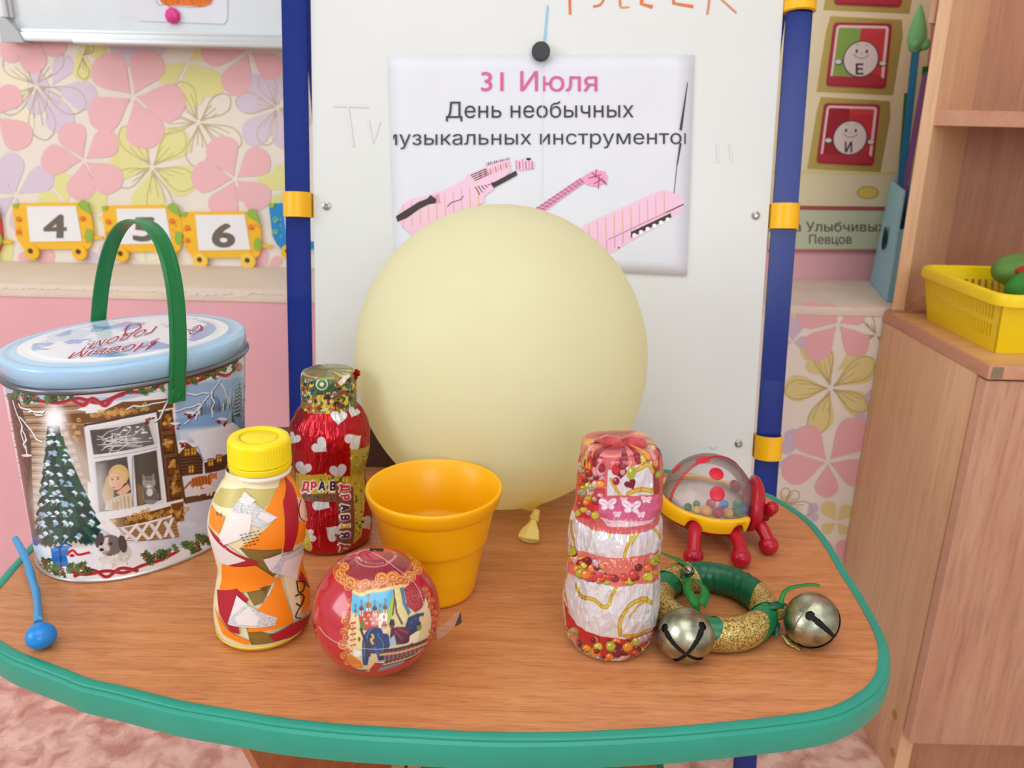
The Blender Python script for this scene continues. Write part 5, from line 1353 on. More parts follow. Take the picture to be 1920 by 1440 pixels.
# ------------------------------------------------------------------ bottles
def bottle_surf(bx, by, lean, prof, W, H, sq=None, half=1.75, front=0.8, z0=0.0):
    pr_ = np.array(spline([(r, z) for r, z in prof], 6)); zz = pr_[:, 1]; rr = pr_[:, 0]
    zz = np.maximum.accumulate(zz + np.arange(len(zz)) * 1e-7)
    Z1 = zz[-1]
    def rad(T, z):
        r = np.interp(z, zz, rr)
        if sq is not None:
            k, ang, zs = sq; q = np.clip((z - zs) / .012, 0, 1); t = T - ang; n = 2 + (k - 2) * q
            r = r * (1 + q * ((np.abs(np.cos(t)) ** n + np.abs(np.sin(t)) ** n) ** (-1 / n) - 1) * .8)
        return r
    def pos(T, S):
        z = S * Z1; r = rad(T, z)
        return np.stack([bx + lean * z + r * np.cos(T), by + r * np.sin(T), ZT + z + 0.0002], -1)
    def inv(p):
        z = p[2] - ZT - 0.0002; return math.atan2(p[1] - by, p[0] - bx - lean * z), z / Z1
    s = Surf(pos, inv, math.atan2(-by, -bx), W, H, 0.0, 1.0, half, front); s.Z1 = Z1; s.bx, s.by, s.lean = bx, by, lean
    return s

# --- yellow-capped bottle with glued paper scraps
YP = [(.0235, .0), (.0272, .0012), (.0296, .0045), (.0310, .0120), (.0308, .0240), (.0287, .0365), (.0266, .0480), (.0273, .0560), (.0294, .0690), (.0310, .0800), (.0297, .0900), (.0264, .0995), (.0222, .1080), (.0192, .1125), (.0182, .1155), (.0176, .1200)]
yS = bottle_surf(-.1657, .4757, .028, YP, 120, 121)
yb = thing('bottle_shaker', 'yogurt bottle with a yellow screw cap, covered in orange, white and red paper scraps', 'bottle', (yS.bx, yS.by, ZT), 'bottle shakers on the table')
def bottle_material():
    m = mat('cream_bottle_plastic', (240, 228, 186), 0.3, var=0.02); return m
link('bottle_body', yS.mesh('bottle_body'), bottle_material(), yb, True)
obj('bottle_bottom', lathe([(0, .0001), (.0232, .0001), (.0276, .0011), (.0300, .0043), (.0304, .0052), (.0300, .0054)], 64, Matrix.Translation((yS.bx, yS.by, ZT)), False, False), mat('yellow_tinted_bottom', (250, 222, 70), 0.3), yb, True, label='yellow bottle bottom showing below the scraps')
R3 = lambda x, y: (380 + x / 2.3226, 660 + y / 2.3226)
def fine_patch(surf, P, off, step=0.0035, Rm=0.029):
    """polygon given in measured points, laid on the surface and subdivided so that it bends with it"""
    q = []
    for p in P:
        x, y = R3(*p); c = (486, 1010)
        for k in range(60):
            hit = surf.bvh.ray_cast(Vector(EYE), Vector(ray(x, y)).normalized())[0]
            if hit is not None: break
            x += (c[0] - x) * .03; y += (c[1] - y) * .03
        t, v = surf.inv(np.array(hit)); t = (t - surf.tc + PI) % (2 * PI) - PI
        q.append((t * Rm, v * surf.Z1))
    bm = bmesh.new(); vs = [bm.verts.new((a, b, 0)) for a, b in q]
    bmesh.ops.triangulate(bm, faces=[bm.faces.new(vs)])
    for ax, i in (((1, 0, 0), 0), ((0, 1, 0), 1)):
        lo = min(p[i] for p in q); hi = max(p[i] for p in q); k = lo + step
        while k < hi:
            g = bm.verts[:] + bm.edges[:] + bm.faces[:]
            bmesh.ops.bisect_plane(bm, geom=g, plane_co=(k if i == 0 else 0, k if i == 1 else 0, 0), plane_no=ax); k += step
    for v in bm.verts:
        t, s = np.float64(v.co.x / Rm + surf.tc), np.float64(min(max(v.co.y / surf.Z1, 0), 1)); p = surf.pos(t, s)
        n = np.array([math.cos(t), math.sin(t), 0.0]); v.co = p + n * off
    bmesh.ops.remove_doubles(bm, verts=bm.verts[:], dist=1e-6)
    return bm
m_or = mat('orange_paper', (250, 138, 20), 0.45, var=.03); m_rd = mat('crimson_paper', (176, 26, 44), 0.45, var=.03); m_ol = mat('olive_paper', (138, 110, 48), 0.45, var=.06)
m_go = mat('pale_gold_paper', (198, 180, 104), 0.35, var=.12, vscale=60); m_wh = mat('white_scrap_paper', (236, 224, 218), 0.5, var=.03); m_bg = mat('beige_printed_paper', (236, 214, 170), 0.5, var=.04); m_pk = mat('pink_printed_paper', (246, 196, 170), 0.5)
m_gr = mat('grey_marbled_paper', (206, 204, 204), 0.5, var=0.5, vscale=1500)
SCR = [(m_go, [(185, 590), (325, 590), (300, 640), (262, 690), (188, 612)]), (m_go, [(82, 588), (184, 590), (186, 612), (145, 680), (46, 642)]), (m_bg, [(150, 800), (220, 740), (260, 780), (180, 850), (110, 850)]), (m_bg, [(240, 1015), (320, 985), (290, 1060), (250, 1090)]),
 (m_ol, [(160, 850), (345, 850), (335, 950), (300, 985), (235, 930)]), (m_ol, [(185, 1030), (300, 1012), (262, 1090), (225, 1104)]), (m_ol, [(192, 1195), (300, 1225), (390, 1262), (212, 1272)]),
 (m_or, [(352, 505), (385, 545), (425, 605), (446, 700), (444, 760), (330, 735), (268, 690), (312, 610)]), (m_or, [(38, 655), (102, 716), (74, 792), (34, 742)]), (m_pk, [(402, 628), (442, 640), (450, 735), (404, 735)]),
 (m_wh, [(36, 775), (120, 845), (205, 905), (125, 932), (70, 905)]), (m_rd, [(28, 738), (80, 812), (130, 862), (243, 912), (230, 932), (128, 942), (118, 925), (190, 905), (120, 868), (62, 815)]),
 (m_or, [(330, 705), (440, 740), (438, 815), (350, 852), (168, 846), (262, 778)]), (m_rd, [(352, 535), (385, 580), (408, 650), (410, 705), (386, 865), (346, 872), (352, 760), (345, 650)]),
 (m_gr, [(185, 604), (322, 716), (252, 762), (206, 745), (128, 680)]), (m_wh, [(185, 604), (232, 642), (190, 668), (165, 640)]), (m_wh, [(252, 690), (322, 716), (285, 742), (240, 715)]), (m_wh, [(132, 690), (215, 702), (205, 790), (98, 836), (74, 800)]),
 (m_or, [(90, 920), (232, 925), (322, 988), (250, 1030), (80, 1026)]), (m_rd, [(72, 1030), (155, 1025), (204, 1072), (152, 1142), (166, 1224), (128, 1212), (82, 1130)]),
 (m_or, [(430, 880), (462, 1010), (466, 1100), (425, 1140), (385, 1000)]), (m_rd, [(420, 950), (464, 1035), (440, 1020), (408, 985)]), (m_or, [(64, 1100), (122, 1210), (214, 1254), (200, 1268), (96, 1222)]),
 (m_or, [(332, 966), (388, 1172), (195, 1212), (230, 1128), (290, 1052)]), (m_bg, [(345, 968), (405, 985), (420, 1120), (390, 1166)]), (m_gr, [(262, 898), (425, 842), (432, 880), (402, 985), (298, 955)]), (m_wh, [(262, 898), (340, 872), (330, 900), (290, 948)]), (m_wh, [(350, 905), (430, 862), (402, 985), (332, 962)]),
 (m_gr, [(155, 1052), (242, 1120), (322, 1150), (312, 1182), (118, 1178)]), (m_wh, [(155, 1052), (196, 1088), (150, 1130), (130, 1150)]), (m_wh, [(205, 1100), (245, 1150), (240, 1182), (160, 1178), (150, 1150)]),
 (m_rd, [(288, 1226), (380, 1180), (464, 1140), (456, 1205), (385, 1262), (310, 1252)])]
for i, (m_, P) in enumerate(SCR):
    obj('paper_scrap', fine_patch(yS, P, 0.00018 + 0.00006 * i), m_, yb, True)
m_ink = mat('black_print_ink', (40, 34, 34), 0.5)
def on_bottle(surf, px, off, Rm=.029):
    hit = surf.bvh.ray_cast(Vector(EYE), Vector(ray(*px)).normalized())[0]
    if hit is None: return None
    t, v = surf.inv(np.array(hit)); p = surf.pos(np.float64(t), np.float64(v)); return p + np.array([math.cos(t), math.sin(t), 0]) * off
bm = bmesh.new(); INKP = []
def ink(P, w):
    for q in stroke_polys(spline(P, 4), w): INKP.append([R3(*p) for p in q])
for P, w in (([(414, 640), (404, 680), (412, 720), (430, 735)], 4), ([(425, 650), (442, 670), (438, 720)], 3), ([(398, 990), (405, 1040), (425, 1035), (428, 1000), (404, 995)], 6), ([(392, 1060), (412, 1050), (428, 1065), (415, 1100), (396, 1090)], 6), ([(425, 1080), (405, 1120), (395, 1150), (418, 1155)], 5), ([(76, 690), (78, 708)], 3), ([(76, 690), (94, 710)], 3), ([(94, 710), (96, 694)], 3)): ink(P, w)
for k in range(5):
    for j in range(5 - k // 2): x = 168 + j * 17 + k * 5; y = 790 + k * 12 - j * 4; ink([(x, y), (x + 11, y - 3)], 3.4)
for k in range(5): ink([(250 + k * 7, 1022 + k * 9), (280 - k * 2, 1013 + k * 11)], 3)
for q in INKP:
    p = [on_bottle(yS, c, .0022 + 1e-5 * (len(bm.verts) % 7)) for c in q]
    if all(v is not None for v in p): bm.faces.new([bm.verts.new(v) for v in p])
obj('printed_lettering', bm, m_ink, yb, False, label='black fragments of lettering', kind='stuff')
# cap
m_cap = mat('yellow_cap_plastic', (250, 226, 12), 0.35)
cbm = bmesh.new(); Mc = Matrix.Translation((yS.bx + .028 * .125, yS.by, ZT)) @ Matrix.Rotation(.028, 4, 'Y')
seg = 180; rings = []
for r, z, k in ((.0172, .1248, 0), (.0194, .1249, 0), (.0196, .1255, 0), (.0194, .1263, 0), (.0193, .1270, 1), (.0192, .1372, 1), (.0190, .1384, 0), (.0183, .1399, 0), (.0170, .1407, 0), (.0130, .1408, 0), (.0124, .1404, 0), (.0120, .1388, 0), (.0114, .1384, 0), (.0111, .1386, 0), (.0109, .1398, 0), (.0104, .1401, 0), (.0002, .1401, 0)):
    rings.append([cbm.verts.new(Mc @ Vector(((r + (.00022 if (i % 3 == 0) else -.00012) * k) * math.cos(2 * PI * i / seg), (r + (.00022 if (i % 3 == 0) else -.00012) * k) * math.sin(2 * PI * i / seg), z))) for i in range(seg)])
for a, b in zip(rings, rings[1:]):
    for i in range(seg): cbm.faces.new((a[i], a[(i + 1) % seg], b[(i + 1) % seg], b[i]))
cap = obj('cap', cbm, m_cap, yb)
obj('tamper_ring', lathe([(.0178, .1202), (.0191, .1203), (.0194, .1210), (.0195, .1238), (.0190, .1244), (.0176, .1245)], 90, Mc, False, False), m_cap, cap)
obj('neck_ring', lathe([(.0170, .1156), (.0187, .1164), (.0192, .1178), (.0188, .1192), (.0172, .1197)], 90, Mc, False, False), mat('milky_ring', (246, 236, 214), 0.35), yb, True, label='milky white neck ring')

# --- painted foil helpers
def fleck(B, poly_px, n, cols, smin, smax, seed):
    q = random.Random(seed); xs = [p[0] for p in poly_px]; ys = [p[1] for p in poly_px]
    for k in range(n):
        w = [q.random() ** 2 for _ in poly_px]; s = sum(w); x = sum(a * b for a, b in zip(w, xs)) / s; y = sum(a * b for a, b in zip(w, ys)) / s
        x += (x - sum(xs) / len(xs)) * .7; y += (y - sum(ys) / len(ys)) * .7
        if not (min(xs) <= x <= max(xs) and min(ys) <= y <= max(ys)): continue
        r = q.uniform(smin, smax); a = q.uniform(0, 3)
        B.poly([(x + r * math.cos(a + t) * q.uniform(.4, 1), y + r * math.sin(a + t) * q.uniform(.4, 1)) for t in np.linspace(0, 5.2, 5)], q.choice(cols), met=0)
def heart(B, x, y, s, rot, col=(232, 232, 234)):
    pts = []
    for t in np.linspace(0, 2 * PI, 26, endpoint=False):
        a = 16 * math.sin(t) ** 3 / 16; b = -(13 * math.cos(t) - 5 * math.cos(2 * t) - 2 * math.cos(3 * t) - math.cos(4 * t)) / 16
        pts.append((x + s * (a * math.cos(rot) - b * math.sin(rot)), y + s * (a * math.sin(rot) + b * math.cos(rot))))
    B.poly(pts, col, met=0.3)
def txt_at(s, x, y, h, ang=0.0, wf=1.0, bold=0.05):
    T = text_tris(s, bold); c, sn = math.cos(ang), math.sin(ang)
    return [[(x + (p[0] * wf * h * c + p[1] * h * sn), y + (p[0] * wf * h * sn - p[1] * h * c)) for p in t] for t in T]

# --- red foil bottle
RP = [(.0230, .0), (.0285, .0010), (.0312, .0050), (.0323, .0120), (.0316, .0280), (.0282, .0440), (.0268, .0560), (.0276, .0660), (.0298, .0760), (.0308, .0900), (.0296, .1020), (.0256, .1110), (.0216, .1165), (.0206, .1200), (.0207, .1330), (.0203, .1420), (.0188, .1450), (.0120, .1462), (.0002, .1464)]
rS = bottle_surf(-.1458, .5995, .029, RP, 420, 361)
rC = Canvas(420, 361, (184, 10, 30)); rC.m[:] = 0.8
B = Brush(rS, rC, R3, (618, 860))
capP = [(440, 84), (540, 68), (650, 80), (662, 240), (600, 262), (480, 256), (440, 244)]
rows = rS.s * rS.Z1 > .1175; rC.a[rows] = (128, 116, 52); rC.m[rows] = .15
B.poly([(434, 200), (660, 190), (664, 236), (640, 256), (560, 270), (480, 258), (436, 246)], (128, 116, 52), met=0.15)
for k in range(260):
    q = random.Random(3000 + k); x, y, r, a = q.uniform(0, 420), q.uniform(292, 360), q.uniform(3, 8), q.uniform(0, 3)
    rC.poly([(x + 1.4 * r * math.cos(a + t) * q.uniform(.5, 1), y + r * math.sin(a + t) * q.uniform(.5, 1)) for t in np.linspace(0, 5.2, 5)], q.choice([(208, 186, 44), (222, 200, 60), (46, 84, 60), (64, 104, 74), (142, 32, 44), (40, 36, 34), (206, 200, 184), (172, 96, 44)]))
fleck(B, capP, 230, [(208, 186, 44), (222, 200, 60), (46, 84, 60), (64, 104, 74), (142, 32, 44), (40, 36, 34), (206, 200, 184), (172, 96, 44), (188, 170, 50)], 6, 19, 1)
B.poly([(480, 120), (570, 118), (575, 170), (500, 178)], (44, 92, 66), met=0.1); B.ell(520, 140, 26, 26, (224, 220, 196)); B.ell(520, 140, 21, 21, (70, 128, 60)); B.ell(520, 140, 9, 9, (226, 222, 200))
B.text(txt_at('П', 498, 214, 38, 0.05), (214, 186, 40)); B.text(txt_at('О', 628, 212, 32, 0.2), (58, 110, 84)); B.text(txt_at('I', 560, 230, 30), (214, 186, 40))
for x, y in ((470, 240), (610, 180), (600, 120)): B.line([(x - 12, y + 8), (x, y - 10), (x + 12, y + 6)], 2, (196, 32, 60), met=0)
B.poly([(585, 95), (600, 88), (598, 145), (588, 130)], (230, 230, 228), met=.3); B.poly([(520, 250), (555, 240), (530, 262)], (226, 226, 226), met=.3); B.poly([(432, 75), (460, 68), (468, 90), (434, 110)], (226, 226, 226), met=.3)
for i, (x, y, s, r) in enumerate(((398, 375, 26, .5), (512, 408, 32, -.85), (655, 388, 34, -2.2), (592, 284, 30, 0.1), (440, 506, 30, .3), (590, 518, 32, -.2), (656, 262, 22, .4), (520, 655, 36, -1.0), (568, 786, 32, 2.2), (706, 745, 28, -.6), (470, 800, 24, 1.2), )): heart(B, x, y, s * 1.2, r, (214, 214, 217))
# yellow wrapper bands with letters
band = [(395, 520), (520, 530), (640, 540), (720, 520), (720, 600), (640, 645), (520, 648), (395, 610)]
B.poly(band, (196, 176, 52), met=.15); fleck(B, band, 70, [(60, 52, 40), (40, 80, 60), (216, 196, 70), (34, 30, 30), (222, 204, 80), (160, 60, 40)], 3, 9, 2)
B.poly([(405, 600), (520, 615), (600, 612), (600, 650), (500, 650), (405, 628)], (122, 76, 48), met=.15); fleck(B, [(405, 600), (600, 612), (600, 650), (405, 630)], 24, [(44, 78, 70), (150, 90, 56), (96, 56, 40), (70, 90, 70)], 5, 13, 3)
for ch, x, col in (('Д', 432, (206, 30, 60)), ('Р', 470, (206, 40, 70)), ('А', 505, (30, 24, 66)), ('В', 552, (60, 20, 50))):
    B.text(txt_at(ch, x - 3, 604, 56, .04, .85, .13), (238, 232, 226), met=0); B.text(txt_at(ch, x, 600, 50, .04, .85, .06), col, met=0)
vb = [(575, 560), (700, 520), (722, 640), (700, 760), (690, 840), (600, 880), (585, 700)]
B.poly([(640, 425), (722, 405), (722, 530), (640, 540)], (176, 158, 54), met=.2); fleck(B, [(640, 425), (722, 405), (722, 530), (640, 540)], 40, [(90, 84, 50), (214, 194, 70), (140, 40, 44), (120, 120, 70)], 3, 10, 4)
B.poly([(655, 640), (705, 600), (700, 700), (690, 800), (650, 840)], (190, 172, 58), met=.15); fleck(B, [(650, 560), (705, 600), (700, 700), (685, 830), (645, 850)], 46, [(70, 64, 44), (220, 200, 76), (50, 84, 62), (34, 30, 30)], 3, 9, 5)
B.poly([(575, 560), (600, 560), (655, 590), (650, 870), (605, 885), (585, 700)], (128, 74, 48), met=.2); fleck(B, [(578, 640), (610, 640), (620, 880), (590, 870)], 16, [(70, 88, 96), (150, 92, 60), (60, 60, 56)], 6, 13, 6)
for ch, y, col in (('Д', 575, (206, 30, 60)), ('Р', 620, (206, 44, 70)), ('А', 665, (34, 24, 66)), ('В', 708, (90, 22, 56)), ('І', 752, (214, 186, 60)), ('Я', 785, (44, 30, 96)), ('Д', 835, (170, 30, 60))):
    B.text(txt_at(ch, 598, y - 4, 54, 1.50, .85, .13), (236, 230, 222), met=0); B.text(txt_at(ch, 602, y, 48, 1.50, .85, .06), col, met=0)
B.poly([(420, 760), (458, 770), (480, 850), (470, 880), (420, 860)], (200, 182, 70), met=.15); fleck(B, [(420, 760), (458, 770), (480, 850), (430, 870)], 24, [(40, 36, 36), (222, 204, 90), (60, 90, 66)], 3, 8, 7)
def folds(S, seed, amp, nx, ny, lo=0.0, hi=1.0):
    n = vnoise(S.W, S.H, nx, ny, seed, 4); r = 1 - np.abs(2 * n - 1) * 2.2; return amp * np.clip(r, -.6, 1) * 0.5
dp = folds(rS, 21, .00105, 22, 9) + folds(rS, 22, .0006, 50, 12); z = rS.s[:, None] * rS.Z1
rb = thing('bottle_shaker', 'small bottle wrapped in shiny red foil with white hearts, behind the yellow cup', 'bottle', (rS.bx, rS.by, ZT), 'bottle shakers on the table')
link('foil_wrapping', rS.mesh('foil_wrapping', rC, dp * np.clip(z / .006, 0, 1) * np.clip((rS.Z1 - z) / .004, 0.2, 1)), vcol('candy_foil', 0.24, 0, 0.35, True), rb, True)
p = Vector(onY(664, 703, .597)); bm = bmesh.new()
for k in range(6):
    a = k * 1.1; add_prism(bm, [p + Vector((-.002, 0, -.003)), p + Vector((.0025 + .002 * math.cos(a), -.002 * math.sin(a), .004 * math.sin(a + .5))), p + Vector((.002 * math.cos(a + 1.4) + .001, -.002, .005 * math.cos(a)))], Vector((.0006, .0012, .0004)))
obj('twisted_end', bm, mat('red_foil_twist', (170, 22, 36), 0.25, .6), rb, False, label='red foil twist on top')

# --- white foil bottle
WP = [(.0190, .0), (.0235, .0008), (.0262, .0040), (.0292, .0160), (.0307, .0300), (.0303, .0440), (.0286, .0580), (.0283, .0690), (.0289, .0800), (.0281, .0900), (.0256, .0990), (.0246, .1060), (.0240, .1150), (.0236, .1300), (.0230, .1380), (.0218, .1420), (.0190, .1440), (.0110, .1447), (.0002, .1450)]
wS = bottle_surf(.0688, .4705, .0, WP, 460, 361, (4.5, .157, .096))
wC = Canvas(460, 361, (226, 224, 228)); wC.m[:] = .35
C4_ = lambda x, y: (1020 + x / 2.88, 780 + y / 2.88)
B = Brush(wS, wC, C4_, (1150, 1030))
def candies(poly, n, seed, r0=10, r1=24):
    q = random.Random(seed); xs = [p[0] for p in poly]; ys = [p[1] for p in poly]; k = 0; tries = 0
    while k < n and tries < n * 30:
        tries += 1; x = q.uniform(min(xs), max(xs)); y = q.uniform(min(ys), max(ys)); ins = False
        for (x0, y0), (x1, y1) in zip(poly, poly[1:] + poly[:1]):
            if (y0 > y) != (y1 > y) and x < (x1 - x0) * (y - y0) / (y1 - y0) + x0: ins = not ins
        if not ins: continue
        k += 1; r = q.uniform(r0, r1); c = q.choice([(148, 26, 44), (120, 20, 40), (236, 150, 50), (232, 120, 60), (206, 192, 66), (180, 178, 60), (196, 150, 160), (222, 168, 160), (160, 156, 120), (206, 60, 60)])
        B.ell(x, y, r, r * q.uniform(.75, 1), tuple(v * .72 for v in c), q.uniform(0, 3), met=0); B.ell(x - r * .06, y - r * .08, r * .86, r * .72, c, 0, met=0); B.ell(x - r * .3, y - r * .35, r * .22, r * .16, tuple(min(255, v + 90) for v in c), met=0)
for k in range(70):
    q = random.Random(900 + k); x, y = q.uniform(110, 640), q.uniform(540, 1200); B.ell(x, y, q.uniform(8, 30), q.uniform(5, 14), q.choice([(208, 206, 214), (240, 239, 242), (198, 198, 208)]), q.uniform(0, 3), .5, 6)
GD, GD2 = (200, 168, 40), (228, 206, 96)
def gold(P, w=7): B.line(P, w, GD, smooth=6, met=.6); B.line(P, w * .4, GD2, smooth=6, met=.6)
gold([(430, 765), (450, 690), (490, 625), (540, 590), (590, 610), (620, 660)]); gold([(470, 690), (520, 610), (560, 600)], 4); gold([(225, 560), (260, 600), (320, 610), (360, 580), (350, 640)]); gold([(150, 580), (158, 640), (170, 700)], 10); gold([(140, 560), (150, 620)], 6)
gold([(175, 910), (200, 970), (260, 985), (310, 1020), (345, 1025), (365, 970), (390, 920)]); gold([(410, 1175), (410, 1110), (450, 1030), (530, 985), (580, 1010)], 8); gold([(430, 1180), (500, 1180), (560, 1150)], 7); gold([(120, 850), (118, 950), (135, 1040)], 9); gold([(460, 1080), (520, 1010), (570, 1000)], 4)
RDB = (206, 46, 52)
top = [(170, 60), (640, 60), (640, 260), (610, 420), (605, 540), (580, 545), (580, 300), (560, 250), (340, 280), (330, 430), (300, 545), (170, 545), (190, 400), (200, 200)]
rows = wS.s * wS.Z1 > .0945; wC.a[rows] = (206, 92, 96); wC.m[rows] = .15
B.poly([(200, 180), (330, 250), (330, 430), (295, 550), (170, 545), (190, 380)], RDB, met=.15); candies([(200, 220), (325, 270), (320, 430), (285, 540), (180, 540), (195, 380)], 40, 31, 14, 28)
candies([(240, 110), (600, 110), (600, 230), (240, 240)], 12, 32, 8, 18); B.poly([(560, 180), (620, 260), (612, 420), (580, 420), (585, 260)], (150, 60, 50), met=.3)
B.poly([(345, 290), (580, 245), (586, 420), (340, 425)], (222, 222, 228), met=.35); gold([(360, 340), (380, 380), (410, 425)], 6); gold([(500, 290), (560, 260), (586, 300)], 8); gold([(450, 420), (500, 395), (580, 400)], 8)
heart(B, 412, 305, 34, 0, (110, 20, 38)); heart(B, 465, 365, 32, -.5, (118, 24, 40)); B.ell(470, 305, 26, 36, (166, 168, 50), .2, met=0); B.ell(464, 292, 8, 10, (226, 228, 150), met=0); B.ell(388, 350, 20, 22, (150, 30, 50), met=0); B.ell(382, 342, 6, 6, (230, 140, 150), met=0)
B.poly([(305, 432), (602, 425), (592, 545), (300, 548)], (206, 92, 134), met=.05)
for x, y, s in ((345, 475, 1.0), (470, 490, 1.1), (550, 450, .6), (395, 530, .5), (520, 530, .5), (430, 450, .4)):
    for sx in (-1, 1): B.ell(x + sx * 24 * s, y - 14 * s, 24 * s, 17 * s, (240, 226, 234), sx * -.5, met=0); B.ell(x + sx * 18 * s, y + 14 * s, 16 * s, 13 * s, (236, 218, 228), sx * .5, met=0); B.line([(x + sx * 10 * s, y - 6 * s), (x + sx * 36 * s, y - 20 * s)], 1.3, (206, 130, 160), met=0)
    B.line([(x, y - 18 * s), (x, y + 18 * s)], 2.4, (226, 200, 214), met=0)
B.poly([(300, 545), (600, 540), (560, 575), (340, 592)], (236, 214, 220), .9, met=.1)
for k in range(30): q = random.Random(k); B.ell(q.uniform(310, 590), q.uniform(548, 578), 5, 5, (222, 160, 176), met=0)
B.poly([(560, 200), (470, 150), (470, 182), (520, 192)], (214, 206, 196), met=.2); B.line([(470, 165), (540, 190)], 3, (190, 60, 60), met=.1)
B.line([(250, 190), (470, 180), (560, 240)], 4, (150, 40, 44), met=.1); B.line([(240, 130), (400, 200), (440, 130)], 3, (236, 130, 120), met=.1)
for k in range(46):
    q = random.Random(700 + k); x, y = q.uniform(0, 460), 360 - q.uniform(1, 40); r = q.uniform(5, 10); c = q.choice([(150, 24, 40), (236, 150, 60), (206, 190, 70), (214, 40, 50), (232, 150, 150), (176, 172, 60)]); wC.poly(circ(x, y, r * 1.3, r, 12), tuple(v * .75 for v in c)); wC.poly(circ(x, y, r, r * .75, 12), c)
fb = [(130, 690), (250, 735), (380, 765), (500, 750), (630, 715), (620, 885), (500, 905), (390, 918), (250, 880), (130, 830)]
B.poly(fb, (220, 112, 100), met=.1); candies([(130, 700), (240, 760), (300, 800), (400, 840), (480, 800), (520, 770), (620, 730), (615, 870), (500, 895), (390, 905), (250, 870), (140, 820)], 52, 33, 16, 32)
for k in range(40): q = random.Random(50 + k); B.ell(q.uniform(270, 500), q.uniform(765, 815), 4, 4, (240, 190, 180), met=0)
bb_ = [(90, 1020), (190, 1130), (300, 1180), (420, 1197), (500, 1185), (610, 1140), (600, 1360), (330, 1400), (90, 1300)]
B.poly(bb_, (190, 34, 42), met=.12); candies([(110, 1100), (200, 1180), (300, 1200), (420, 1215), (580, 1175), (560, 1260), (480, 1320), (300, 1320), (180, 1280), (120, 1200)], 60, 34, 15, 30)
B.poly([(100, 1180), (170, 1200), (190, 1320), (120, 1260)], (206, 150, 150), .7, met=.2); B.poly([(360, 1325), (440, 1325), (430, 1352), (362, 1352)], (226, 222, 222), met=.2)
dp = folds(wS, 41, .0022, 12, 6) + folds(wS, 42, .0007, 30, 12) + .0003 * vnoise(wS.W, wS.H, 90, 60, 5, 2); z = wS.s[:, None] * wS.Z1
wbt = thing('bottle_shaker', 'bottle wrapped in white and gold foil with bands of printed fruit candy', 'bottle', (wS.bx, wS.by, ZT), 'bottle shakers on the table')
link('foil_wrapping', wS.mesh('foil_wrapping', wC, dp * np.clip(z / .006, 0, 1) * np.clip((wS.Z1 - z) / .016, 0.12, 1)), vcol('candy_foil', 0.24, 0, 0.35, True), wbt, True)
p = Vector(onY(1160, 822, .465)); bm = bmesh.new()
for dx, dz in ((-.009, .0015), (.005, .002)):
    add_prism(bm, [p + Vector((dx - .006, .002, -.003)), p + Vector((dx + .002, 0, dz)), p + Vector((dx + .010, -.002, dz - .001)), p + Vector((dx + .013, -.004, -.005))], Vector((.001, .006, -.001)))
bmesh.ops.triangulate(bm, faces=bm.faces[:]); obj('wrapper_flap', bm, mat('pink_candy_wrapper', (196, 78, 80), 0.3, .1, coat=.4, var=.35, vscale=260), wbt, False, label='folded red wrapper flaps on top')

# ------------------------------------------------------------------ yellow cup
CB = (-.0537, .5290)
m_cup = mat('warm_yellow_plastic', (254, 182, 0), 0.33, sss=0.15)
outer = [(.0000, .0003), (.0262, .0003), (.0288, .0012), (.0296, .0040), (.0338, .0270), (.0362, .0415), (.0366, .0425), (.0383, .0440), (.0388, .0460), (.0432, .0690), (.0436, .0704), (.0452, .0716), (.0466, .0735), (.0484, .0800), (.0487, .0822), (.0484, .0834), (.0474, .0838), (.0462, .0832)]
inner = [(.0440, .0735), (.0420, .0700), (.0376, .0465), (.0370, .0440), (.0352, .0425), (.0346, .0405), (.0325, .0275), (.0284, .0040), (.0270, .0026), (.0, .0024)]
cup = thing('plastic_cup', 'deep yellow flared plastic cup standing open behind the red ball', 'cup', (CB[0], CB[1], ZT))
obj('cup_body', lathe(outer + inner, 96, Matrix.Translation((CB[0], CB[1], ZT)), False, False), m_cup, cup, True)

# ------------------------------------------------------------------ red souvenir ball
BX = np.array([-.0813, .4402, ZT + .0395]); BRD = .0393
def ball_pos(T, S): 
    th = PI * (1 - S); return np.stack([BX[0] + BRD * np.sin(th) * np.cos(T), BX[1] + BRD * np.sin(th) * np.sin(T), BX[2] + BRD * np.cos(th)], -1)
def ball_inv(p):
    d = (np.array(p) - BX) / BRD; return math.atan2(d[1], d[0]), 1 - math.acos(max(-1, min(1, d[2] / np.linalg.norm(d)))) / PI
bS = Surf(ball_pos, ball_inv, math.atan2(-BX[1], -BX[0]), 520, 361, .002, .998, 1.9, .84)
bC = Canvas(520, 361, (186, 26, 46))
B = Brush(bS, bC, lambda x, y: (560 + x / 4.8, 990 + y / 4.8), (706, 1141))
B.poly([(400, 250), (560, 160), (760, 140), (930, 180), (1080, 260), (1100, 380), (1000, 430), (850, 450), (700, 480), (560, 520), (440, 440)], (146, 28, 48))
for k in range(12): a = 500 + k * 44; B.line([(a, 420 - abs(k - 6) * 6), (a + 20, 350), (a - 10, 300)], 2.5, (124, 22, 40), smooth=3)
for a in np.linspace(2.9, -.1, 44):
    if int(a * 9) % 5 == 0: continue
    x, y = 700 + 185 * math.cos(a), 225 + 95 * math.sin(a); B.line([(x, y - 7), (x + random.uniform(-4, 4), y + 7)], 1.5, (232, 160, 150))
for p in ((545, 267), (872, 200)): B.ell(*p, 7, 7, (240, 200, 180))
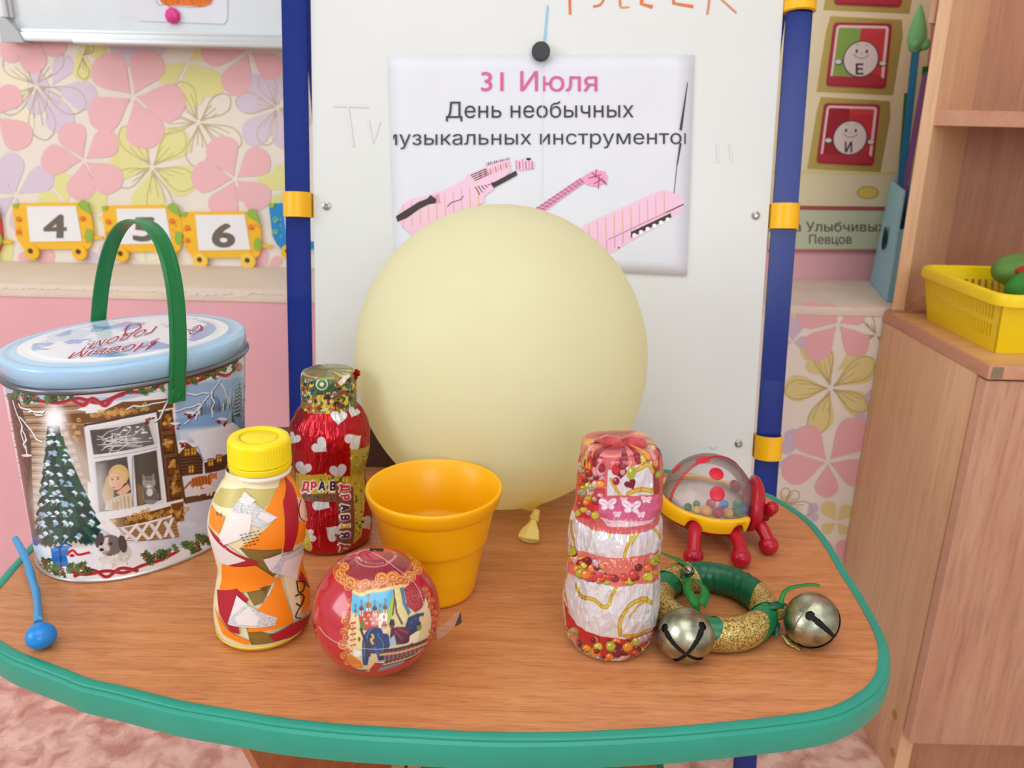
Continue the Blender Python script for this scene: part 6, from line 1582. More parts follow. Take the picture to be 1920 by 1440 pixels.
# picture field
field = [(488, 575), (600, 590), (720, 560), (850, 545), (900, 515), (990, 500), (1090, 530), (1150, 640), (1190, 780), (1190, 900), (1150, 1040), (1060, 1150), (900, 1230), (720, 1290), (600, 1290), (490, 1250), (430, 1130), (440, 960), (470, 780)]
B.poly(field, (216, 196, 150))
B.poly([(488, 575), (600, 590), (720, 560), (858, 545), (820, 700), (800, 780), (540, 790), (478, 775)], (86, 176, 214))
B.poly([(480, 760), (560, 800), (560, 920), (500, 900)], (226, 196, 150)); B.poly([(540, 785), (600, 745), (700, 745), (760, 790), (740, 920), (560, 920)], (190, 70, 54))
for k in range(9): B.ell(570 + k * 20, 790 + (k % 3) * 36, 12, 16, (236, 214, 180)); B.ell(570 + k * 20, 796 + (k % 3) * 36, 7, 11, (176, 60, 48))
for x, y, s, c in ((565, 722, 1.0, (118, 78, 84)), (628, 692, 1.25, (170, 118, 56)), (685, 722, 1.0, (108, 66, 80)), (778, 712, 1.0, (140, 92, 56)), (735, 745, .7, (196, 140, 60)), (512, 745, .7, (150, 110, 60))):
    B.poly([(x - 15 * s, y + 60), (x - 15 * s, y + 22 * s), (x + 15 * s, y + 22 * s), (x + 15 * s, y + 60)], (240, 226, 196)); B.line([(x, y + 30 * s), (x, y + 52)], 3, (150, 120, 90))
    B.poly([(x, y - 42 * s), (x + 6 * s, y - 22 * s), (x + 22 * s, y - 4 * s), (x + 20 * s, y + 14 * s), (x + 12 * s, y + 22 * s), (x - 12 * s, y + 22 * s), (x - 20 * s, y + 14 * s), (x - 22 * s, y - 4 * s), (x - 6 * s, y - 22 * s)], c); B.line([(x - 8 * s, y + 16 * s), (x - 8 * s, y - 8 * s)], 1.4, tuple(v * .6 for v in c))
    B.line([(x, y - 40 * s), (x, y - 80 * s)], 1.7, (130, 84, 40)); B.line([(x - 10 * s, y - 66 * s), (x + 10 * s, y - 66 * s)], 1.6, (130, 84, 40))
B.poly([(720, 800), (740, 770), (800, 770), (800, 900), (720, 900)], (240, 228, 200)); B.ell(768, 800, 12, 22, (160, 70, 60)); B.ell(735, 830, 9, 18, (190, 140, 90))
B.poly([(570, 800), (598, 915), (545, 915)], (96, 140, 66)); B.line([(570, 800), (570, 915)], 1.6, (60, 96, 44)); B.poly([(505, 930), (590, 920), (590, 1080), (520, 1090)], (226, 206, 140)); B.ell(545, 1000, 12, 22, (120, 80, 50))
for k in range(6): B.line([(470, 860 + k * 50), (510, 850 + k * 50)], 3, (176, 60, 50)); B.ell(488, 880 + k * 44, 10, 12, (206, 150, 70))
# curtain and star-covered drape
B.poly([(858, 545), (870, 640), (850, 760), (810, 890), (796, 870), (800, 760), (830, 660)], (176, 186, 62)); B.line([(856, 560), (862, 650), (846, 780)], 3, (96, 60, 70)); B.poly([(862, 550), (930, 520), (945, 640), (985, 760), (980, 830), (900, 870), (860, 740)], (222, 204, 130))
B.poly([(905, 530), (940, 520), (960, 660), (1010, 760), (985, 790), (935, 680)], (74, 116, 152)); B.line([(866, 640), (880, 760), (930, 860)], 4, (96, 76, 66))
for x, y in ((880, 575), (890, 640), (890, 715), (925, 790), (905, 690), (950, 820)): B.poly([(x + (13 if i % 2 == 0 else 6) * math.cos(i * PI / 5), y + (13 if i % 2 == 0 else 6) * math.sin(i * PI / 5)) for i in range(10)], (240, 238, 224)); B.ell(x, y, 3, 3, (120, 150, 190))
# red head-dress figure top right
B.poly([(945, 545), (1020, 480), (1110, 520), (1140, 620), (1110, 720), (1050, 760), (975, 700)], (150, 30, 50))
for k in range(20): a = k / 20 * 6.28; B.line([(1045 + 50 * math.cos(a), 610 + 70 * math.sin(a)), (1045 + 88 * math.cos(a), 610 + 112 * math.sin(a))], 3, (196, 60, 66))
B.ell(1048, 600, 44, 56, (172, 62, 66)); B.ell(1035, 590, 6, 5, (110, 24, 36)); B.ell(1062, 586, 6, 5, (110, 24, 36)); B.line([(1038, 628), (1056, 630)], 2.4, (120, 26, 40))
# seated and standing figures
NV = (30, 62, 112)
B.poly([(640, 905), (700, 890), (740, 905), (812, 965), (822, 1060), (775, 1140), (770, 1190), (720, 1200), (700, 1130), (640, 1130), (620, 1235), (580, 1235), (572, 1020), (600, 940)], NV)
for P in ([(650, 920), (620, 1000), (640, 1100)], [(720, 960), (770, 1030), (760, 1110)], [(690, 1080), (730, 1130), (740, 1180)], [(600, 1000), (600, 1180)]): B.line(P, 6, (54, 104, 156), smooth=4); B.line([(x + 8, y + 3) for x, y in P], 2.4, (16, 34, 66), smooth=4)
B.poly([(680, 970), (640, 1000), (660, 1040), (650, 1020), (665, 990)], (214, 170, 60)); B.line([(660, 960), (672, 985), (652, 1010), (668, 1040)], 4, (216, 176, 70), smooth=4); B.line([(560, 910), (610, 1040), (640, 1150)], 4, (60, 44, 50))
B.ell(770, 890, 26, 30, (206, 160, 120)); B.poly([(742, 880), (760, 835), (782, 835), (798, 880)], (160, 24, 44)); B.poly([(745, 905), (796, 905), (790, 950), (760, 950)], (226, 206, 180)); B.ell(840, 880, 22, 26, (110, 60, 56)); B.poly([(812, 870), (828, 822), (856, 822), (868, 870)], (38, 30, 44))
B.poly([(830, 905), (890, 890), (1020, 885), (1060, 920), (1040, 1000), (960, 1040), (880, 1050), (820, 1000)], (88, 28, 54)); B.poly([(985, 805), (1060, 770), (1130, 760), (1100, 860), (1070, 930), (1010, 950), (960, 880)], (28, 50, 96))
for P in ([(870, 930), (930, 1000)], [(900, 910), (980, 940)]): B.line(P, 4, (130, 60, 90))
for x, y in ((1020, 850), (1050, 820), (1000, 900)): B.ell(x, y, 10, 10, (60, 84, 130))
B.ell(1105, 820, 22, 30, (226, 190, 120)); B.poly([(1060, 880), (1110, 870), (1100, 920), (1066, 920)], (110, 140, 60)); B.poly([(820, 1000), (860, 960), (880, 1040), (830, 1060)], (150, 190, 214)); B.poly([(1000, 970), (1060, 930), (1090, 930), (1060, 1050), (980, 1080)], (232, 222, 190)); B.poly([(1000, 1040), (1030, 1030), (1030, 1100), (1000, 1110)], (160, 32, 42))
# balustrade and boots
B.poly([(770, 1090), (1000, 1050), (1170, 980), (1150, 1040), (1060, 1150), (900, 1230), (740, 1280), (720, 1180)], (56, 46, 66))
for k in range(20): x = 780 + k * 19; y = 1130 - k * 4.6; B.line([(x, y), (x - 4, y + 68 - k)], 4.5, (140, 34, 52) if k % 2 else (90, 120, 140))
B.line([(740, 1140), (900, 1120), (1040, 1080), (1160, 1030)], 5, (222, 168, 110), smooth=4); B.line([(720, 1240), (880, 1200), (1030, 1150), (1110, 1090)], 4, (206, 190, 130), smooth=4)
for k in range(20): B.ell(760 + k * 17, 1232 - k * 6.5, 5, 5, (226, 200, 120) if k % 2 else (160, 50, 60))
B.poly([(720, 1255), (840, 1225), (960, 1185), (940, 1215), (780, 1275), (700, 1295)], (120, 136, 160)); B.poly([(690, 1210), (760, 1215), (700, 1300), (640, 1310), (640, 1270)], (176, 28, 40)); B.poly([(715, 1195), (780, 1190), (770, 1215), (700, 1210)], (236, 236, 230)); B.line([(712, 1202), (775, 1200)], 2, (60, 90, 150))
B.poly([(460, 1130), (560, 1200), (580, 1260), (490, 1255), (430, 1190)], (214, 120, 40)); B.ell(530, 1130, 34, 28, (232, 230, 222)); B.ell(505, 1105, 20, 16, (220, 216, 210)); B.ell(520, 1235, 36, 14, (222, 150, 60)); B.poly([(480, 1262), (640, 1275), (560, 1300), (490, 1285)], (84, 80, 84))
# gold scrollwork
GO, GOL, GOD = (228, 150, 78), (244, 188, 120), (170, 80, 40)
def scroll(x, y, r, d=1, a0=0.0):
    B.ell(x, y, r, r * .95, GO); B.line([(x + r * .82 * math.cos(a0 + d * a) * (1 - a / 12), y + r * .8 * math.sin(a0 + d * a) * (1 - a / 12)) for a in np.linspace(0, 11, 30)], 2.4, GOD); B.ell(x, y, r * .16, r * .16, GOL)
for i, (x, y, r) in enumerate(((365, 318, 48), (410, 350, 44), (375, 410, 46), (405, 460, 42), (460, 490, 54), (445, 530, 36), (550, 525, 52), (600, 500, 44), (580, 560, 36), (690, 510, 44), (745, 455, 60), (850, 445, 62), (830, 505, 40), (920, 470, 42), (1000, 440, 56), (960, 480, 36), (1070, 380, 44), (1055, 320, 38), (1080, 270, 34), (1020, 250, 36), (1000, 205, 30))): scroll(x, y, r, 1 if i % 2 else -1, i)
B.line([(490, 570), (560, 600), (640, 570), (740, 560), (850, 535), (930, 520)], 6, (226, 196, 120), smooth=4)
for i, (x, y, r) in enumerate(((425, 780, 34), (450, 770, 24), (415, 835, 34), (440, 890, 34), (400, 930, 32), (425, 985, 30), (400, 1050, 46), (440, 1105, 30), (410, 1150, 36), (435, 1205, 30), (455, 700, 22), (465, 650, 18))): scroll(x, y, r, 1 if i % 2 else -1, i)
for i, (x, y, r) in enumerate(((1140, 545, 26), (1160, 600, 26), (1195, 650, 30), (1185, 710, 26), (1220, 760, 26), (1215, 820, 28), (1225, 880, 22), (1190, 930, 22), (1180, 980, 20))): scroll(x, y, r, 1 if i % 2 else -1, i)
sb = thing('souvenir_ball', 'glossy red ball printed with gold scrolls and a fairy tale scene, in clear film', 'ball', (BX[0], BX[1], ZT))
link('ball_shell', bS.mesh('ball_shell', bC), vcol('printed_ball', 0.2, 0.0, 0.7), sb, True)
bp_ = Vector(ball_pos(np.float64(bS.tc + 3.0), np.float64(.955)))
q = np.array(bS.bvh.ray_cast(Vector(EYE), Vector(ray(706, 1031)).normalized())[0]); nq = Vector((q - BX) / BRD)
obj('slot', box((0, 0, 0), (.0085, .0026, .0012), bev=.0004, M=axisM(Vector(q) + nq * .0001, nq)), mat('black_slot', (20, 14, 16), .5), sb, label='dark slot on top of the ball')
# clear film: seam lines and a tail
m_film = clear('clear_film', (253, 253, 253), 0.05, 0.12)
bm = bmesh.new()
P = [(818, 1180), (835, 1170), (850, 1152), (864, 1146)]; Q = [(820, 1200), (840, 1188), (852, 1176), (866, 1168)]
A_ = [Vector(onY(x, y, .432 + .004 * k)) for k, (x, y) in enumerate(P)]; B_ = [Vector(onY(x, y, .429 + .005 * k + .003 * (k % 2))) for k, (x, y) in enumerate(Q)]
for k in range(3): add_prism(bm, [A_[k], A_[k + 1], B_[k + 1], B_[k]], (0, .0003, 0.0001))
bmesh.ops.triangulate(bm, faces=bm.faces[:])
obj('film_tail', bm, m_film, sb, False, label='crumpled tail of clear film')
bm = bmesh.new()
for L in ([(330, 300), (520, 190), (700, 240), (900, 380), (1060, 520), (1130, 700)], [(180, 880), (250, 970), (400, 1050), (700, 1090), (1000, 1040), (1180, 960), (1240, 920)], [(420, 260), (600, 200), (690, 205)]):
    pts = []
    for p in spline(L, 6):
        h = bS.bvh.ray_cast(Vector(EYE), Vector(ray(560 + p[0] / 4.8, 990 + p[1] / 4.8)).normalized())[0]
        if h is not None: pts.append(Vector(BX) + (Vector(h) - Vector(BX)).normalized() * (BRD + .0001))
    add_tube(bm, pts, .00022, 6)
obj('film_seam', bm, clear('film_crease', (255, 240, 240), .35, .1), sb, True, label='fine creases of the clear film', kind='stuff')

# ------------------------------------------------------------------ ladybird rattle
LA, LT = math.radians(-8), math.radians(5)
LM = Matrix.Translation((.1667, .625, ZT + .0290)) @ Matrix.Rotation(LA, 4, 'Z') @ Matrix.Rotation(LT, 4, 'Y')
LMi = LM.inverted()
m_lred = mat('ladybird_red_plastic', (178, 16, 38), 0.25); m_lyel = mat('ladybird_yellow_plastic', (252, 188, 16), 0.3)
m_dome = clear('clear_dome_plastic', (252, 248, 248), 0.10, 0.04, (255, 250, 250))
lb = thing('ladybird_toy', 'ladybird rattle with a clear spotted dome, yellow rim and red legs', 'toy', (.1667, .625, ZT))
obj('belly', lathe([(.0, -.0225), (.012, -.0222), (.022, -.0200), (.031, -.0150), (.0375, -.0070), (.0395, -.0010), (.0395, .0010), (.0, .0012)], 64, LM, False, False), m_lred, lb, True)
obj('tray', lathe([(.0, .0014), (.0372, .0014), (.0372, .0022), (.0, .0022)], 48, LM, False, False), mat('milky_tray', (226, 214, 208), 0.4), lb, True)
legs = {'f1': ((1303, 980), .592, (1300, 1043)), 'f2': ((1375, 1000), .592, (1389, 1046)), 'f3': ((1417, 972), .612, (1441, 1022))}
hips = {}
for k, (hp_, Y, fp) in legs.items(): hips[k] = Vector(onY(*hp_, Y))
hang = [math.atan2((LMi @ h).y, (LMi @ h).x) for h in (hips['f1'], hips['f2'])] + [2.1, 1.15]
bm = bmesh.new(); rings = []; A0 = math.radians(42)
angs = np.linspace(A0, 2 * PI - A0, 150)
for a in angs:
    zb = -.0075
    for h in hang:
        d = abs((a - h + PI) % (2 * PI) - PI); zb = max(zb, -.0075 + .0075 * math.sqrt(max(0, 1 - (d / .155) ** 2)))
    rings.append([bm.verts.new(LM @ Vector((r * math.cos(a), r * math.sin(a), z))) for r, z in ((.0385, .0046), (.0405, .0054), (.0424, .0050), (.0432, .0036), (.0428, (zb + .0036) / 2), (.0414, zb), (.0398, zb), (.0392, zb + .001))])
for a, b in zip(rings, rings[1:]):
    for k in range(8): bm.faces.new((a[k], a[(k + 1) % 8], b[(k + 1) % 8], b[k]))
bm.faces.new(rings[0]); bm.faces.new(rings[-1][::-1])
obj('rim', bm, m_lyel, lb)
bm = bmesh.new(); dR, dH = .0378, .0392
add_lathe(bm, [(dR, .0022)] + [(dR * math.cos(a), .0022 + dH * math.sin(a)) for a in np.linspace(.04, PI / 2 - .02, 26)], 72, LM, False, True)
dome = obj('dome', bm, m_dome, lb, True)
dome_bvh = BVHTree.FromPolygons([LM @ Vector((dR * math.cos(a) * math.cos(t), dR * math.cos(a) * math.sin(t), .0022 + dH * math.sin(a))) for a in np.linspace(0, PI / 2 - .01, 24) for t in np.linspace(0, 2 * PI, 48, endpoint=False)],
    [(i * 48 + j, i * 48 + (j + 1) % 48, (i + 1) * 48 + (j + 1) % 48, (i + 1) * 48 + j) for i in range(23) for j in range(48)])
m_spot = mat('red_spot_paint', (206, 22, 44), 0.3)
for px, r, far in (((1345, 926), .0060, 0), ((1343.5, 888), .0058, 0), ((1318, 861), .0058, 0), ((1268, 878), .0050, 0), ((1379, 911), .0055, 1), ((1300, 893), .004, 2)):
    o_ = Vector(EYE); d = Vector(ray(*px)).normalized(); h = dome_bvh.ray_cast(o_, d)
    if h[0] is not None and far: h = dome_bvh.ray_cast(h[0] + d * .002, d)
    if h[0] is None or far == 2: continue
    c = LMi @ h[0]; n = (LM.to_3x3() @ Vector((c.x / dR ** 2, c.y / dR ** 2, (c.z - .0022) / dH ** 2))).normalized()
    M = axisM(h[0], n); cv = 1 / (2 * .038)
    obj('spot', lathe([(0, .00025)] + [(r * t, .00025 - cv * (r * t) ** 2) for t in (.3, .6, .85, 1)] + [(r * 1.01, -.0001 - cv * r * r), (0, -.0002)], 28, M, False, False), m_spot, dome, True, label='red spot on the clear dome')
q_ = LMi @ Vector(onZ(1255, 944, (LM @ Vector((-.035, -.01, .002))).z)); wing_a = math.atan2(q_.y, q_.x) - PI
for off in (-.0008, .0011):
    pts = [LM @ Matrix.Rotation(wing_a, 4, 'Z') @ Vector((dR * 1.003 * math.cos(a), off, .0022 + dH * 1.003 * math.sin(a))) for a in np.linspace(PI - .05, .35, 40)]
    obj('wing_line', tube(pts, .0005, 8), m_spot, dome, True, label='red line over the clear dome')
bm = bmesh.new(); bmesh.ops.create_uvsphere(bm, u_segments=36, v_segments=22, radius=1)
for v in bm.verts:
    c = v.co; v.co = LM @ Vector((.0355 + .0112 * c.x * (1 if c.x > 0 else .5), .0262 * c.y, .0030 + .0258 * c.z * (1 if c.z > 0 else .8)))
head = obj('head', bm, m_lred, lb, True)
p = Vector(onY(1426, 945, .603)); n = (p - (LM @ Vector((.030, 0, 0)))).normalized()
for sgn in (1, -1):
    q = LM @ Vector((.0438, -.0130 * sgn, .0075)); n = (LM.to_3x3() @ Vector((.8, -.6 * sgn, .15))).normalized()
    obj('eye', lathe([(0, .0008), (.0028, .0006), (.0040, 0), (.0036, -.0016), (0, -.002)], 20, axisM(q, n) @ Matrix.Diagonal((.75, 1.5, 1, 1)), False, False), mat('black_eye', (18, 16, 16), .25), head, True, label='black oval eye')
a = LM @ Vector((.047, -.004, -.002)); b = Vector(onY(1449, 951, .606))
obj('nose', tube([a, a + (b - a) * .5, b, b + (b - a).normalized() * .0022, b + (b - a).normalized() * .0038], [.0058, .0056, .0053, .0042, .0014], 18), m_lred, head, True)
def leg(hip, foot, bulge):
    mid = (hip + foot) / 2 + bulge
    bm = tube(spline([hip, hip + (mid - hip) * .6 + bulge * .2, mid, foot + Vector((0, 0, .003))], 6), [.0055] * 4 + list(np.linspace(.0055, .0050, 15)), 16)
    add_ball(bm, foot, (.0080, .0080, .0076), 20, 14); return bm
for k, (hp_, Y, fp) in legs.items():
    f = Vector(onZ(*fp, ZT + .0077)); h = hips[k]; h = h + (LM @ Vector((0, 0, -.004)) - h) * .12
    obj('leg', leg(h, f, Vector((.002 if k != 'f1' else -.001, -.003, .003))), m_lred, lb, True)
for aa in (2.1, 1.15):
    h = LM @ Vector((.037 * math.cos(aa), .037 * math.sin(aa), -.006)); f = LM @ Vector((.055 * math.cos(aa), .058 * math.sin(aa), 0)); f.z = ZT + .0077
    obj('leg', leg(h, f, Vector((0, .003, .003))), m_lred, lb, True)
BEADS = (('green', (1289, 951), .0032, 'left of the others'), ('green', (1306, 945), .0030, 'behind the small yellow one'), ('yellow', (1300, 965), .0034, 'smallest in the front row'), ('orange', (1321, 961), .0043, 'left of the front red one'), ('red', (1342, 967.5), .0044, 'in the middle of the front row'), ('orange', (1362, 967), .0043, 'right of the front red one'), ('green', (1381, 964), .0045, 'at the right end of the front row'), ('red', (1333, 944), .0040, 'in the back row'), ('blue', (1357, 946), .0040, 'in the middle of the back row'), ('blue', (1395, 956), .0042, 'nearest the ladybird head'), ('green', (1384, 944), .0040, 'in the back row near the head'))
BCOL = {'green': (70, 140, 96), 'yellow': (246, 196, 70), 'orange': (244, 178, 90), 'red': (196, 40, 70), 'blue': (70, 124, 190)}
placed = []
for cname, px, r, where in BEADS:
    o_ = Vector(EYE); d = Vector(ray(*px)).normalized()
    nrm = (LM.to_3x3() @ Vector((0, 0, 1))).normalized(); p0 = LM @ Vector((0, 0, .0023 + r)); t = (p0 - o_).dot(nrm) / d.dot(nrm); c = LMi @ (o_ + d * t)
    rad = math.hypot(c.x, c.y); lim = dR * math.sqrt(1 - (r / dH) ** 2) - r - .0012
    if rad > lim: c.x *= lim / rad; c.y *= lim / rad
    for _ in range(40):
        for q, rq in placed:
            dx, dy = c.x - q.x, c.y - q.y; L = math.hypot(dx, dy); need = math.sqrt(max((r + rq) ** 2 - (r - rq) ** 2, 0)) + .0001
            if L < need: c.x += dx / L * (need - L); c.y += dy / L * (need - L)
        rad = math.hypot(c.x, c.y)
        if rad > lim: c.x *= lim / rad; c.y *= lim / rad
    placed.append((c.copy(), r))
    o = obj('bead', ball(LM @ c, r, 20, 14), mat(cname + '_bead', BCOL[cname], .35), None, True)
    tag(o, f'{cname} bead inside the clear ladybird dome, {where}', 'bead', 'beads inside the ladybird dome')

# ------------------------------------------------------------------ jingle bell wreath
WC, WR, Wr = Vector((.1432, .4975, ZT)), .0362, .0108
wr = thing('jingle_bell_ring', 'green and gold ribbon-wrapped ring with two big metal jingle bells', 'bell', WC)
m_satin = mat('green_satin_ribbon', (10, 120, 74), 0.3, spec=.6, bump=.35, bscale=90); m_dsat = mat('dark_green_satin', (8, 92, 58), 0.32, bump=.35, bscale=90)
def glitter():
    m = bpy.data.materials.new('gold_lame_ribbon'); m.use_nodes = True; nt = m.node_tree; b = nt.nodes['Principled BSDF']
    tc = nt.nodes.new('ShaderNodeTexCoord'); v = nt.nodes.new('ShaderNodeTexVoronoi'); v.inputs['Scale'].default_value = 1500
    nt.links.new(tc.outputs['Object'], v.inputs['Vector']); r = nt.nodes.new('ShaderNodeValToRGB'); e = r.color_ramp.elements
    e[0].position = .1; e[1].position = .9; e[0].color = tuple(lin((118, 92, 34))) + (1,); e[1].color = tuple(lin((232, 204, 120))) + (1,)
    sp = nt.nodes.new('ShaderNodeSeparateColor'); nt.links.new(v.outputs['Color'], sp.inputs[0]); nt.links.new(sp.outputs[0], r.inputs[0]); nt.links.new(r.outputs[0], b.inputs['Base Color'])
    b.inputs['Metallic'].default_value = .55; b.inputs['Roughness'].default_value = .42
    bp = nt.nodes.new('ShaderNodeBump'); bp.inputs['Strength'].default_value = .7; bp.inputs['Distance'].default_value = .0004; nt.links.new(sp.outputs[1], bp.inputs['Height']); nt.links.new(bp.outputs[0], b.inputs['Normal'])
    return m
m_gold = glitter()
def band(a0, a1, skew, off, m, nm, fold=0.0, sd=0):
    bm = bmesh.new(); na = max(6, int(abs(a1 - a0) * 16)); nb = 36; g = []
    for i in range(na + 1):
        row = []
        for j in range(nb):
            b = 2 * PI * j / nb; a = a0 + (a1 - a0) * i / na + skew * math.sin(b + .5)
            r = Wr + off + fold * (math.sin(a * 34 + 3 * b + sd) + .6 * math.sin(a * 71 - 2 * b)) 
            k = 1.0 if math.sin(b) < 0 else 1.06
            row.append(bm.verts.new(WC + Vector(((WR + r * .84 * math.cos(b)) * math.cos(a), (WR + r * .84 * math.cos(b)) * math.sin(a), Wr + .0013 + r * k * math.sin(b)))))
        g.append(row)
    for i in range(na):
        for j in range(nb): bm.faces.new((g[i][j], g[i + 1][j], g[i + 1][(j + 1) % nb], g[i][(j + 1) % nb]))
    obj(nm, bm, m, wr, True)
D = math.radians
band(D(12), D(108), .0, .0002, m_dsat, 'satin_wrap', .00045, 1)
band(D(96), D(132), .20, .0009, m_gold, 'gold_wrap')
band(D(126), D(168), .1, .0003, m_satin, 'satin_wrap', .0003, 2)
band(D(156), D(232), .25, .0009, m_gold, 'gold_wrap')
band(D(224), D(262), .1, .0003, m_satin, 'satin_wrap', .0003, 3)
band(D(250), D(300), .30, .0009, m_gold, 'gold_wrap')
band(D(288), D(336), .2, .0003, m_satin, 'satin_wrap', .0003, 4)
band(D(322), D(360), .28, .0009, m_gold, 'gold_wrap')
band(D(352), D(378), .1, .0003, m_dsat, 'satin_wrap', .0003, 5)
def bell_mat():
    m = bpy.data.materials.new('brushed_bell_metal'); m.use_nodes = True; nt = m.node_tree; b = nt.nodes['Principled BSDF']
    tc = nt.nodes.new('ShaderNodeTexCoord'); n = nt.nodes.new('ShaderNodeTexNoise'); n.inputs['Scale'].default_value = 90; n.inputs['Detail'].default_value = 8
    nt.links.new(tc.outputs['Object'], n.inputs['Vector']); r = nt.nodes.new('ShaderNodeValToRGB'); e = r.color_ramp.elements
    e[0].position = .35; e[1].position = .65; e[0].color = tuple(lin((128, 134, 108))) + (1,); e[1].color = tuple(lin((190, 190, 166))) + (1,)
    nt.links.new(n.outputs['Fac'], r.inputs[0]); nt.links.new(r.outputs[0], b.inputs['Base Color']); b.inputs['Metallic'].default_value = 1; b.inputs['Roughness'].default_value = .33
    n2 = nt.nodes.new('ShaderNodeTexNoise'); n2.inputs['Scale'].default_value = 900; nt.links.new(tc.outputs['Object'], n2.inputs['Vector'])
    bp = nt.nodes.new('ShaderNodeBump'); bp.inputs['Strength'].default_value = .25; bp.inputs['Distance'].default_value = .0004; nt.links.new(n2.outputs['Fac'], bp.inputs['Height']); nt.links.new(bp.outputs[0], b.inputs['Normal'])
    return m
m_bell = bell_mat(); m_in = mat('bell_shade', (16, 14, 12), .8)
def sph_hit(c, r, px):
    o = Vector(EYE); d = Vector(ray(*px)).normalized(); oc = o - c; b = oc.dot(d); q = b * b - (oc.length_squared - r * r)
    return o + d * (-b - math.sqrt(max(q, 0)))
def jingle(name, c, r, pole_px, slot_px, lab, width=.11, reach=1.25, parent=None, pole=None, seg=(220, 130), cross=True, squash=.95):
    c = Vector(c); n = (sph_hit(c, r, pole_px) - c).normalized() if pole is None else Vector(pole).normalized()
    t = (sph_hit(c, r, slot_px) - c); t = (t - n * t.dot(n)).normalized(); s = n.cross(t)
    nu, nv = seg; bm = bmesh.new(); g = []
    for j in range(nv + 1):
        th = PI * j / nv; row = []
        for i in range(nu):
            ph = 2 * PI * i / nu; bul = 1 + .05 * math.sin(th) ** 2 * (1 - abs(math.cos(2 * ph)) ** 2) * (1 if th < PI / 2 else 0)
            d = t * (math.sin(th) * math.cos(ph)) + s * (math.sin(th) * math.sin(ph)) + n * math.cos(th) * squash
            row.append(bm.verts.new(c + d * r * bul))
        g.append(row)
    for j in range(nv):
        for i in range(nu):
            th = PI * (j + .5) / nv; ph = 2 * PI * (i + .5) / nu; x, y = math.sin(th) * math.cos(ph), math.sin(th) * math.sin(ph)
            cut = False
            for u, w in ((x, y),) + (((y, x),) if cross else ()):
                if th < reach and abs(w) < width * (.55 + .45 * min(1, th)): cut = True
                k = (th - reach) ** 2 + (math.atan2(w, abs(u))) ** 2 * math.sin(th) ** 2
                if k < (width * 1.55) ** 2: cut = True
            if not cut: bm.faces.new((g[j][i], g[j + 1][i], g[j + 1][(i + 1) % nu], g[j][(i + 1) % nu]))
    bmesh.ops.remove_doubles(bm, verts=bm.verts[:], dist=1e-7)
    bmesh.ops.delete(bm, geom=[v for v in bm.verts if not v.link_faces], context='VERTS')
    b = obj(name, bm, m_bell, parent or wr, True, label=lab)
    obj('bell_shade_core', ball(c, r * .93, 32, 20), m_in, b, True, label='dark inner ball as the shade seen through the slots')  # solid dark ball puts the shade of the hollow into colour
    return b
LB = Vector(onZ(1285, 1191, ZT + .0180)); RB = Vector(onZ(1522, 1163, ZT + .0188))
jingle('jingle_bell', LB, .0178, (1287, 1229), (1244, 1170), 'bell with its crossed slots towards the viewer')
jingle('jingle_bell', RB, .0186, (1566, 1196), (1512, 1149), 'bell with one slot showing', reach=1.32)
SBc = Vector(onZ(1291, 1071, ZT + .0275)); jingle('small_bell', SBc, .0042, (1295, 1074), (1300, 1060), 'small bright bell', .12, 1.1, seg=(48, 30))
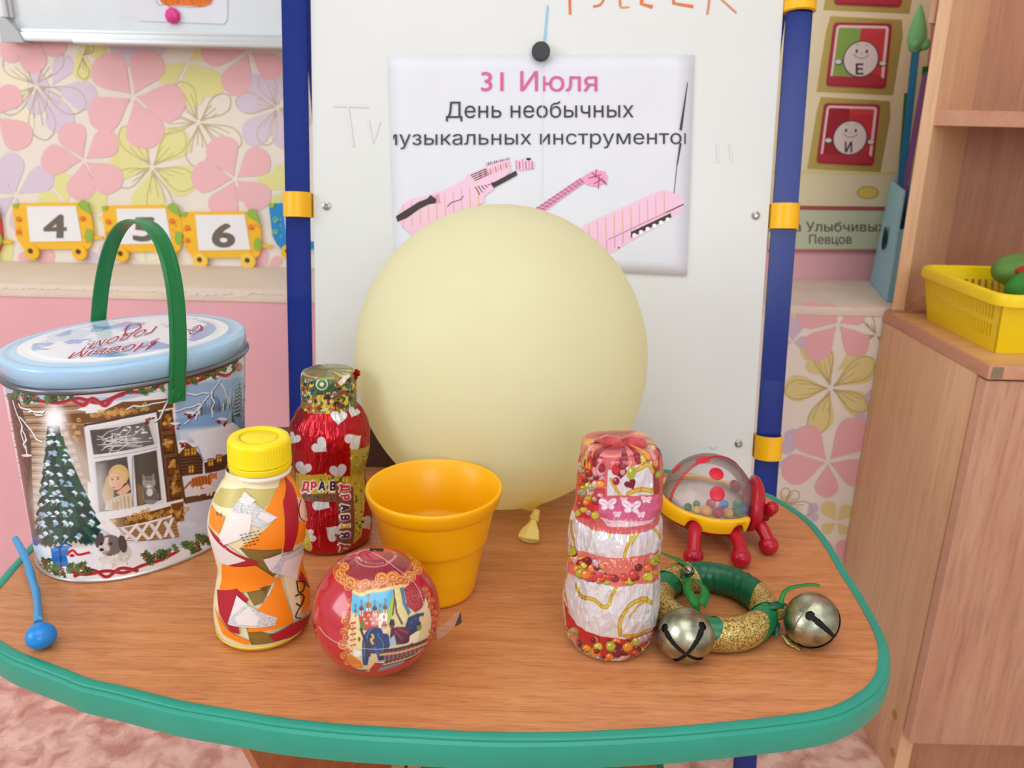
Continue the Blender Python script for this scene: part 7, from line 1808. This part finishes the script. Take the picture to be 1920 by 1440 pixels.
def ribbon(name, pts, w, m, twist=0.0, lab=None, up=Vector((0, 0, 1))):
    pts = [Vector(p) for p in spline(pts, 6)]; bm = bmesh.new(); rows = []; n = len(pts)
    for i, p in enumerate(pts):
        d = (pts[min(i + 1, n - 1)] - pts[max(i - 1, 0)]).normalized(); s = d.cross(up).normalized(); q = up.copy() if abs(d.dot(up)) < .9 else Vector((1, 0, 0)); a = twist * i / n
        v = (s * math.cos(a) + d.cross(s) * math.sin(a)) * (w[0] + (w[1] - w[0]) * i / (n - 1)) / 2; nn = d.cross(v).normalized() * .0003
        rows.append([bm.verts.new(p + v + nn), bm.verts.new(p - v + nn), bm.verts.new(p - v - nn), bm.verts.new(p + v - nn)])
    for a, b in zip(rows, rows[1:]):
        for k in range(4): bm.faces.new((a[k], a[(k + 1) % 4], b[(k + 1) % 4], b[k]))
    bm.faces.new(rows[0]); bm.faces.new(rows[-1][::-1])
    return obj(name, bm, m, wr, True, label=lab)
pz = lambda x, y, h: onZ(x, y, ZT + h)
m_grn = mat('bright_green_ribbon', (30, 130, 52), .4, bump=.4, bscale=500)
ribbon('ribbon_tail', [pz(1292, 1062, .025), pz(1275, 1052, .026), pz(1258, 1044, .027), pz(1237, 1036, .028)], (.004, .0075), m_grn, .5)
ribbon('ribbon_tail', [pz(1290, 1082, .024), pz(1288, 1100, .022), pz(1295, 1118, .020), pz(1306, 1132, .016), pz(1312, 1140, .012)], (.004, .010), m_grn, .8)
ribbon('ribbon_tail', [pz(1300, 1086, .023), pz(1318, 1100, .021), pz(1322, 1116, .018), pz(1312, 1132, .014)], (.003, .009), m_grn, -.5)
ribbon('ribbon_tail', [pz(1464, 1132, .024), pz(1467, 1118, .028), pz(1475, 1106, .031), pz(1495, 1099, .033), pz(1520, 1096, .034), pz(1537, 1098, .034)], (.0034, .0022), m_grn, .3)
ribbon('ribbon_tail', [pz(1456, 1168, .010), pz(1456, 1180, .006), pz(1454, 1193, .003)], (.005, .003), m_satin, .3)
ribbon('ribbon_tail', [pz(1470, 1190, .006), pz(1480, 1204, .003), pz(1500, 1214, .0012)], (.004, .006), m_gold, .1)
obj('knot', box((0, 0, 0), (.007, .007, .009), bev=.0018, M=Matrix.Translation(pz(1463, 1147, .018)) @ Matrix.Rotation(.4, 4, 'Z')), m_gold, wr)
ribbon('ribbon_tie', [pz(1430, 1140, .021), pz(1448, 1136, .024), pz(1462, 1134, .024), pz(1476, 1138, .021)], (.006, .005), m_dsat, .6)
ribbon('ribbon_tie', [pz(1292, 1060, .024), pz(1284, 1070, .026), pz(1280, 1085, .022)], (.005, .005), m_satin, .6)
ribbon('ribbon_tie', [pz(1262, 1126, .020), pz(1270, 1140, .020), pz(1282, 1150, .020)], (.008, .006), m_satin, .4)
